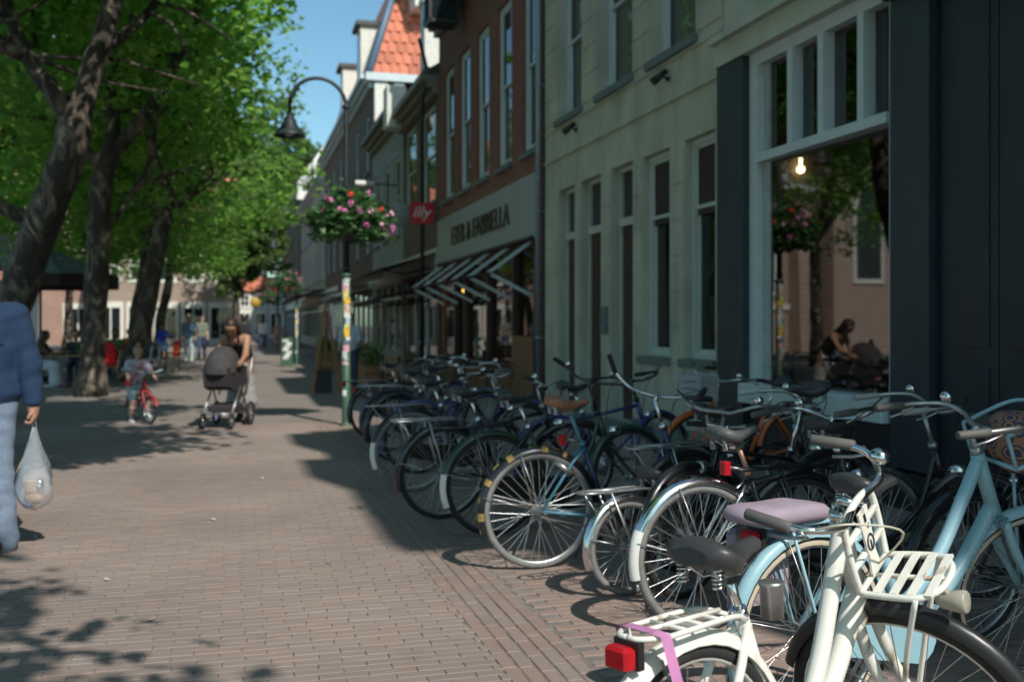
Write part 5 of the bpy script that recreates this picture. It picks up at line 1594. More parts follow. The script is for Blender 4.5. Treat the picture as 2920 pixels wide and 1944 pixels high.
def bike(label, pos, heading, lean=0, frame='omafiets', fm=None, steer=0.0, R=.348, tyre=None, rim=None, wall_m=None,
         fend=None, fend_r=(rad(75),rad(200)), tip=None, sad=None, sad_h=.16, seat_tilt=0.0, bar='dutch', bar_m=None, grip=None, bar_h=.14, bar_pts=None,
         rack=None, front=None, light=True, head=True, case=True, stay_m=None, nsp=36, spoke_r=.0016, bell=True, stand=True, tube=1.0, cable=None, post_m=None, wb=1.08, ring_lock=False, group='bicycles parked in front of the shops', front_dx=0.0, rack_x0=-.40, st_x=None, bb_x=None, front_fend=None, head_dz=0.0, tape=False, light_low=False):
    fm = fm or M_BLACKPAINT; tyre = tyre or M_RUBBER; rim = rim or M_STEEL; sad = sad or M_BLACKSEAT
    bar_m = bar_m or M_CHROME; grip = grip or M_RUBBER; fend = fend or fm; post_m = post_m or M_CHROME
    root = thing('bicycle', label, 'bicycle', (pos[0], pos[1], .006), (rad(lean), 0, rad(heading)), group=group)
    P = lambda nm, b, m, par=root, lab=None: part(nm, b, m, par, lab, world=False)
    RH = _v((0,0,R)); k = R/.348
    BB = _v((.455,0,.285)); ST = _v((.275,0,.735)); HL = _v((.885,0,.60)); HU = _v((.82,0,.80)); FH = _v((wb,0,R))
    if k < .9: ST = _v((.27,0,.55)); HL = _v((.80,0,.50)); HU = _v((.75,0,.68)); FH = _v((.98,0,R)); BB = _v((.42,0,.27))
    if st_x: ST[0] = st_x
    if bb_x: BB[0] = bb_x
    for q in (HL, HU, FH): q[0] += front_dx
    HU[2] += head_dz; HL[2] += head_dz*.75; HU[0] -= head_dz*.2
    ax = (HU-HL)/np.linalg.norm(HU-HL)
    fwd = np.cross(_v((0,1,0)), ax)                # forward, square to the steering axis
    S4 = Matrix.Translation(HL) @ Matrix.Rotation(rad(steer), 4, Vector(ax)) @ Matrix.Translation(-HL)
    # frame
    b = MB(); t = tube
    b.tube([HL-ax*.01, HU+ax*.01], .021*t, 12)
    if frame == 'diamond':
        b.tube([ST-_v((0,0,.05))+_v((.02,0,0)), HU-ax*.03], .015*t, 10); b.tube([BB, HL+ax*.03], .017*t, 10)
    elif frame == 'omafiets':
        b.tube(spline([HU-ax*.02,(.775,0,.62),(.70,0,.46),(.585,0,.35),(.47,0,.315)],6), .0135*t, 10); b.tube([BB, HL+ax*.02], .0145*t, 10)
    else:                                           # step-through with twin parallel tubes
        up_ = [HU-ax*.015]+[_v((HU[0]+(.415-HU[0])*q, 0, .375+(HU[2]-.375)*w)) for q, w in ((.20,.69),(.47,.35),(.76,.10),(1,0))]
        lo_ = [BB]+[_v((BB[0]+(HL[0]-BB[0])*q, 0, BB[2]+(HL[2]-BB[2])*w)) for q, w in ((.34,.25),(.66,.58))]+[HL+ax*.03]
        b.tube(spline(up_,6), .020*t, 12); b.tube(spline(lo_,6), .024*t, 12)
    b.tube([BB, ST], .0155*t, 10)
    b.lathe([(.024,-.038),(.024,.038)], tuple(BB), 14, Matrix.Rotation(PI/2,3,'X'))
    fr = P('frame', b, fm)
    b = MB()
    for s in (-1,1):
        b.tube([ST-_v((-.012,0,.03))+_v((0,s*.015,0)), ST*.72+RH*.28+_v((0,s*.045,0)), RH+_v((0,s*.062,0))], .0095*t, 8)
        b.tube([BB+_v((-.03,s*.02,0)), BB*.55+RH*.45+_v((0,s*.05,0)), RH+_v((0,s*.062,0))], .0095*t, 8)
    P('rear_stays', b, stay_m or fm, fr)
    # wheels
    add_wheel(root, RH, 0, R, tyre, rim, nsp, spoke_r, .021*k**.2, wall_m)
    Mf = S4 @ Matrix.Translation(FH)
    add_wheel(root, Mf.translation, 0, R, tyre, rim, nsp, spoke_r, .021*k**.2, wall_m, axis=Mf.to_3x3())
    # mudguards
    fb = fender_mb(RH, R+.016, fend_r[0]-rad(70), fend_r[1]); f_ = P('mudguard', fb, fend)
    if tip: P('mudguard_tip', fender_mb(RH, R+.0175, fend_r[1]-rad(34), fend_r[1]+rad(2), w=.030, n=9), tip, f_)
    if tape:
        for q, (a, d_) in enumerate(((62,5),(70,6),(82,7),(96,5),(117,8),(131,9),(148,7),(166,6),(180,9),(195,5))):
            a = rad(a); P('tape_band', fender_mb(RH, R+.0178, a, a+rad(d_*.8), w=.022 if q%2 else .030, n=4), mat('yellow_tape', (0.30,0.20,0.05), .6, 0, .5, 30), f_)
    b = MB()
    for s in (-1,1):
        b.tube([RH+_v((0,s*.06,0)), RH+_v(((R+.016)*math.cos(rad(165)), s*.029, (R+.016)*math.sin(rad(165))))], .003, 5)
        b.tube([RH+_v((0,s*.06,0)), RH+_v(((R+.016)*math.cos(rad(110)), s*.029, (R+.016)*math.sin(rad(110))))], .003, 5)
    P('mudguard_stay', b, M_STEEL, f_)
    fb = fender_mb(FH, R+.016, rad(20), rad(178)); fb.xf(S4); P('mudguard', fb, front_fend or fend)
    # fork
    b = MB(); cr = HL-ax*.035
    b.obox(tuple(cr),(.045,.12,.03), Matrix.Rotation(math.atan2(ax[0],ax[2]),3,'Y'))
    for s in (-1,1):
        b.tube(spline([cr+_v((0,s*.052,.005)), cr*.55+FH*.45+_v((-.012,s*.056,0)), FH+_v((0,s*.058,0))],5), [.0145*t]*6+[.011*t]*5, 9)
    b.xf(S4); P('fork', b, fm)
    # stem, bar, grips
    C = HU+ax*(.03+bar_h)
    b = MB(); b.tube([HU, C], .0115, 10); b.tube([C-ax*.015, C+ax*.012+fwd*.02, C+fwd*.055], .013, 9); b.lathe([(.024,0),(.026,.02),(.022,.035)], tuple(HU+ax*.005), 14, Matrix.Rotation(math.atan2(ax[0],ax[2]),3,'Y'))
    b.xf(S4); stm = P('stem', b, bar_m)
    c0 = C + fwd*.055
    if bar_pts is not None:
        path = [c0 + _v(q) for q in bar_pts]
        S_ = spline(path, 7); g_ranges = [(S_[-1], S_[-8]), (S_[0], S_[7])]
    elif bar == 'dutch':
        h = [(0,0,0),(.012,.09,.0),(.035,.18,.025),(.0,.255,.05),(-.10,.285,.048),(-.20,.290,.038),(-.30,.285,.028)]
        path = [c0+_v((x,-y,z)) for x, y, z in reversed(h[1:])] + [c0+_v(q) for q in h]
        S_ = spline(path, 5); g_ranges = [(S_[-1], S_[-7]), (S_[0], S_[6])]
    else:
        path = [c0+_v((-.09,-.29,.02)), c0+_v((-.03,-.17,.015)), c0, c0+_v((-.03,.17,.015)), c0+_v((-.09,.29,.02))]
        S_ = spline(path, 5); g_ranges = [(S_[-1], S_[-6]), (S_[0], S_[5])]
    b = MB(); b.tube(S_, .0112, 10); b.xf(S4); hb = P('handlebar', b, bar_m)
    for (q0, q1) in g_ranges:
        d = (q0-q1)/np.linalg.norm(q0-q1)
        b = MB(); b.tube([q0-d*.125, q0-d*.12, q0, q0+d*.006], [.013,.0168,.0168,.014], 10); b.xf(S4); P('grip', b, grip, hb)
        lv = q0-d*.145
        b = MB(); b.tube([lv, lv+_v((.03,0,-.012)), lv+d*.07+_v((.045,0,-.03)), lv+d*.12+_v((.04,0,-.04))], .0055, 6); b.xf(S4); P('brake_lever', b, M_STEEL, hb)
    if bell:
        q = S_[int(len(S_)*.74)] + _v((0,0,.032))
        b = MB(); b.sphere(tuple(q), (.029,.029,.024), 14, 8); b.tube([q-_v((0,0,.035)), q], .008, 6); b.xf(S4); P('bell', b, M_CHROME, hb)
    # brake cable
    a_, e_ = S_[int(len(S_)*.2)], HL+ax*.06
    b = MB(); b.tube(spline([a_, a_+_v((.10,.02,.05)), c0+_v((.14,0,-.04)), e_+_v((.03,.02,.03)), e_],5), .0032, 5); b.xf(S4); P('cable', b, cable or M_BLACK, hb)
    # saddle
    sd = (ST-BB)/np.linalg.norm(ST-BB); top = ST+sd*sad_h
    b = MB(); b.tube([ST-sd*.02, top], .0125, 9); b.lathe([(.021,-.012),(.021,.012)], tuple(ST), 12, Matrix.Rotation(-math.atan2(-sd[0],sd[2]),3,'Y')); P('seat_post', b, post_m)
    saddle(root, top+_v((-.015,0,.055)), sad, seat_tilt)
    # crank, pedals, chain guard
    b = MB(); a = rad(random.choice([20,-35,70]))
    for s in (-1,1):
        e = BB+_v((s*.16*math.cos(a), -s*.075, s*.16*math.sin(a))); b = MB(); b.bar(BB+_v((0,-s*.06,0)), e, .018, .010, (0,1,0))
        if s == 1: b.lathe([(.002,.055),(.002,.052),(.085,.052),(.085,.047),(.002,.046)], tuple(BB), 26, Matrix.Rotation(PI/2,3,'X'))
        ck = P('crank', b, M_STEEL)
        e = BB+_v((s*.16*math.cos(a), -s*.12, s*.16*math.sin(a))); b = MB(); b.bbox(e[0]-.045,e[0]+.045,e[1]-.045,e[1]+.045,e[2]-.011,e[2]+.011,.005); P('pedal', b, M_RUBBER, ck)
    if case:
        poly = [(BB[0]+.10*math.cos(t_), BB[2]+.10*math.sin(t_)) for t_ in np.linspace(-PI/2+.12,PI/2+.12,9)] + [(RH[0]+.062*math.cos(t_), RH[2]+.062*math.sin(t_)) for t_ in np.linspace(PI/2+.12,1.5*PI+.12,8)]
        b = MB(); b.prism([(x,z) for x, z in poly], 'y', -.078, -.044); P('chain_case', b, case if case is not True else M_CASE)
    else:
        b = MB()
        pts = [(BB[0],-.05,BB[2]+.085),(RH[0],-.05,RH[2]+.035),(RH[0]-.035,-.05,RH[2]),(RH[0],-.05,RH[2]-.035),(BB[0],-.05,BB[2]-.085),(BB[0]+.085,-.05,BB[2])]
        b.tube(pts, .005, 4, True); P('chain', b, M_STEEL)
    if stand:
        b = MB(); b.tube([BB+_v((-.1,.05,-.02)), (BB[0]-.16,.17,.01)], .008, 6); P('kickstand', b, M_STEEL)
    rz = R+.035+.37*0 + R + .0
    if rack:
        z = 2*R+.055; x0, x1 = rack_x0, .10
        b = MB()
        for s in (-1,1): b.tube(spline([(x1+.10,s*.02,z-.03),(x1,s*.055,z),(-.1,s*.062,z),(x0+.05,s*.060,z),(x0,s*.03,z),(x0-.005,0,z)],4), .0068, 7)
        for x in np.linspace(x0+.07,.06,4): b.tube([(x,-.06,z),(x,.06,z)], .0055, 6)
        b.tube([(x0+.04,0,z+.004),(.12,0,z+.004)], .0065, 6)
        rk = P('carrier', b, rack)
        b = MB()
        for s in (-1,1):
            b.tube([(-.14,s*.064,z-.005),(-.02,s*.068,R+.03),(0,s*.068,R)], .0062, 6)
            b.tube([(x0+.06,s*.060,z-.005),(-.03,s*.068,R+.02)], .005, 6) if s > 0 else None
        P('carrier_stay', b, rack, rk)
        if light:
            b = MB(); b.bbox(x0-.050,x0-.012,-.036,.036,z-.060,z-.014,.008); tl = P('tail_light', b, M_REDLENS)
            b = MB(); b.box(x0-.0115,x0+.008,-.038,.038,z-.068,z-.004); P('lamp_back', b, M_CASE, tl)
    elif light:
        e = RH+_v(((R+.03)*math.cos(rad(150)),0,(R+.03)*math.sin(rad(150))))
        if light_low: e = ST+_v((-.10,0,.03))
        b = MB(); b.bbox(e[0]-.045,e[0]-.01,-.028,.028,e[2]-.035,e[2]+.03,.006); P('tail_light', b, M_REDLENS)
        if light_low:
            b = MB(); b.tube([ST+_v((0,0,.01)), e], .007, 6); P('lamp_arm', b, M_STEEL)
    if ring_lock:
        q = ST*.55+RH*.45
        b = MB(); b.lathe([(.05,-.014),(.066,-.016),(.07,0),(.066,.016),(.05,.014)], tuple(q+_v((0,0,.03))), 18, Matrix.Rotation(rad(40),3,'Y')); P('ring_lock', b, M_STEEL)
    if head:
        q = HL+ax*.06+fwd*.09
        b = MB(); M3 = Matrix.Rotation(PI/2,3,'Y'); b.lathe([(.008,-.05),(.026,-.035),(.036,0),(.038,.03),(.034,.036)], tuple(q), 14, M3); b.tube([HL+ax*.06, q-_v((.02,0,.0))], .008, 6); b.xf(S4); hl = P('headlight', b, M_CHROME)
        b = MB(); b.lathe([(.034,.0365),(.02,.044),(.001,.047)], tuple(q), 14, M3); b.xf(S4); P('lens', b, M_WHITE, hl)
    root['s4'] = 0
    del root['s4']
    return root, dict(S4=S4, HL=HL, HU=HU, ax=ax, fwd=fwd, C=C, c0=c0, ST=ST, BB=BB, RH=RH, FH=FH, R=R)

def Pm(root, nm, b, m, par=None, lab=None): return part(nm, b, m, par or root, lab, world=False)

# ---- D: white transport bike in front
D, k = bike('white transport bicycle with a white front rack and pink strap, nearest of all', (1.05,2.22), 25, -2, 'step', M_WHITEBIKE, steer=-80, front_fend=M_CASE, bb_x=.375, front_dx=-.14, head_dz=.10, rack_x0=-.20, st_x=.20, fend=M_WHITEBIKE, rim=M_WHITEBIKE,
     sad=M_BLACKSEAT, sad_h=.10, rack=M_WHITEBIKE, grip=M_GRIP, bar_h=.03, bar_pts=[(-.21,-.235,.015),(-.13,-.245,.025),(-.04,-.23,.03),(.02,-.15,.02),(.01,-.07,.003),(0,0,0),(.01,.07,.003),(.02,.15,.02),(-.04,.23,.03),(-.13,.245,.025),(-.21,.235,.015)], cable=mat('cream_cable', (0.6,0.56,0.45), .5), tube=1.25, wall_m=None, case=M_CASE, head=False, tip=None)
# front rack square to the steering axis: back hoop, plate, platform
ax, fw, HL, HU, S4 = k['ax'], k['fwd'], k['HL'], k['HU'], k['S4']
lat = _v((0,1,0)); O = HL+ax*.185+fw*.060
def rp(f, l, u): return O+fw*f+lat*l+ax*u
b = MB()
b.tube(spline([rp(0,-.105,-.10),rp(0,-.115,-.03),rp(0,-.115,.06),rp(0,-.09,.108),rp(0,0,.122),rp(0,.09,.108),rp(0,.115,.06),rp(0,.115,-.03),rp(0,.105,-.10)],5), .0105, 9)
for u in (-.025,.05): b.tube([rp(0,-.113,u),rp(0,.113,u)], .010, 8)
b.xf(S4); hoop = Pm(D,'rack_hoop', b, M_WHITEBIKE)
b = MB(); pl = [(l, u*.62-.035) for l, u in [(-.028,-.09),(.028,-.09),(.034,-.07),(.024,.0),(.030,.10),(.034,.215),(-.034,.215),(-.030,.10),(-.024,0),(-.034,-.07)]]
V = [rp(.008,l,u) for l,u in pl]+[rp(.014,l,u) for l,u in pl]; n=len(pl)
b.add(V, [tuple(reversed(range(n))), tuple(range(n,2*n))]+[(i,(i+1)%n,n+(i+1)%n,n+i) for i in range(n)]); b.xf(S4); plate = Pm(D,'rack_plate', b, M_WHITEBIKE, hoop)
b = MB()
ringp = [rp(.0155,.021*math.cos(a),.000+.022*math.sin(a)) for a in np.linspace(0,2*PI,18)[:-1]]
b.tube(ringp, .003, 5, True); b.tube([rp(.0155,0,-.016),rp(.0155,0,.006)], .003, 5); b.xf(S4); Pm(D,'emblem', b, M_CASE, hoop)
b = MB()
for (l,u) in ((0,.078),(0,.066),(.010,.045)): b.add([rp(.0148,l-.008,u-.006),rp(.0148,l+.008,u-.006),rp(.0148,l+.008,u+.006),rp(.0148,l-.008,u+.006)],[(0,1,2,3)])
b.xf(S4); Pm(D,'plate_hole', b, M_CASE, hoop)
b = MB(); u = -.10
b.tube(spline([rp(0,-.105,u),rp(.08,-.112,u),rp(.155,-.108,u),rp(.195,-.065,u),rp(.205,0,u),rp(.195,.065,u),rp(.155,.108,u),rp(.08,.112,u),rp(0,.105,u)],5), .0095, 9)
b.tube([rp(0,-.105,u),rp(0,.105,u)], .009, 8)
for f in (.045,.09,.135,.18): b.bar(rp(f,-.108,u+.006), rp(f,.108,u+.006), .020, .008, tuple(ax))
b.tube([rp(0,0,u-.004),rp(.20,0,u-.004)], .007, 7); b.xf(S4); plat = Pm(D,'rack_platform', b, M_WHITEBIKE)
b = MB()
for s in (-1,1): b.tube(spline([rp(.15,s*.115,u), rp(.08,s*.10,u-.2), k['FH']+_v((0,s*.066,0))],6), .008, 7)
b.xf(S4); Pm(D,'rack_stay', b, M_WHITEBIKE, plat)
b = MB(); q = rp(.21,-.03,u-.05); M3 = Matrix.Rotation(math.atan2(fw[0],fw[2]),3,'Y')
b.lathe([(.01,-.04),(.022,-.025),(.029,.012),(.031,.035),(.027,.04),(.008,.033)], tuple(q), 16, M3); b.tube([q, rp(.19,-.03,u)], .009, 6); b.xf(S4); Pm(D,'headlight', b, mat('yellowed_lamp', (0.36,0.34,0.28), .35), D)
# pink strap over the rear carrier
M_STRAP = mat('pink_strap', (0.50,0.20,0.40), .7, 0, .12, 20)
z = 2*k['R']+.055
b = MB()
for s in (-1,1): b.sweep([(-.16,s*.045,z+.012),(-.155,s*.07,z+.006),(-.12,s*.076,z-.12),(-.07,s*.078,z-.32)], [(-.017,0),(.017,0)], (1,0,.0))
b.sweep([(-.16,-.045,z+.0125),(-.16,.045,z+.0125)], [(-.017,0),(.017,0)], (1,0,0)); Pm(D,'strap', b, M_STRAP)
b = MB(); b.lathe([(.03,-.004),(.03,.075),(.034,.08),(.034,.09)], (.335,.0,.70), 14); Pm(D,'coil_lock', b, M_STEEL)

# ---- E: light blue step-through with lilac pad and front bag
E_, k = bike('light blue step-through bicycle with lilac seat pad and lettered down tube', (2.0,3.27), 12, -1, 'step', M_LIGHTBLUE, steer=-18, front_dx=.10, rack_x0=-.24, st_x=.33, fend=M_LIGHTBLUE, rack=M_LIGHTBLUE, wall_m=M_CREAMTYRE,
     sad=M_BLACKSEAT, sad_h=.06, grip=M_GRIP, tube=1.35, head_dz=.13, case=M_LIGHTBLUE, bar_h=.07, bar_m=M_STEEL, head=False, stay_m=M_LIGHTBLUE)
z = 2*k['R']+.055
b = MB(); V = []; nn = 28
for (q, zz) in ((.80,.010),(.93,.016),(1,.032),(.99,.050),(.90,.066),(.72,.072),(.45,.075)):
    for k_ in range(nn):
        a = 2*PI*k_/nn; ca, sa = math.cos(a), math.sin(a)
        V.append((-.15+.205*q*np.sign(ca)*abs(ca)**.55, .10*q*np.sign(sa)*abs(sa)**.6, z+zz+.004*math.sin(ca*5)))
b.add(V, [tuple(reversed(range(nn)))]+[(i_*nn+k_, i_*nn+(k_+1)%nn, (i_+1)*nn+(k_+1)%nn, (i_+1)*nn+k_) for i_ in range(6) for k_ in range(nn)]+[tuple(range(6*nn,7*nn))], True)
Pm(E_,'seat_pad', b, mat('lilac_pad_cloth', (0.33,0.26,0.32), .75, 0, .1, 9))
b = MB(); b.bbox(-.30,-.02,.068,.115,z-.30,z-.02,.02); Pm(E_,'side_bag', b, mat('lilac_pad_cloth',(0.33,0.26,0.32)))
# lettering along the down tube, near side (y negative faces the camera)
HL_, BB_ = k['HL'], k['BB']
p0 = _v((BB_[0]+(HL_[0]-BB_[0])*.50,0,BB_[2]+(HL_[2]-BB_[2])*.33)); p1 = HL_*.96+BB_*.04
ux = (p1-p0)/np.linalg.norm(p1-p0); uz = _v((-ux[2],0,ux[0]))
me = text_mesh('CORTINA U4', .040, .0006, mat('grey_blue_letter', (0.17,0.33,0.40), .5))
V = np.zeros(len(me.vertices)*3); me.vertices.foreach_get('co', V); V = V.reshape(-1,3)
V[:,0] *= .26/(V[:,0].max()-V[:,0].min())
rt = .0335
ang = V[:,1]/rt
W = (p0+p1)/2 + V[:,0:1]*ux + (np.sin(ang)*rt)[:,None]*uz + (-np.cos(ang)*(rt+V[:,2]))[:,None]*_v((0,1,0))
me.vertices.foreach_set('co', W.ravel()); me.update(); part('lettering', me, None, E_, world=False)
# front carrier with a patterned bag
ax, fw, HL, HU, S4 = k['ax'], k['fwd'], k['HL'], k['HU'], k['S4']; O = HL+ax*.20+fw*.06
b = MB()
for u in (0,.14): b.tube(spline([rp(0,-.14,u),rp(.22,-.16,u),rp(.28,-.08,u),rp(.28,.08,u),rp(.22,.16,u),rp(0,.14,u)],5), .009, 8)
for s in (-1,1): b.tube([rp(.0,s*.14,0),rp(0,s*.14,.14)], .008, 7); b.tube([rp(.2,s*.155,0),k['FH']+_v((0,s*.066,0))], .0075, 7)
b.tube([rp(0,-.14,0),rp(0,.14,0)], .009, 8); b.xf(S4); Pm(E_,'front_carrier', b, M_LIGHTBLUE)
M_BAG = bpy.data.materials.new('crochet_bag'); M_BAG.use_nodes = True
N, L = M_BAG.node_tree.nodes, M_BAG.node_tree.links
vo = N.new('ShaderNodeTexVoronoi'); vo.inputs['Scale'].default_value = 17; tc = N.new('ShaderNodeTexCoord'); L.new(tc.outputs['Object'], vo.inputs['Vector'])
rr_ = N.new('ShaderNodeValToRGB'); rr_.color_ramp.interpolation = 'CONSTANT'; e = rr_.color_ramp.elements; e[0].color=(0.04,0.045,0.09,1); e[1].position=.30; e[1].color=(0.34,0.17,0.10,1); q=e.new(.42); q.color=(0.045,0.05,0.10,1); q=e.new(.55); q.color=(0.28,0.14,0.08,1)
L.new(vo.outputs['Distance'], rr_.inputs['Fac']); L.new(rr_.outputs['Color'], N['Principled BSDF'].inputs['Base Color']); N['Principled BSDF'].inputs['Roughness'].default_value=.9
b = MB(); b.sphere((0,0,0), (.13,.13,.15), 18, 12); V=b.verts(); V[:,2]=np.where(V[:,2]>.09,.09+.2*(V[:,2]-.09),V[:,2]); b.v=[V+rp(.14,0,.05)]; b.xf(S4); Pm(E_,'front_bag', b, M_BAG)

# ---- B: dark bike with chrome mudguard, big wheel turned to us
B_, k = bike('black bicycle with chrome mudguard, white tip and grey saddle, left of the lilac pad', (2.14,4.46), 6, -2, 'diamond', M_BLACKPAINT, steer=8, fend=M_CHROME, tip=M_WHITEFEND, tyre=M_GREYRUB, rim=M_STEEL,
     sad=M_GREYSEAT, sad_h=.14, seat_tilt=rad(6), light_low=True, spoke_r=.0026, nsp=32, bar='dutch', grip=M_GRIP, stay_m=M_CHROME, case=False, head=True, fend_r=(rad(75),rad(190)), post_m=mat('copper_post', (0.45,0.25,0.20), .4, .6))
# ---- C: small wheel bike just left of it
C_, k = bike('small wheeled folding bicycle with chrome mudguard between two larger bicycles', (2.05,5.16), 14, -3, 'diamond', M_BLACKPAINT, steer=0, R=.255, fend=M_CHROME, tyre=M_GREYRUB, rack=M_STEEL, rack_x0=-.3, sad=M_BLACKSEAT, sad_h=.02, light=False, spoke_r=.0020, nsp=28, bar='flat', head=False, bell=False, case=False)
# ---- A: navy and teal bike
A_, k = bike('navy and teal bicycle with a brown saddle, grey tyres and yellow taped mudguard', (1.75,5.86), 2, 0, 'omafiets', M_NAVY, steer=28, stay_m=M_TEAL, tyre=M_GREYRUB, sad=M_BROWNSEAT, sad_h=.20, spoke_r=.0030, nsp=36, fend=M_BLACKPAINT, tape=True, tip=None,
     bar_pts=[(-.02,-.36,.01),(.02,-.28,-.035),(.02,-.16,-.02),(0,0,.0),(.02,.16,.045),(.02,.27,.10),(-.02,.33,.20),(-.05,.34,.30)], bar_m=M_CHROME, grip=M_RUBBER, light_low=True, ring_lock=True, bar_h=.17, case=False, bell=False, post_m=M_TEAL)
# ---- L, M, N and the others, going away down the row
L_, k = bike('dark green bicycle with a white mudguard tip behind the navy and teal one', (1.72,6.85), 6, -3, 'omafiets', M_GREENB, steer=10, light=False, tip=M_WHITEFEND, sad=M_BLACKSEAT, rack=M_BLACKPAINT, bar_pts=[(-.03,-.46,-.05),(.02,-.3,-.03),(0,0,0),(.02,.25,.06),(-.02,.34,.15),(-.1,.36,.2)], bar_m=M_BLACKPAINT, bar_h=.2, spoke_r=.0018, case=M_CASE)
M2, k = bike('black flat barred bicycle with a steel rack next beyond the dark green one', (1.50,7.55), 9, 3, 'diamond', M_BLACKPAINT, steer=-12, light=False, rack=M_STEEL, bar='flat', bar_m=M_STEEL, case=False)
M_, k = bike('black bicycle with a white mudguard tip and pale grey tyre', (1.50,8.85), 8, -4, 'omafiets', M_BLACKPAINT, steer=6, light=False, tyre=M_GREYRUB, tip=M_WHITEFEND, sad=M_BLACKSEAT, rack=M_STEEL, bar_m=M_STEEL)
bike('dark blue bicycle with silver bars in the middle of the row', (1.72,9.9), 4, 4, 'diamond', M_COBALT, light=False, steer=-10, bar_m=M_STEEL, post_m=M_CHROME, sad=M_BLACKSEAT, sad_h=.26, case=False)
bike('black bicycle with wide silver handlebars past the dark blue one', (1.66,10.8), 12, -2, 'omafiets', M_BLACKPAINT, steer=15, light=False, bar_m=M_STEEL, rack=M_BLACKPAINT, head=True)
bike('dark bicycle with chrome bars and a grey saddle before the last of the row', (1.75,11.8), -4, 3, 'diamond', M_NAVY, steer=-14, bar_m=M_CHROME, sad=M_GREYSEAT, rack=M_STEEL, case=False)
bike('last bicycle of the row, black with a steel rack beside the lamp post', (1.72,12.9), 10, -3, 'omafiets', M_BLACKPAINT, steer=10, rack=M_STEEL, bar_m=M_STEEL, tyre=M_RUBBER)
# facing the other way or deeper in, near the facade
bike('black bicycle with a small round saddle standing nearest the display window sill', (3.35,5.3), 195, 2, 'diamond', M_BLACKPAINT, light=False, steer=12, sad=M_BLACKSEAT, sad_h=.30, bar_m=M_STEEL, post_m=M_CHROME, case=False)
I_, k = bike('orange bicycle with a pale crate on its front carrier near the cream wall', (4.85,8.25), 183, -3, 'omafiets', M_ORANGE, light=False, steer=20, bar_m=M_CHROME, sad=M_BLACKSEAT, tube=1.2, rack=M_BLACKPAINT, stay_m=M_ORANGE)
ax, fw, HL, HU, S4 = k['ax'], k['fwd'], k['HL'], k['HU'], k['S4']; O = HL+ax*.14+fw*.05
b = MB(); b.tube([rp(0,-.12,0),rp(.3,-.12,0),rp(.3,.12,0),rp(0,.12,0)], .009, 7, True); b.xf(S4); Pm(I_,'front_carrier', b, M_BLACKPAINT)
cr = thing('crate', 'pale grey plastic crate on the front of the orange bicycle', 'crate', tuple(Matrix.LocRotScale(I_.location, I_.rotation_euler, None) @ S4 @ Vector(rp(.15,0,.012))), (0,0,I_.rotation_euler.z+rad(20)))
cr.scale = (.68,.68,.8)
for zz in (.0,.075,.15,.225):
    for (x0,x1,y0,y1) in ((-.16,.16,-.19,-.18),(-.16,.16,.18,.19),(-.16,-.15,-.18,.18),(.15,.16,-.18,.18)): 
        b = MB(); b.box(x0,x1,y0,y1,zz,zz+.055); part('slat', b, mat('pale_crate_plastic', (0.36,0.38,0.40), .5), cr, world=False)
M_CRATE = mat('pale_crate_plastic', (0.36,0.38,0.40), .5)
b = MB(); b.box(-.15,.15,-.18,.18,0,.01); part('base', b, M_CRATE, cr, world=False)
for x in (-.155,.155):
    for y in (-.185,.185):
        b = MB(); b.box(x-.012,x+.012,y-.012,y+.012,-.001,.29); part('corner_post', b, M_CRATE, cr, world=False)
F_, k = bike('black bicycle with a chrome lamp, silver grip and bell by the dark shop', (2.72,4.55), 3, -1, 'omafiets', M_BLACKPAINT, light=False, steer=-14, bar_m=M_STEEL, grip=mat('silver_grip', (0.42,0.40,0.38), .5), sad=M_BLACKSEAT, bar_h=.17, rack=M_BLACKPAINT)
bike('black bicycle with silver swept handlebars, deepest at the dark shop wall', (3.2,3.95), 8, 2, 'diamond', M_BLACKPAINT, light=False, steer=20, bar_m=M_CHROME, sad=M_BLACKSEAT, sad_h=.22, case=False, bar_h=.16)
bike('dark bicycle with a pale grip between the grey saddle and the orange bicycle', (2.55,5.55), 10, 2, 'omafiets', M_BLACKPAINT, light=False, steer=-20, bar_m=M_STEEL, grip=mat('pale_grip', (0.5,0.52,0.52), .5), rack=M_STEEL, sad=M_BLACKSEAT, bar_h=.10)
bike('navy bicycle half hidden behind the navy and teal one', (2.5,7.9), 12, -3, 'diamond', M_COBALT, light=False, steer=14, bar_m=M_BLACKPAINT, sad=M_BLACKSEAT, case=False)
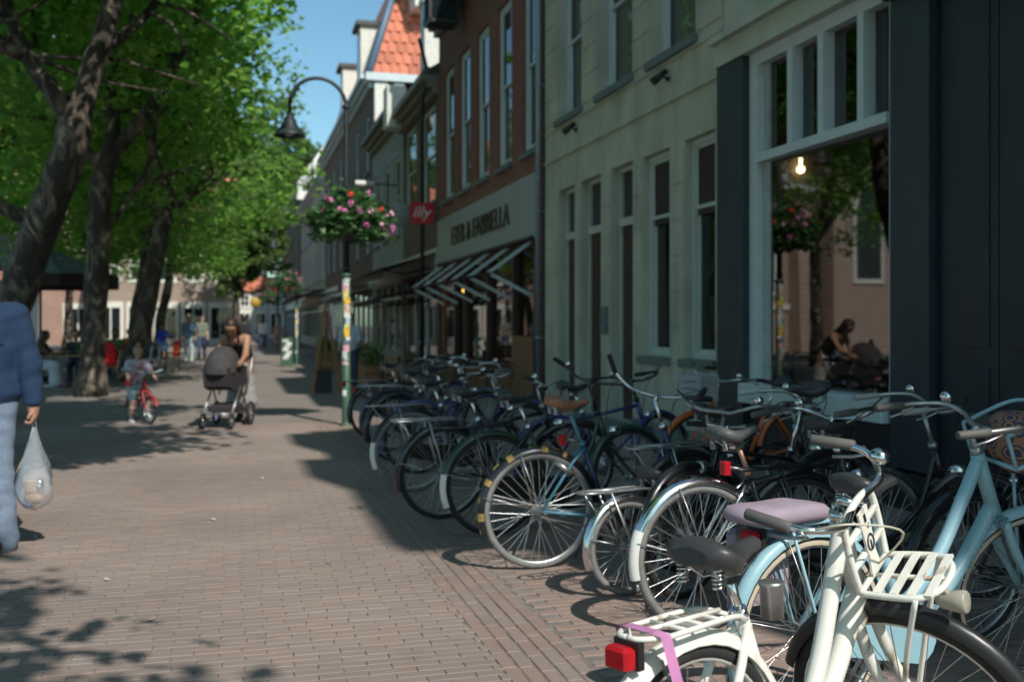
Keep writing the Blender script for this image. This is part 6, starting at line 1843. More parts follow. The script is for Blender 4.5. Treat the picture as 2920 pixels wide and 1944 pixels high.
# ================================================================ people (one continuous skin per body, clothes as parts)
def sd_caps(P, a, b, ra, rb):
    a, b = _v(a), _v(b); ab = b-a
    t = np.clip(((P-a)@ab)/(ab@ab+1e-12), 0, 1)
    return np.linalg.norm(P-a-t[:,None]*ab, axis=1) - (ra+(rb-ra)*t)
def surf(prims, h, k=.025, clip=None):
    """polygonise a smooth union of tapered capsules (surface nets)"""
    pts = np.concatenate([np.stack([_v(p[0])-max(p[2],p[3]), _v(p[0])+max(p[2],p[3]), _v(p[1])-max(p[2],p[3]), _v(p[1])+max(p[2],p[3])]) for p in prims])
    lo, hi = pts.min(0)-3*h, pts.max(0)+3*h
    n = np.ceil((hi-lo)/h).astype(int)+1
    X = np.stack(np.meshgrid(*[lo[i]+h*np.arange(n[i]) for i in range(3)], indexing='ij'), -1).reshape(-1,3)
    D = np.full(len(X), 9.0)
    for p in prims:
        a, b, ra, rb = p[:4]
        m = max(ra,rb)+.12
        l_, h_ = np.minimum(a,b)-m, np.maximum(a,b)+m
        idx = np.where(np.all((X > l_)&(X < h_),1))[0]
        d = sd_caps(X[idx], a, b, ra, rb)
        kk = p[4] if len(p) > 4 else k
        D0 = D[idx]
        hh = np.clip(.5+.5*(D0-d)/kk,0,1)
        D[idx] = D0*(1-hh)+d*hh-kk*hh*(1-hh)
    if clip is not None:
        for (nrm, off) in clip: D = np.maximum(D, X@_v(nrm)-off)
    D = D.reshape(n)
    S = D < 0
    c = np.zeros(n-1, int)
    for i in (0,1):
        for j in (0,1):
            for l in (0,1): c += S[i:n[0]-1+i, j:n[1]-1+j, l:n[2]-1+l]
    act = (c > 0)&(c < 8)
    ids = np.full(n-1, -1); ids[act] = np.arange(act.sum())
    cell = np.argwhere(act)
    acc = np.zeros((len(cell),3)); cnt = np.zeros(len(cell))
    cor = [(i,j,l) for i in (0,1) for j in (0,1) for l in (0,1)]
    for a in range(8):
        for b_ in range(a+1,8):
            da = np.array(cor[b_])-np.array(cor[a])
            if np.abs(da).sum() != 1 or da.min() < 0: continue
            A = cell+cor[a]; B = cell+cor[b_]
            va, vb = D[tuple(A.T)], D[tuple(B.T)]
            x = (va < 0) != (vb < 0)
            t = np.where(x, va/(va-vb+1e-15), 0)
            acc += np.where(x[:,None], A+t[:,None]*da, 0); cnt += x
    V = lo + h*acc/np.maximum(cnt,1)[:,None]
    F = []
    for ax_ in range(3):
        u, w = (ax_+1)%3, (ax_+2)%3
        sl0 = [slice(None)]*3; sl1 = [slice(None)]*3
        sl0[ax_] = slice(0,n[ax_]-1); sl1[ax_] = slice(1,n[ax_])
        x = S[tuple(sl0)] != S[tuple(sl1)]
        E = np.argwhere(x)
        E = E[(E[:,u] > 0)&(E[:,w] > 0)&(E[:,u] < n[u]-1)&(E[:,w] < n[w]-1)]
        if not len(E): continue
        du = np.zeros(3,int); du[u] = 1; dw = np.zeros(3,int); dw[w] = 1
        q = np.stack([ids[tuple((E-du-dw).T)], ids[tuple((E-dw).T)], ids[tuple(E.T)], ids[tuple((E-du).T)]],1)
        flip = ~S[tuple(E.T)]
        q[flip] = q[flip][:,::-1]
        F.append(q)
    F = np.concatenate(F)
    b = MB(); b.v.append(V); b.n = len(V); b.f = [tuple(map(int,q)) for q in F]; b.s = [True]*len(F)
    return b

SKIN = {n_: mat('skin_'+n_, c, .5, 0, .06, 14) for n_, c in (('fair',(0.50,0.30,0.22)),('tan',(0.36,0.19,0.12)),('brown',(0.20,0.10,0.06)))}
M_EYE = mat('dark_eye', (0.02,0.015,0.012), .2)
M_LIP = mat('lip', (0.38,0.13,0.11), .5)
def cloth(name, c, rough=.9, var=.16): return mat(name, c, rough, 0, var, 75, .5)
M_DENIM = cloth('denim_jacket_blue', (0.011,0.034,0.085)); M_JEANS = cloth('light_jeans', (0.17,0.22,0.30)); M_PALEJEAN = cloth('pale_jeans', (0.40,0.50,0.52)); M_DARKJEAN = cloth('dark_jeans', (0.05,0.07,0.14))

def person(label, pos, heading, H=1.72, skin='fair', hip_z=None, spine=0, head=0, legs=((0,0),(0,0)), arms=((0,.12,10),(0,.12,10)), hair=None, hair_style='short', clothes=(), fingers=False, h=.02, group=None, abd=.02, lookyaw=0):
    s = H/1.75
    root = thing('person', label, 'person', (pos[0],pos[1],pos[2] if len(pos) > 2 else .012), (0,0,rad(heading)), group=group)
    hz = (hip_z if hip_z is not None else .93*s)
    Hc = _v((0,0,hz))
    sp = rad(spine); u = _v((math.sin(sp),0,math.cos(sp)))
    neck = Hc+u*.50*s
    hd = rad(spine*.6+head); hu = _v((math.sin(hd),0,math.cos(hd))); hf = _v((math.cos(hd),0,-math.sin(hd)))
    hc = neck+u*.04*s+hu*.155*s
    lat = _v((0,1,0))
    J = {}
    seg = {'torso': [], 'leg': [], 'shin': [], 'armU': [], 'armL': [], 'hand': [], 'foot': [], 'head': []}
    T = seg['torso']
    for y in (-1,1):
        T += [(Hc+lat*y*.075*s, Hc+u*.1*s+lat*y*.07*s, .105*s,.095*s), (Hc+u*.1*s+lat*y*.06*s, Hc+u*.25*s+lat*y*.07*s, .09*s,.10*s), (Hc+u*.25*s+lat*y*.07*s, Hc+u*.40*s+lat*y*.09*s, .10*s,.09*s), (Hc+u*.43*s, Hc+u*.45*s+lat*y*.16*s, .075*s,.062*s)]
    for i, sd in ((0,1),(1,-1)):
        th, kn = legs[i]; a = rad(th); hj = Hc+lat*sd*.09*s-_v((0,0,.02*s))
        ab_ = abd*sd
        d1 = _v((math.sin(a), ab_, -math.cos(a))); k_ = hj+d1*.43*s
        a2 = a-rad(kn); d2 = _v((math.sin(a2), ab_*.3, -math.cos(a2))); an = k_+d2*.41*s
        J['hip%d'%i], J['knee%d'%i], J['ank%d'%i] = hj, k_, an
        seg['leg'].append((hj, k_, .085*s,.057*s)); seg['shin'] += [(k_, k_*.6+an*.4-_v((.012*s,0,0)), .055*s,.052*s), (k_*.6+an*.4-_v((.012*s,0,0)), an, .052*s,.036*s)]
        ft = rad(-th*0)+a2*.25
        toe = an+_v((.16*s*math.cos(max(-.6,min(.6,a2))), 0, -.045*s+.16*s*math.sin(a2)*.5)); heel = an+_v((-.045*s,0,-.04*s))
        seg['foot'] += [(heel, toe, .036*s,.032*s), (an, heel*.5+toe*.5, .037*s,.037*s)]
        J['toe%d'%i], J['heel%d'%i] = toe, heel
    for i, sd in ((0,1),(1,-1)):
        p_, ab_, el = arms[i]; a = rad(p_); sj = Hc+u*.435*s+lat*sd*.175*s
        d1 = _v((math.sin(a)*math.cos(ab_), sd*math.sin(ab_), -math.cos(a)*math.cos(ab_))); e_ = sj+d1*.29*s
        a2 = a+rad(el); ab2 = ab_*.4; d2 = _v((math.sin(a2)*math.cos(ab2), sd*math.sin(ab2), -math.cos(a2)*math.cos(ab2))); w_ = e_+d2*.25*s
        J['sh%d'%i], J['el%d'%i], J['wr%d'%i], J['fd%d'%i] = sj, e_, w_, d2
        seg['armU'].append((sj, e_, .055*s,.043*s)); seg['armL'].append((e_, w_, .042*s,.029*s))
        side = _v((math.cos(a2),0,math.sin(a2)))          # forward-facing edge of the hand
        pal = np.cross(d2, side)*sd
        if fingers:
            seg['hand'] += [(w_, w_+d2*.06*s+side*.018*s, .027*s,.021*s), (w_, w_+d2*.06*s-side*.018*s, .026*s,.020*s)]
            for q, (o_, ln) in enumerate(((.030,.068),(.010,.076),(-.010,.071),(-.029,.056))):
                k0 = w_+d2*.075*s+side*o_*s; cur = pal*-1*0
                inward = _v((0,-sd,0))
                k1 = k0+(d2*.75+inward*.5)*ln*.5*s; k2 = k1+(d2*.05+inward*1.0)*ln*.33*s; k3 = k2+(-d2*.75+inward*.4)*ln*.28*s
                seg['hand'] += [(w_+d2*.05*s+side*o_*.9*s, k0, .0115*s,.0105*s,.008),(k0,k1,.0102*s,.0095*s,.006),(k1,k2,.0094*s,.0088*s,.006),(k2,k3,.0088*s,.008*s,.006)]
            t0 = w_+d2*.03*s+side*.024*s; t1 = t0+(d2*.6+side*.6+_v((0,-sd*.4,0)))*.035*s; t2 = t1+(d2*.8+_v((0,-sd*.5,0))+side*.1)*.03*s
            seg['hand'] += [(t0,t1,.0125*s,.0115*s,.008),(t1,t2,.011*s,.009*s,.006)]
        else:
            seg['hand'] += [(w_, w_+d2*.07*s+side*.015*s, .027*s,.023*s), (w_, w_+d2*.07*s-side*.015*s, .027*s,.022*s)]
            for o_, ln in ((.028,.065),(.010,.075),(-.009,.07),(-.027,.055)):
                seg['hand'].append((w_+d2*.07*s+side*o_*s, w_+d2*(.07+ln)*s+side*o_*1.1*s+_v((0,-sd*.02*s,0)), .0105*s,.009*s,.008))
            seg['hand'].append((w_+d2*.025*s+side*.02*s, w_+d2*.07*s+side*.055*s, .013*s,.010*s,.008))
    Z = rad(lookyaw); hf2 = hf*math.cos(Z)+lat*math.sin(Z); hl = lat*math.cos(Z)-hf*math.sin(Z)
    seg['head'] = [(neck-u*.05*s, hc-hu*.05*s, .054*s,.05*s), (hc-hf2*.012*s+hu*.02*s, hc+hf2*.012*s+hu*.035*s, .088*s,.084*s), (hc+hf2*.015*s+hu*.03*s, hc+hf2*.025*s-hu*.06*s, .078*s,.062*s), (hc+hf2*.03*s-hu*.06*s, hc+hf2*.055*s-hu*.09*s, .052*s,.034*s),
                   (hc+hf2*.088*s+hu*.015*s, hc+hf2*.105*s-hu*.025*s, .011*s,.017*s,.012), (hc+hf2*.07*s-hu*.062*s-hl*.014*s, hc+hf2*.07*s-hu*.062*s+hl*.014*s, .018*s,.018*s,.012)]
    for sd in (-1,1):
        seg['head'] += [(hc+hl*sd*.086*s+hu*.018*s-hf2*.012*s, hc+hl*sd*.088*s-hu*.022*s-hf2*.004*s, .018*s,.013*s,.008)]
    allp = seg['torso']+seg['leg']+seg['shin']+seg['armU']+seg['armL']+seg['hand']+seg['foot']+seg['head']
    body = surf(allp, h, .03*s)
    bo = part('body', body, SKIN[skin], root, world=False)
    for sd in (-1,1):
        b = MB(); b.sphere(tuple(hc+hf2*.086*s+hl*sd*.033*s+hu*.012*s), .0115*s, 8, 6); part('eye', b, M_EYE, bo, world=False)
    b = MB(); b.sphere(tuple(hc+hf2*.087*s-hu*.062*s), (.010*s,.022*s,.007*s), 8, 6); part('mouth', b, M_LIP, bo, world=False)
    if hair:
        hp = [(hc-hf2*.025*s+hu*.03*s, hc-hf2*.005*s+hu*.05*s, .093*s,.090*s), (hc-hf2*.035*s-hu*.02*s, hc-hf2*.04*s+hu*.03*s, .080*s,.088*s)]
        if hair_style == 'long':
            for sd in (-1,1): hp += [(hc+hl*sd*.07*s+hu*.03*s-hf2*.01*s, hc+hl*sd*.085*s-hu*.22*s-hf2*.0*s, .045*s,.035*s)]
            hp += [(hc-hf2*.06*s, hc-hf2*.075*s-hu*.24*s, .07*s,.05*s)]
        if hair_style in ('bun','topbun'):
            o_ = hc-hf2*.03*s+hu*.165*s if hair_style == 'topbun' else hc-hf2*.12*s+hu*.07*s
            hp += [(o_, o_+hl*.01*s, .045*s,.045*s)]
        b = surf(hp, max(.011, h*.6), .03*s, clip=[(tuple(hf2-.55*hu), float((hc+hf2*.045*s+hu*.025*s)@(hf2-.55*hu)))] if hair_style != 'long' else [(tuple(hf2-.35*hu), float((hc+hf2*.055*s+hu*.03*s)@(hf2-.35*hu)))])
        part('hair', b, hair, root, world=False)
    clothes = [c_+(0,) for c_ in clothes]+[c_+(1,) for c_ in clothes if c_[0] == 'shoe']
    for (nm, m, parts_, inf, kw, ft_) in clothes:
        pr = []
        for q in parts_:
            if q == 'sleeve':
                for (a, b_, ra, rb) in seg['armU']: pr.append((a, a*.4+b_*.6, ra+inf, rb+inf+.01))
            elif q == 'skirt':
                L_ = kw.get('len', .5)*s; k0 = Hc+u*.06*s
                ends = [J['knee0']*1, J['knee1']*1] if kw.get('sit') else [Hc+_v((0,.06,-L_)), Hc+_v((0,-.06,-L_))]
                for e in ends:
                    pr.append((Hc, e, .135*s, kw.get('flare',.17)*s))
                    if kw.get('sit'): pr.append((e, e+_v((.03,0,-.38*s)), .12*s, .16*s))
                pr.append((ends[0], ends[1], kw.get('flare',.17)*s*.9, kw.get('flare',.17)*s*.9))
            elif q == 'flare':
                for i in (0,1):
                    a, b_ = J['knee%d'%i], J['ank%d'%i]; pr.append((a, b_+(b_-a)*.03, .07*s, .115*s))
            elif q == 'shorts':
                for (a, b_, ra, rb) in seg['leg']: pr.append((a, a*.25+b_*.75, ra+inf, rb+inf+.025))
            elif q == 'hips': pr += [(a,b_,ra+inf,rb+inf) for (a,b_,ra,rb) in seg['torso'] if ra > .1*s or True][:2] + [(a,b_,ra+inf,rb+inf) for (a,b_,ra,rb) in seg['torso'][4:6]]
            elif q == 'foot': pr += [(a,b_,ra+inf,rb+inf) for (a,b_,ra,rb) in seg['foot'][2*ft_:2*ft_+2]]
            else: pr += [(p[0],p[1],p[2]+inf,p[3]+inf) for p in seg[q]]
        clip = []
        if 'bottom' in kw: zc = hz+kw['bottom']*s; clip.append(((0,0,-1), -zc))
        if 'top' in kw: clip.append((tuple(u), float(Hc@u+kw['top']*s)))
        b = surf(pr, h, .03*s, clip or None)
        co_ = part(nm, b, m, root, world=False)
        me = co_.data; nv = len(me.vertices); A = np.zeros(nv*3); Nn = np.zeros(nv*3)
        me.vertices.foreach_get('co', A); me.vertex_normals.foreach_get('vector', Nn); A = A.reshape(-1,3); Nn = Nn.reshape(-1,3)
        fold = np.sin(A[:,2]*34+A[:,0]*13+3*np.sin(A[:,1]*15+A[:,2]*5))*.5+np.sin(A[:,2]*61-A[:,1]*24+2*np.sin(A[:,0]*21))*.3
        A += Nn*(fold*(.007 if nm != 'shoe' else 0))[:,None]
        me.vertices.foreach_set('co', A.ravel()); me.update()
    J.update(hc=hc, neck=neck, Hc=Hc, u=u, root=root, s=s)
    return J
def W(J, p):
    r = J['root']; return np.array(Matrix.LocRotScale(r.location, r.rotation_euler, None) @ Vector(p))

HAIR_DK = mat('dark_brown_hair', (0.03,0.016,0.01), .5, 0, .4, 30); HAIR_BL = mat('dirty_blond_hair', (0.30,0.21,0.10), .55, 0, .25, 30); HAIR_BK = mat('black_hair', (0.012,0.01,0.01), .5, 0, .4, 30)
M_SHOERED = mat('dark_red_shoe', (0.10,0.012,0.012), .6); M_SHOEW = mat('white_shoe', (0.6,0.6,0.58), .6); M_SHOEB = mat('dark_shoe', (0.02,0.02,0.022), .6)

# man in denim, walking towards the camera at the left edge
J = person('man in a blue denim jacket and flared jeans carrying a clear plastic bag', (-1.58,7.34), -90, 1.90, 'tan', legs=((10,4),(-16,14)), arms=((2,.27,6),(-8,.14,12)), hair=HAIR_DK, fingers=True, h=.0115,
   clothes=[('jeans', M_JEANS, ['leg','shin','hips','flare'], .016, {'top':.06}),
            ('jacket', M_DENIM, ['torso','armU','armL'], .030, {'bottom':-.08}),
            ('shoe', M_SHOERED, ['foot'], .012, {})])
man = J
for i in (0,1):
    b = MB(); b.tube([J['heel%d'%i]+_v((-.035,0,-.03)), J['heel%d'%i]*.5+J['toe%d'%i]*.5+_v((0,.045,-.03)), J['toe%d'%i]+_v((.045,0,-.022)), J['heel%d'%i]*.5+J['toe%d'%i]*.5+_v((0,-.045,-.03))], .014, 6, True)
    part('shoe_sole', b, M_SHOEW, J['root'], world=False)
b = MB(); c = J['neck']; b.tube([c+_v((.075*math.cos(a),.085*math.sin(a),-.01+.01*math.cos(a))) for a in np.linspace(0,2*PI,16)[:-1]], [.022]*15, 7, True); part('collar', b, M_DENIM, J['root'], world=False)
b = MB(); q = J['Hc']+J['u']*.33
for y in (-.09,.09): b.bbox(q[0]+.128,q[0]+.142,y-.055,y+.055,q[2]-.02,q[2]+.02,.006)
part('pocket_flap', b, M_DENIM, J['root'], world=False)
# clear plastic bag hanging from his hand
hp = W(J, J['wr0']+J['fd0']*.105)
t = thing('plastic_bag', 'clear plastic carrier bag with groceries hanging from the hand of the man in denim', 'bag', (hp[0],hp[1],hp[2]-.6))
prof = [(.012,-.03),(.030,-.10),(.055,-.18),(.088,-.27),(.108,-.36),(.112,-.43),(.098,-.50),(.070,-.545),(.03,-.565),(.004,-.57)]
b = MB(); b.lathe(prof, (0,0,0), 22); V = b.verts(); an = np.arctan2(V[:,1],V[:,0]); f = 1+.10*np.sin(an*5+V[:,2]*22)+.06*np.sin(an*9-V[:,2]*31); V[:,0]*=f; V[:,1]*=f*.8; b.v=[V+hp]
part('bag_film', b, glass_clear('plastic_film', (.93,.95,.97), 1.5, .22), t)
b = MB()
for s_ in (-1,1): b.sweep([hp+_v((s_*.006,0,.01)), hp+_v((s_*.014,.0,-.05)), hp+_v((s_*.035,0,-.14))], [(-.012,0),(.012,0)], (0,1,0))
part('bag_handle', b, mat('milky_film', (0.6,0.65,0.7), .4), t)
b = MB(); b.sphere(hp+_v((.0,0,-.49)), (.07,.055,.045), 12, 8); b.bbox(hp[0]-.05,hp[0]+.04,hp[1]-.04,hp[1]+.04,hp[2]-.45,hp[2]-.37,.01); part('groceries', b, mat('bread_roll', (0.42,0.26,0.14), .7, 0, .3, 20), t)
b = MB(); b.sphere(hp+_v((.035,-.02,-.42)), (.03,.03,.06), 10, 8); part('bottle', b, M_CHROME, t)

# woman leaning over the pram
J = person('woman in a black vest and grey skirt leaning over the dark pram', (.10,15.72), 252, 1.74, 'tan', spine=44, head=24, legs=((6,6),(-12,8)), arms=((38,.10,30),(20,.22,45)), hair=HAIR_DK, hair_style='long', h=.016,
   clothes=[('vest', mat('black_vest_cloth', (0.018,0.014,0.014), .8), ['torso'], .014, {'top':.41,'bottom':.02}), ('skirt', cloth('grey_skirt_cloth', (0.30,0.29,0.28)), ['skirt'], .01, {'len':.60,'flare':.17,'top':.12}), ('shoe', M_SHOEB, ['foot'], .008, {})])
b = MB()
for y in (-.075,.075): b.tube(spline([J['Hc']+J['u']*.40+_v((.10,y,-.02)), J['Hc']+J['u']*.50+_v((.04,y,.02)), J['Hc']+J['u']*.41+_v((-.12,y,0))],4), .012, 6)
part('vest_strap', b, mat('black_vest_cloth', (0.018,0.014,0.014)), J['root'], world=False)
b = MB(); b.sphere(tuple(J['hc']-_v((.05,0,-.10))), .04, 10, 8); part('hair_bun', b, HAIR_DK, J['root'], world=False)
# pram
t = thing('pram', 'dark pram with a rounded hood and pale blanket, pushed by the woman', 'pram', (-.13,15.08,0), (0,0,rad(252)))
M_PRAM = mat('pram_cloth', (0.028,0.022,0.024), .85, 0, .2, 12); M_HOODC = mat('pram_hood', (0.05,0.045,0.047), .85, 0, .2, 12)
b = MB(); b.prism([(-.38,.62),(-.42,.86),(.40,.86),(.36,.60),(.2,.54),(-.2,.54)], 'y', -.19,.19); part('carrycot', b, M_PRAM, t, world=False)
b = MB(); V=[]; na, nb = 9, 9
for i in range(na):
    a = rad(-5+i*120/(na-1))
    for j in range(nb):
        c_ = PI*j/(nb-1)
        r_ = .36*(1+.02*(i%2))
        V.append((.10+r_*math.cos(a)*(.35+.65*math.sin(c_)) if True else 0, .22*math.cos(c_), .80+r_*1.0*math.sin(a)*(.25+.75*math.sin(c_))))
F = [(i*nb+j,i*nb+j+1,(i+1)*nb+j+1,(i+1)*nb+j) for i in range(na-1) for j in range(nb-1)]
b.add(V,F,True); part('hood', b, M_HOODC, t, world=False)
b = MB(); b.tube([(-.32,.2,.45),(-.62,.2,.98),(-.66,.17,1.04),(-.66,-.17,1.04),(-.62,-.2,.98),(-.32,-.2,.45)], .014, 8); b.tube([(.34,.2,.22),(-.05,.2,.58),(-.36,.22,.19)], .013, 7); b.tube([(.34,-.2,.22),(-.05,-.2,.58),(-.36,-.22,.19)], .013, 7); b.tube([(.34,-.2,.22),(.34,.2,.22)], .012, 6); b.tube([(-.36,-.26,.19),(-.36,.26,.19)], .012, 6); part('chassis', b, M_STEEL, t, world=False)
b = MB(); b.bbox(-.30,.26,-.17,.17,.24,.34,.03); part('shopping_tray', b, M_PRAM, t, world=False)
for (x, y, r_) in ((.36,.20,.115),(.36,-.20,.115),(-.36,.25,.17),(-.36,-.25,.17)):
    b = MB(); b.tube([(x+(r_-.02)*math.cos(a),y,r_+.012+(r_-.02)*math.sin(a)) for a in np.linspace(0,2*PI,25)[:-1]], .02, 8, True); w = part('wheel', b, M_RUBBER, t, world=False)
    b = MB(); b.lathe([(.02,-.02),(.03,-.015),(.03,.015),(.02,.02)], (x,y,r_+.012), 10, Matrix.Rotation(PI/2,3,'X'))
    for q in range(5):
        a = 2*PI*q/5; b.bar((x,y,r_+.012),(x+(r_-.03)*math.cos(a),y,r_+.012+(r_-.03)*math.sin(a)),.018,.014,(0,1,0))
    part('rim', b, M_CHROME, w, world=False)
b = MB(); b.obox((-.30,-.215,.78),(.30,.03,.42), Matrix.Rotation(rad(8),3,'Y')); V=b.verts(); b = MB(); b.bbox(-.46,-.12,-.235,-.205,.56,.98,.012); part('blanket', b, cloth('grey_blanket', (0.25,0.23,0.22)), t, world=False)

# child riding a little bicycle, with its bicycle
CX, CY, CH = -1.45, 16.5, -70
J = person('small child with a blond topknot in a lilac shirt riding a little bicycle', (CX,CY), CH, 1.22, 'fair', hip_z=.56, spine=12, head=8, legs=((58,62),(32,40)), arms=((48,.25,12),(44,.30,18)), hair=HAIR_BL, hair_style='topbun', h=.012, abd=.10,
   clothes=[('shirt', cloth('lilac_shirt', (0.58,0.48,0.58)), ['torso','sleeve'], .016, {'bottom':-.03}), ('shorts', cloth('pale_denim_shorts', (0.33,0.42,0.46)), ['hips','shorts'], .014, {'top':.05}), ('shoe', M_SHOEW, ['foot'], .010, {})])
b = MB(); c_ = J['Hc']; b.sweep([J['neck']+_v((.09,.05,-.02)), J['Hc']+J['u']*.2+_v((.11,.0,0)), J['Hc']+_v((.10,-.10,.03))], [(-.012,0),(.012,0)], (0,1,0)); b.bbox(c_[0]+.02,c_[0]+.14,-.17,-.10,c_[2]-.03,c_[2]+.08,.015); part('red_shoulder_bag', b, mat('bright_red_cloth',(0.75,0.015,0.03)), J['root'], world=False)
fwv = _v((math.cos(rad(CH)),math.sin(rad(CH)),0))
bp = _v((CX,CY,0))-fwv*.30
t, k = bike("child's little red bicycle with pale curved handlebars under the small child", (bp[0],bp[1]), CH, 0, 'step', mat('red_kids_paint', (0.30,0.03,0.03), .4), steer=12, R=.20, rim=M_STEEL, tyre=M_RUBBER, fend=mat('red_kids_paint',(0.30,0.03,0.03)), sad=M_BLACKSEAT, sad_h=-.04, bar_m=mat('pale_blue_bar', (0.4,0.5,0.55), .4), bar_h=.02, light=False, head=False, bell=False, stand=False, case=False, nsp=20, spoke_r=.0022, group=None, wb=.9)
t['category'] = 'bicycle'
t['label'] = "child's little red bicycle with pale curved handlebars, ridden by the small child"

# seated woman with the long white skirt and others on the terrace
person('seated woman with dark hair in a brown top and long pale skirt', (-4.45,25.95), -8, 1.70, 'brown', hip_z=.53, spine=14, head=10, legs=((80,78),(86,80)), arms=((45,.15,55),(50,.1,50)), hair=HAIR_BK, hair_style='long', h=.018,
   clothes=[('top', cloth('brown_top', (0.10,0.06,0.04)), ['torso','armU'], .014, {}), ('skirt', cloth('white_blue_skirt', (0.50,0.54,0.60)), ['skirt'], .01, {'sit':1,'flare':.15}), ('shoe', mat('pink_shoe', (0.55,0.2,0.2), .6), ['foot'], .008, {})])
person('person in dark clothes seated behind the terrace table, facing the street', (-3.75,27.0), -90, 1.70, 'tan', hip_z=.53, spine=10, legs=((84,82),(84,82)), arms=((50,.2,60),(50,.2,60)), hair=HAIR_DK, h=.02,
   clothes=[('shirt', cloth('dark_grey_shirt', (0.05,0.05,0.055)), ['torso','armU','armL'], .014, {}), ('trousers', M_DARKJEAN, ['hips','leg','shin'], .014, {})])
person('person in a grey shirt seated under the dark umbrella', (-5.5,30.0), -80, 1.74, 'fair', hip_z=.53, spine=8, legs=((84,82),(84,82)), arms=((40,.2,60),(45,.2,50)), hair=HAIR_BL, h=.022,
   clothes=[('shirt', cloth('grey_shirt', (0.3,0.3,0.32)), ['torso','sleeve'], .014, {}), ('trousers', M_DARKJEAN, ['hips','leg','shin'], .014, {})])
for (lb, x, y, hd, sk, c_, hr) in (('person in a pink top seated under the umbrella edge', -5.2, 27.6, -60, 'fair', (0.5,0.2,0.25), HAIR_BL), ('person in a red top seated at the umbrella table', -6.3, 29.2, 0, 'tan', (0.45,0.03,0.03), HAIR_DK), ('person in a blue shirt seated beyond the second table', -2.4, 32.2, 180, 'fair', (0.08,0.15,0.32), HAIR_DK), ('person in an orange top seated between the tree trunks', -3.2, 34.2, -85, 'tan', (0.5,0.16,0.04), HAIR_DK), ('person in a white top seated behind the second trunk', -4.6, 35.4, -80, 'fair', (0.6,0.6,0.58), HAIR_BL), ('person in a green shirt seated at the second terrace table', -3.3, 31.1, -90, 'brown', (0.08,0.16,0.07), HAIR_BK)):
    person(lb, (x,y), hd, 1.70, sk, hip_z=.53, spine=10, legs=((84,82),(80,80)), arms=((48,.2,60),(40,.2,55)), hair=hr, h=.024,
       clothes=[('shirt', cloth('shirt_'+lb.split()[3]+'_top', c_), ['torso','sleeve'], .014, {}), ('trousers', M_DARKJEAN, ['hips','leg','shin'], .014, {})])
# walkers farther off
person('child in a bright blue shirt and light blue shorts walking by the trees', (-2.65,40.5), -85, 1.48, 'brown', legs=((16,6),(-14,14)), arms=((10,.15,20),(-10,.15,20)), hair=HAIR_BK, h=.022,
   clothes=[('shirt', cloth('royal_blue_shirt', (0.02,0.06,0.42)), ['torso','sleeve'], .02, {'bottom':-.12}), ('shorts', cloth('sky_blue_shorts', (0.10,0.25,0.55)), ['hips','shorts'], .02, {'top':.04}), ('shoe', M_SHOEW, ['foot'], .012, {})])
person('person in a blue grey tee, pale jeans and light cap walking this way', (-1.72,41.5), -88, 1.84, 'tan', legs=((14,4),(-12,12)), arms=((20,.18,50),(-8,.15,15)), hair=mat('light_cap', (0.6,0.56,0.45), .8), h=.022,
   clothes=[('shirt', cloth('blue_grey_tee', (0.12,0.19,0.29)), ['torso','sleeve'], .02, {'bottom':-.10}), ('jeans', M_PALEJEAN, ['hips','leg','shin'], .016, {'top':.04}), ('shoe', M_SHOEW, ['foot'], .012, {})])
person('person in a grey green shirt and dark jeans beside the one in the cap', (-1.35,45.0), -92, 1.82, 'fair', legs=((-12,8),(14,4)), arms=((6,.16,14),(-6,.16,14)), hair=HAIR_DK, h=.022,
   clothes=[('shirt', cloth('grey_green_shirt', (0.17,0.19,0.15)), ['torso','sleeve'], .02, {'bottom':-.10}), ('jeans', M_DARKJEAN, ['hips','leg','shin'], .016, {'top':.04}), ('shoe', M_SHOEB, ['foot'], .012, {})])
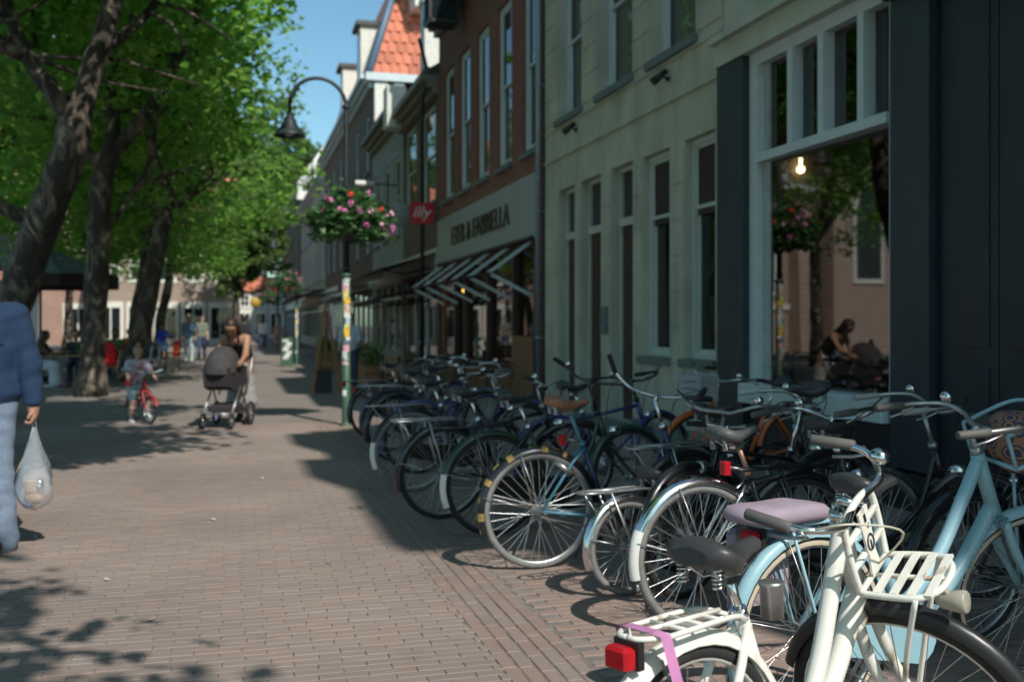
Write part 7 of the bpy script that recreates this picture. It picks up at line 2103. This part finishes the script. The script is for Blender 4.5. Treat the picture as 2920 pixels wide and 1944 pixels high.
person('toddler in a bright orange red dress between two walkers', (-2.2,42.0), -80, .95, 'fair', legs=((14,6),(-12,14)), arms=((30,.3,10),(-8,.2,12)), hair=HAIR_BL, h=.02,
   clothes=[('dress', mat('orange_red_cloth', (0.75,0.06,0.02), .8), ['torso','sleeve','skirt'], .02, {'len':.36,'flare':.2})])
person('man in a white shirt and dark trousers far down the street', (1.55,60.5), 95, 1.80, 'fair', legs=((-12,8),(14,4)), arms=((10,.14,25),(-8,.14,15)), hair=HAIR_DK, h=.025,
   clothes=[('shirt', cloth('white_shirt', (0.72,0.72,0.72)), ['torso','armU','armL'], .02, {'bottom':-.10}), ('trousers', M_DARKJEAN, ['hips','leg','shin'], .016, {'top':.04})])
person('person in a salmon top beside the man in the white shirt', (2.35,60.0), -90, 1.62, 'fair', legs=((10,4),(-10,10)), arms=((6,.15,20),(-6,.15,15)), hair=HAIR_BL, h=.025,
   clothes=[('top', cloth('salmon_top', (0.55,0.26,0.18)), ['torso','sleeve','skirt'], .02, {'len':.4,'flare':.16})])
person('person in black walking beyond the woman with the pram', (.35,44.0), 88, 1.80, 'brown', legs=((-12,8),(14,4)), arms=((10,.14,25),(-8,.14,15)), hair=HAIR_BK, h=.024,
   clothes=[('coat', cloth('black_coat', (0.02,0.02,0.022)), ['torso','armU','armL'], .02, {'bottom':-.12}), ('trousers', M_DARKJEAN, ['hips','leg','shin'], .016, {'top':.04})])
person('person in a pale blue shirt standing behind the easel sign', (2.55,23.6), -100, 1.70, 'fair', legs=((2,2),(-3,3)), arms=((18,.15,70),(10,.15,40)), hair=HAIR_DK, h=.02,
   clothes=[('shirt', cloth('pale_blue_shirt', (0.42,0.50,0.58)), ['torso','armU'], .018, {'bottom':-.1}), ('trousers', M_DARKJEAN, ['hips','leg','shin'], .016, {'top':.04}), ('shoe', M_SHOEB, ['foot'], .01, {})])
person('person in a dark red jumper standing far back among the trees', (-4.4,36.0), -60, 1.72, 'tan', legs=((6,4),(-6,6)), arms=((20,.15,60),(10,.15,30)), hair=HAIR_BK, h=.024,
   clothes=[('jumper', cloth('dark_red_jumper', (0.16,0.03,0.025)), ['torso','armU','armL'], .02, {'bottom':-.1}), ('trousers', M_DARKJEAN, ['hips','leg','shin'], .016, {'top':.04})])
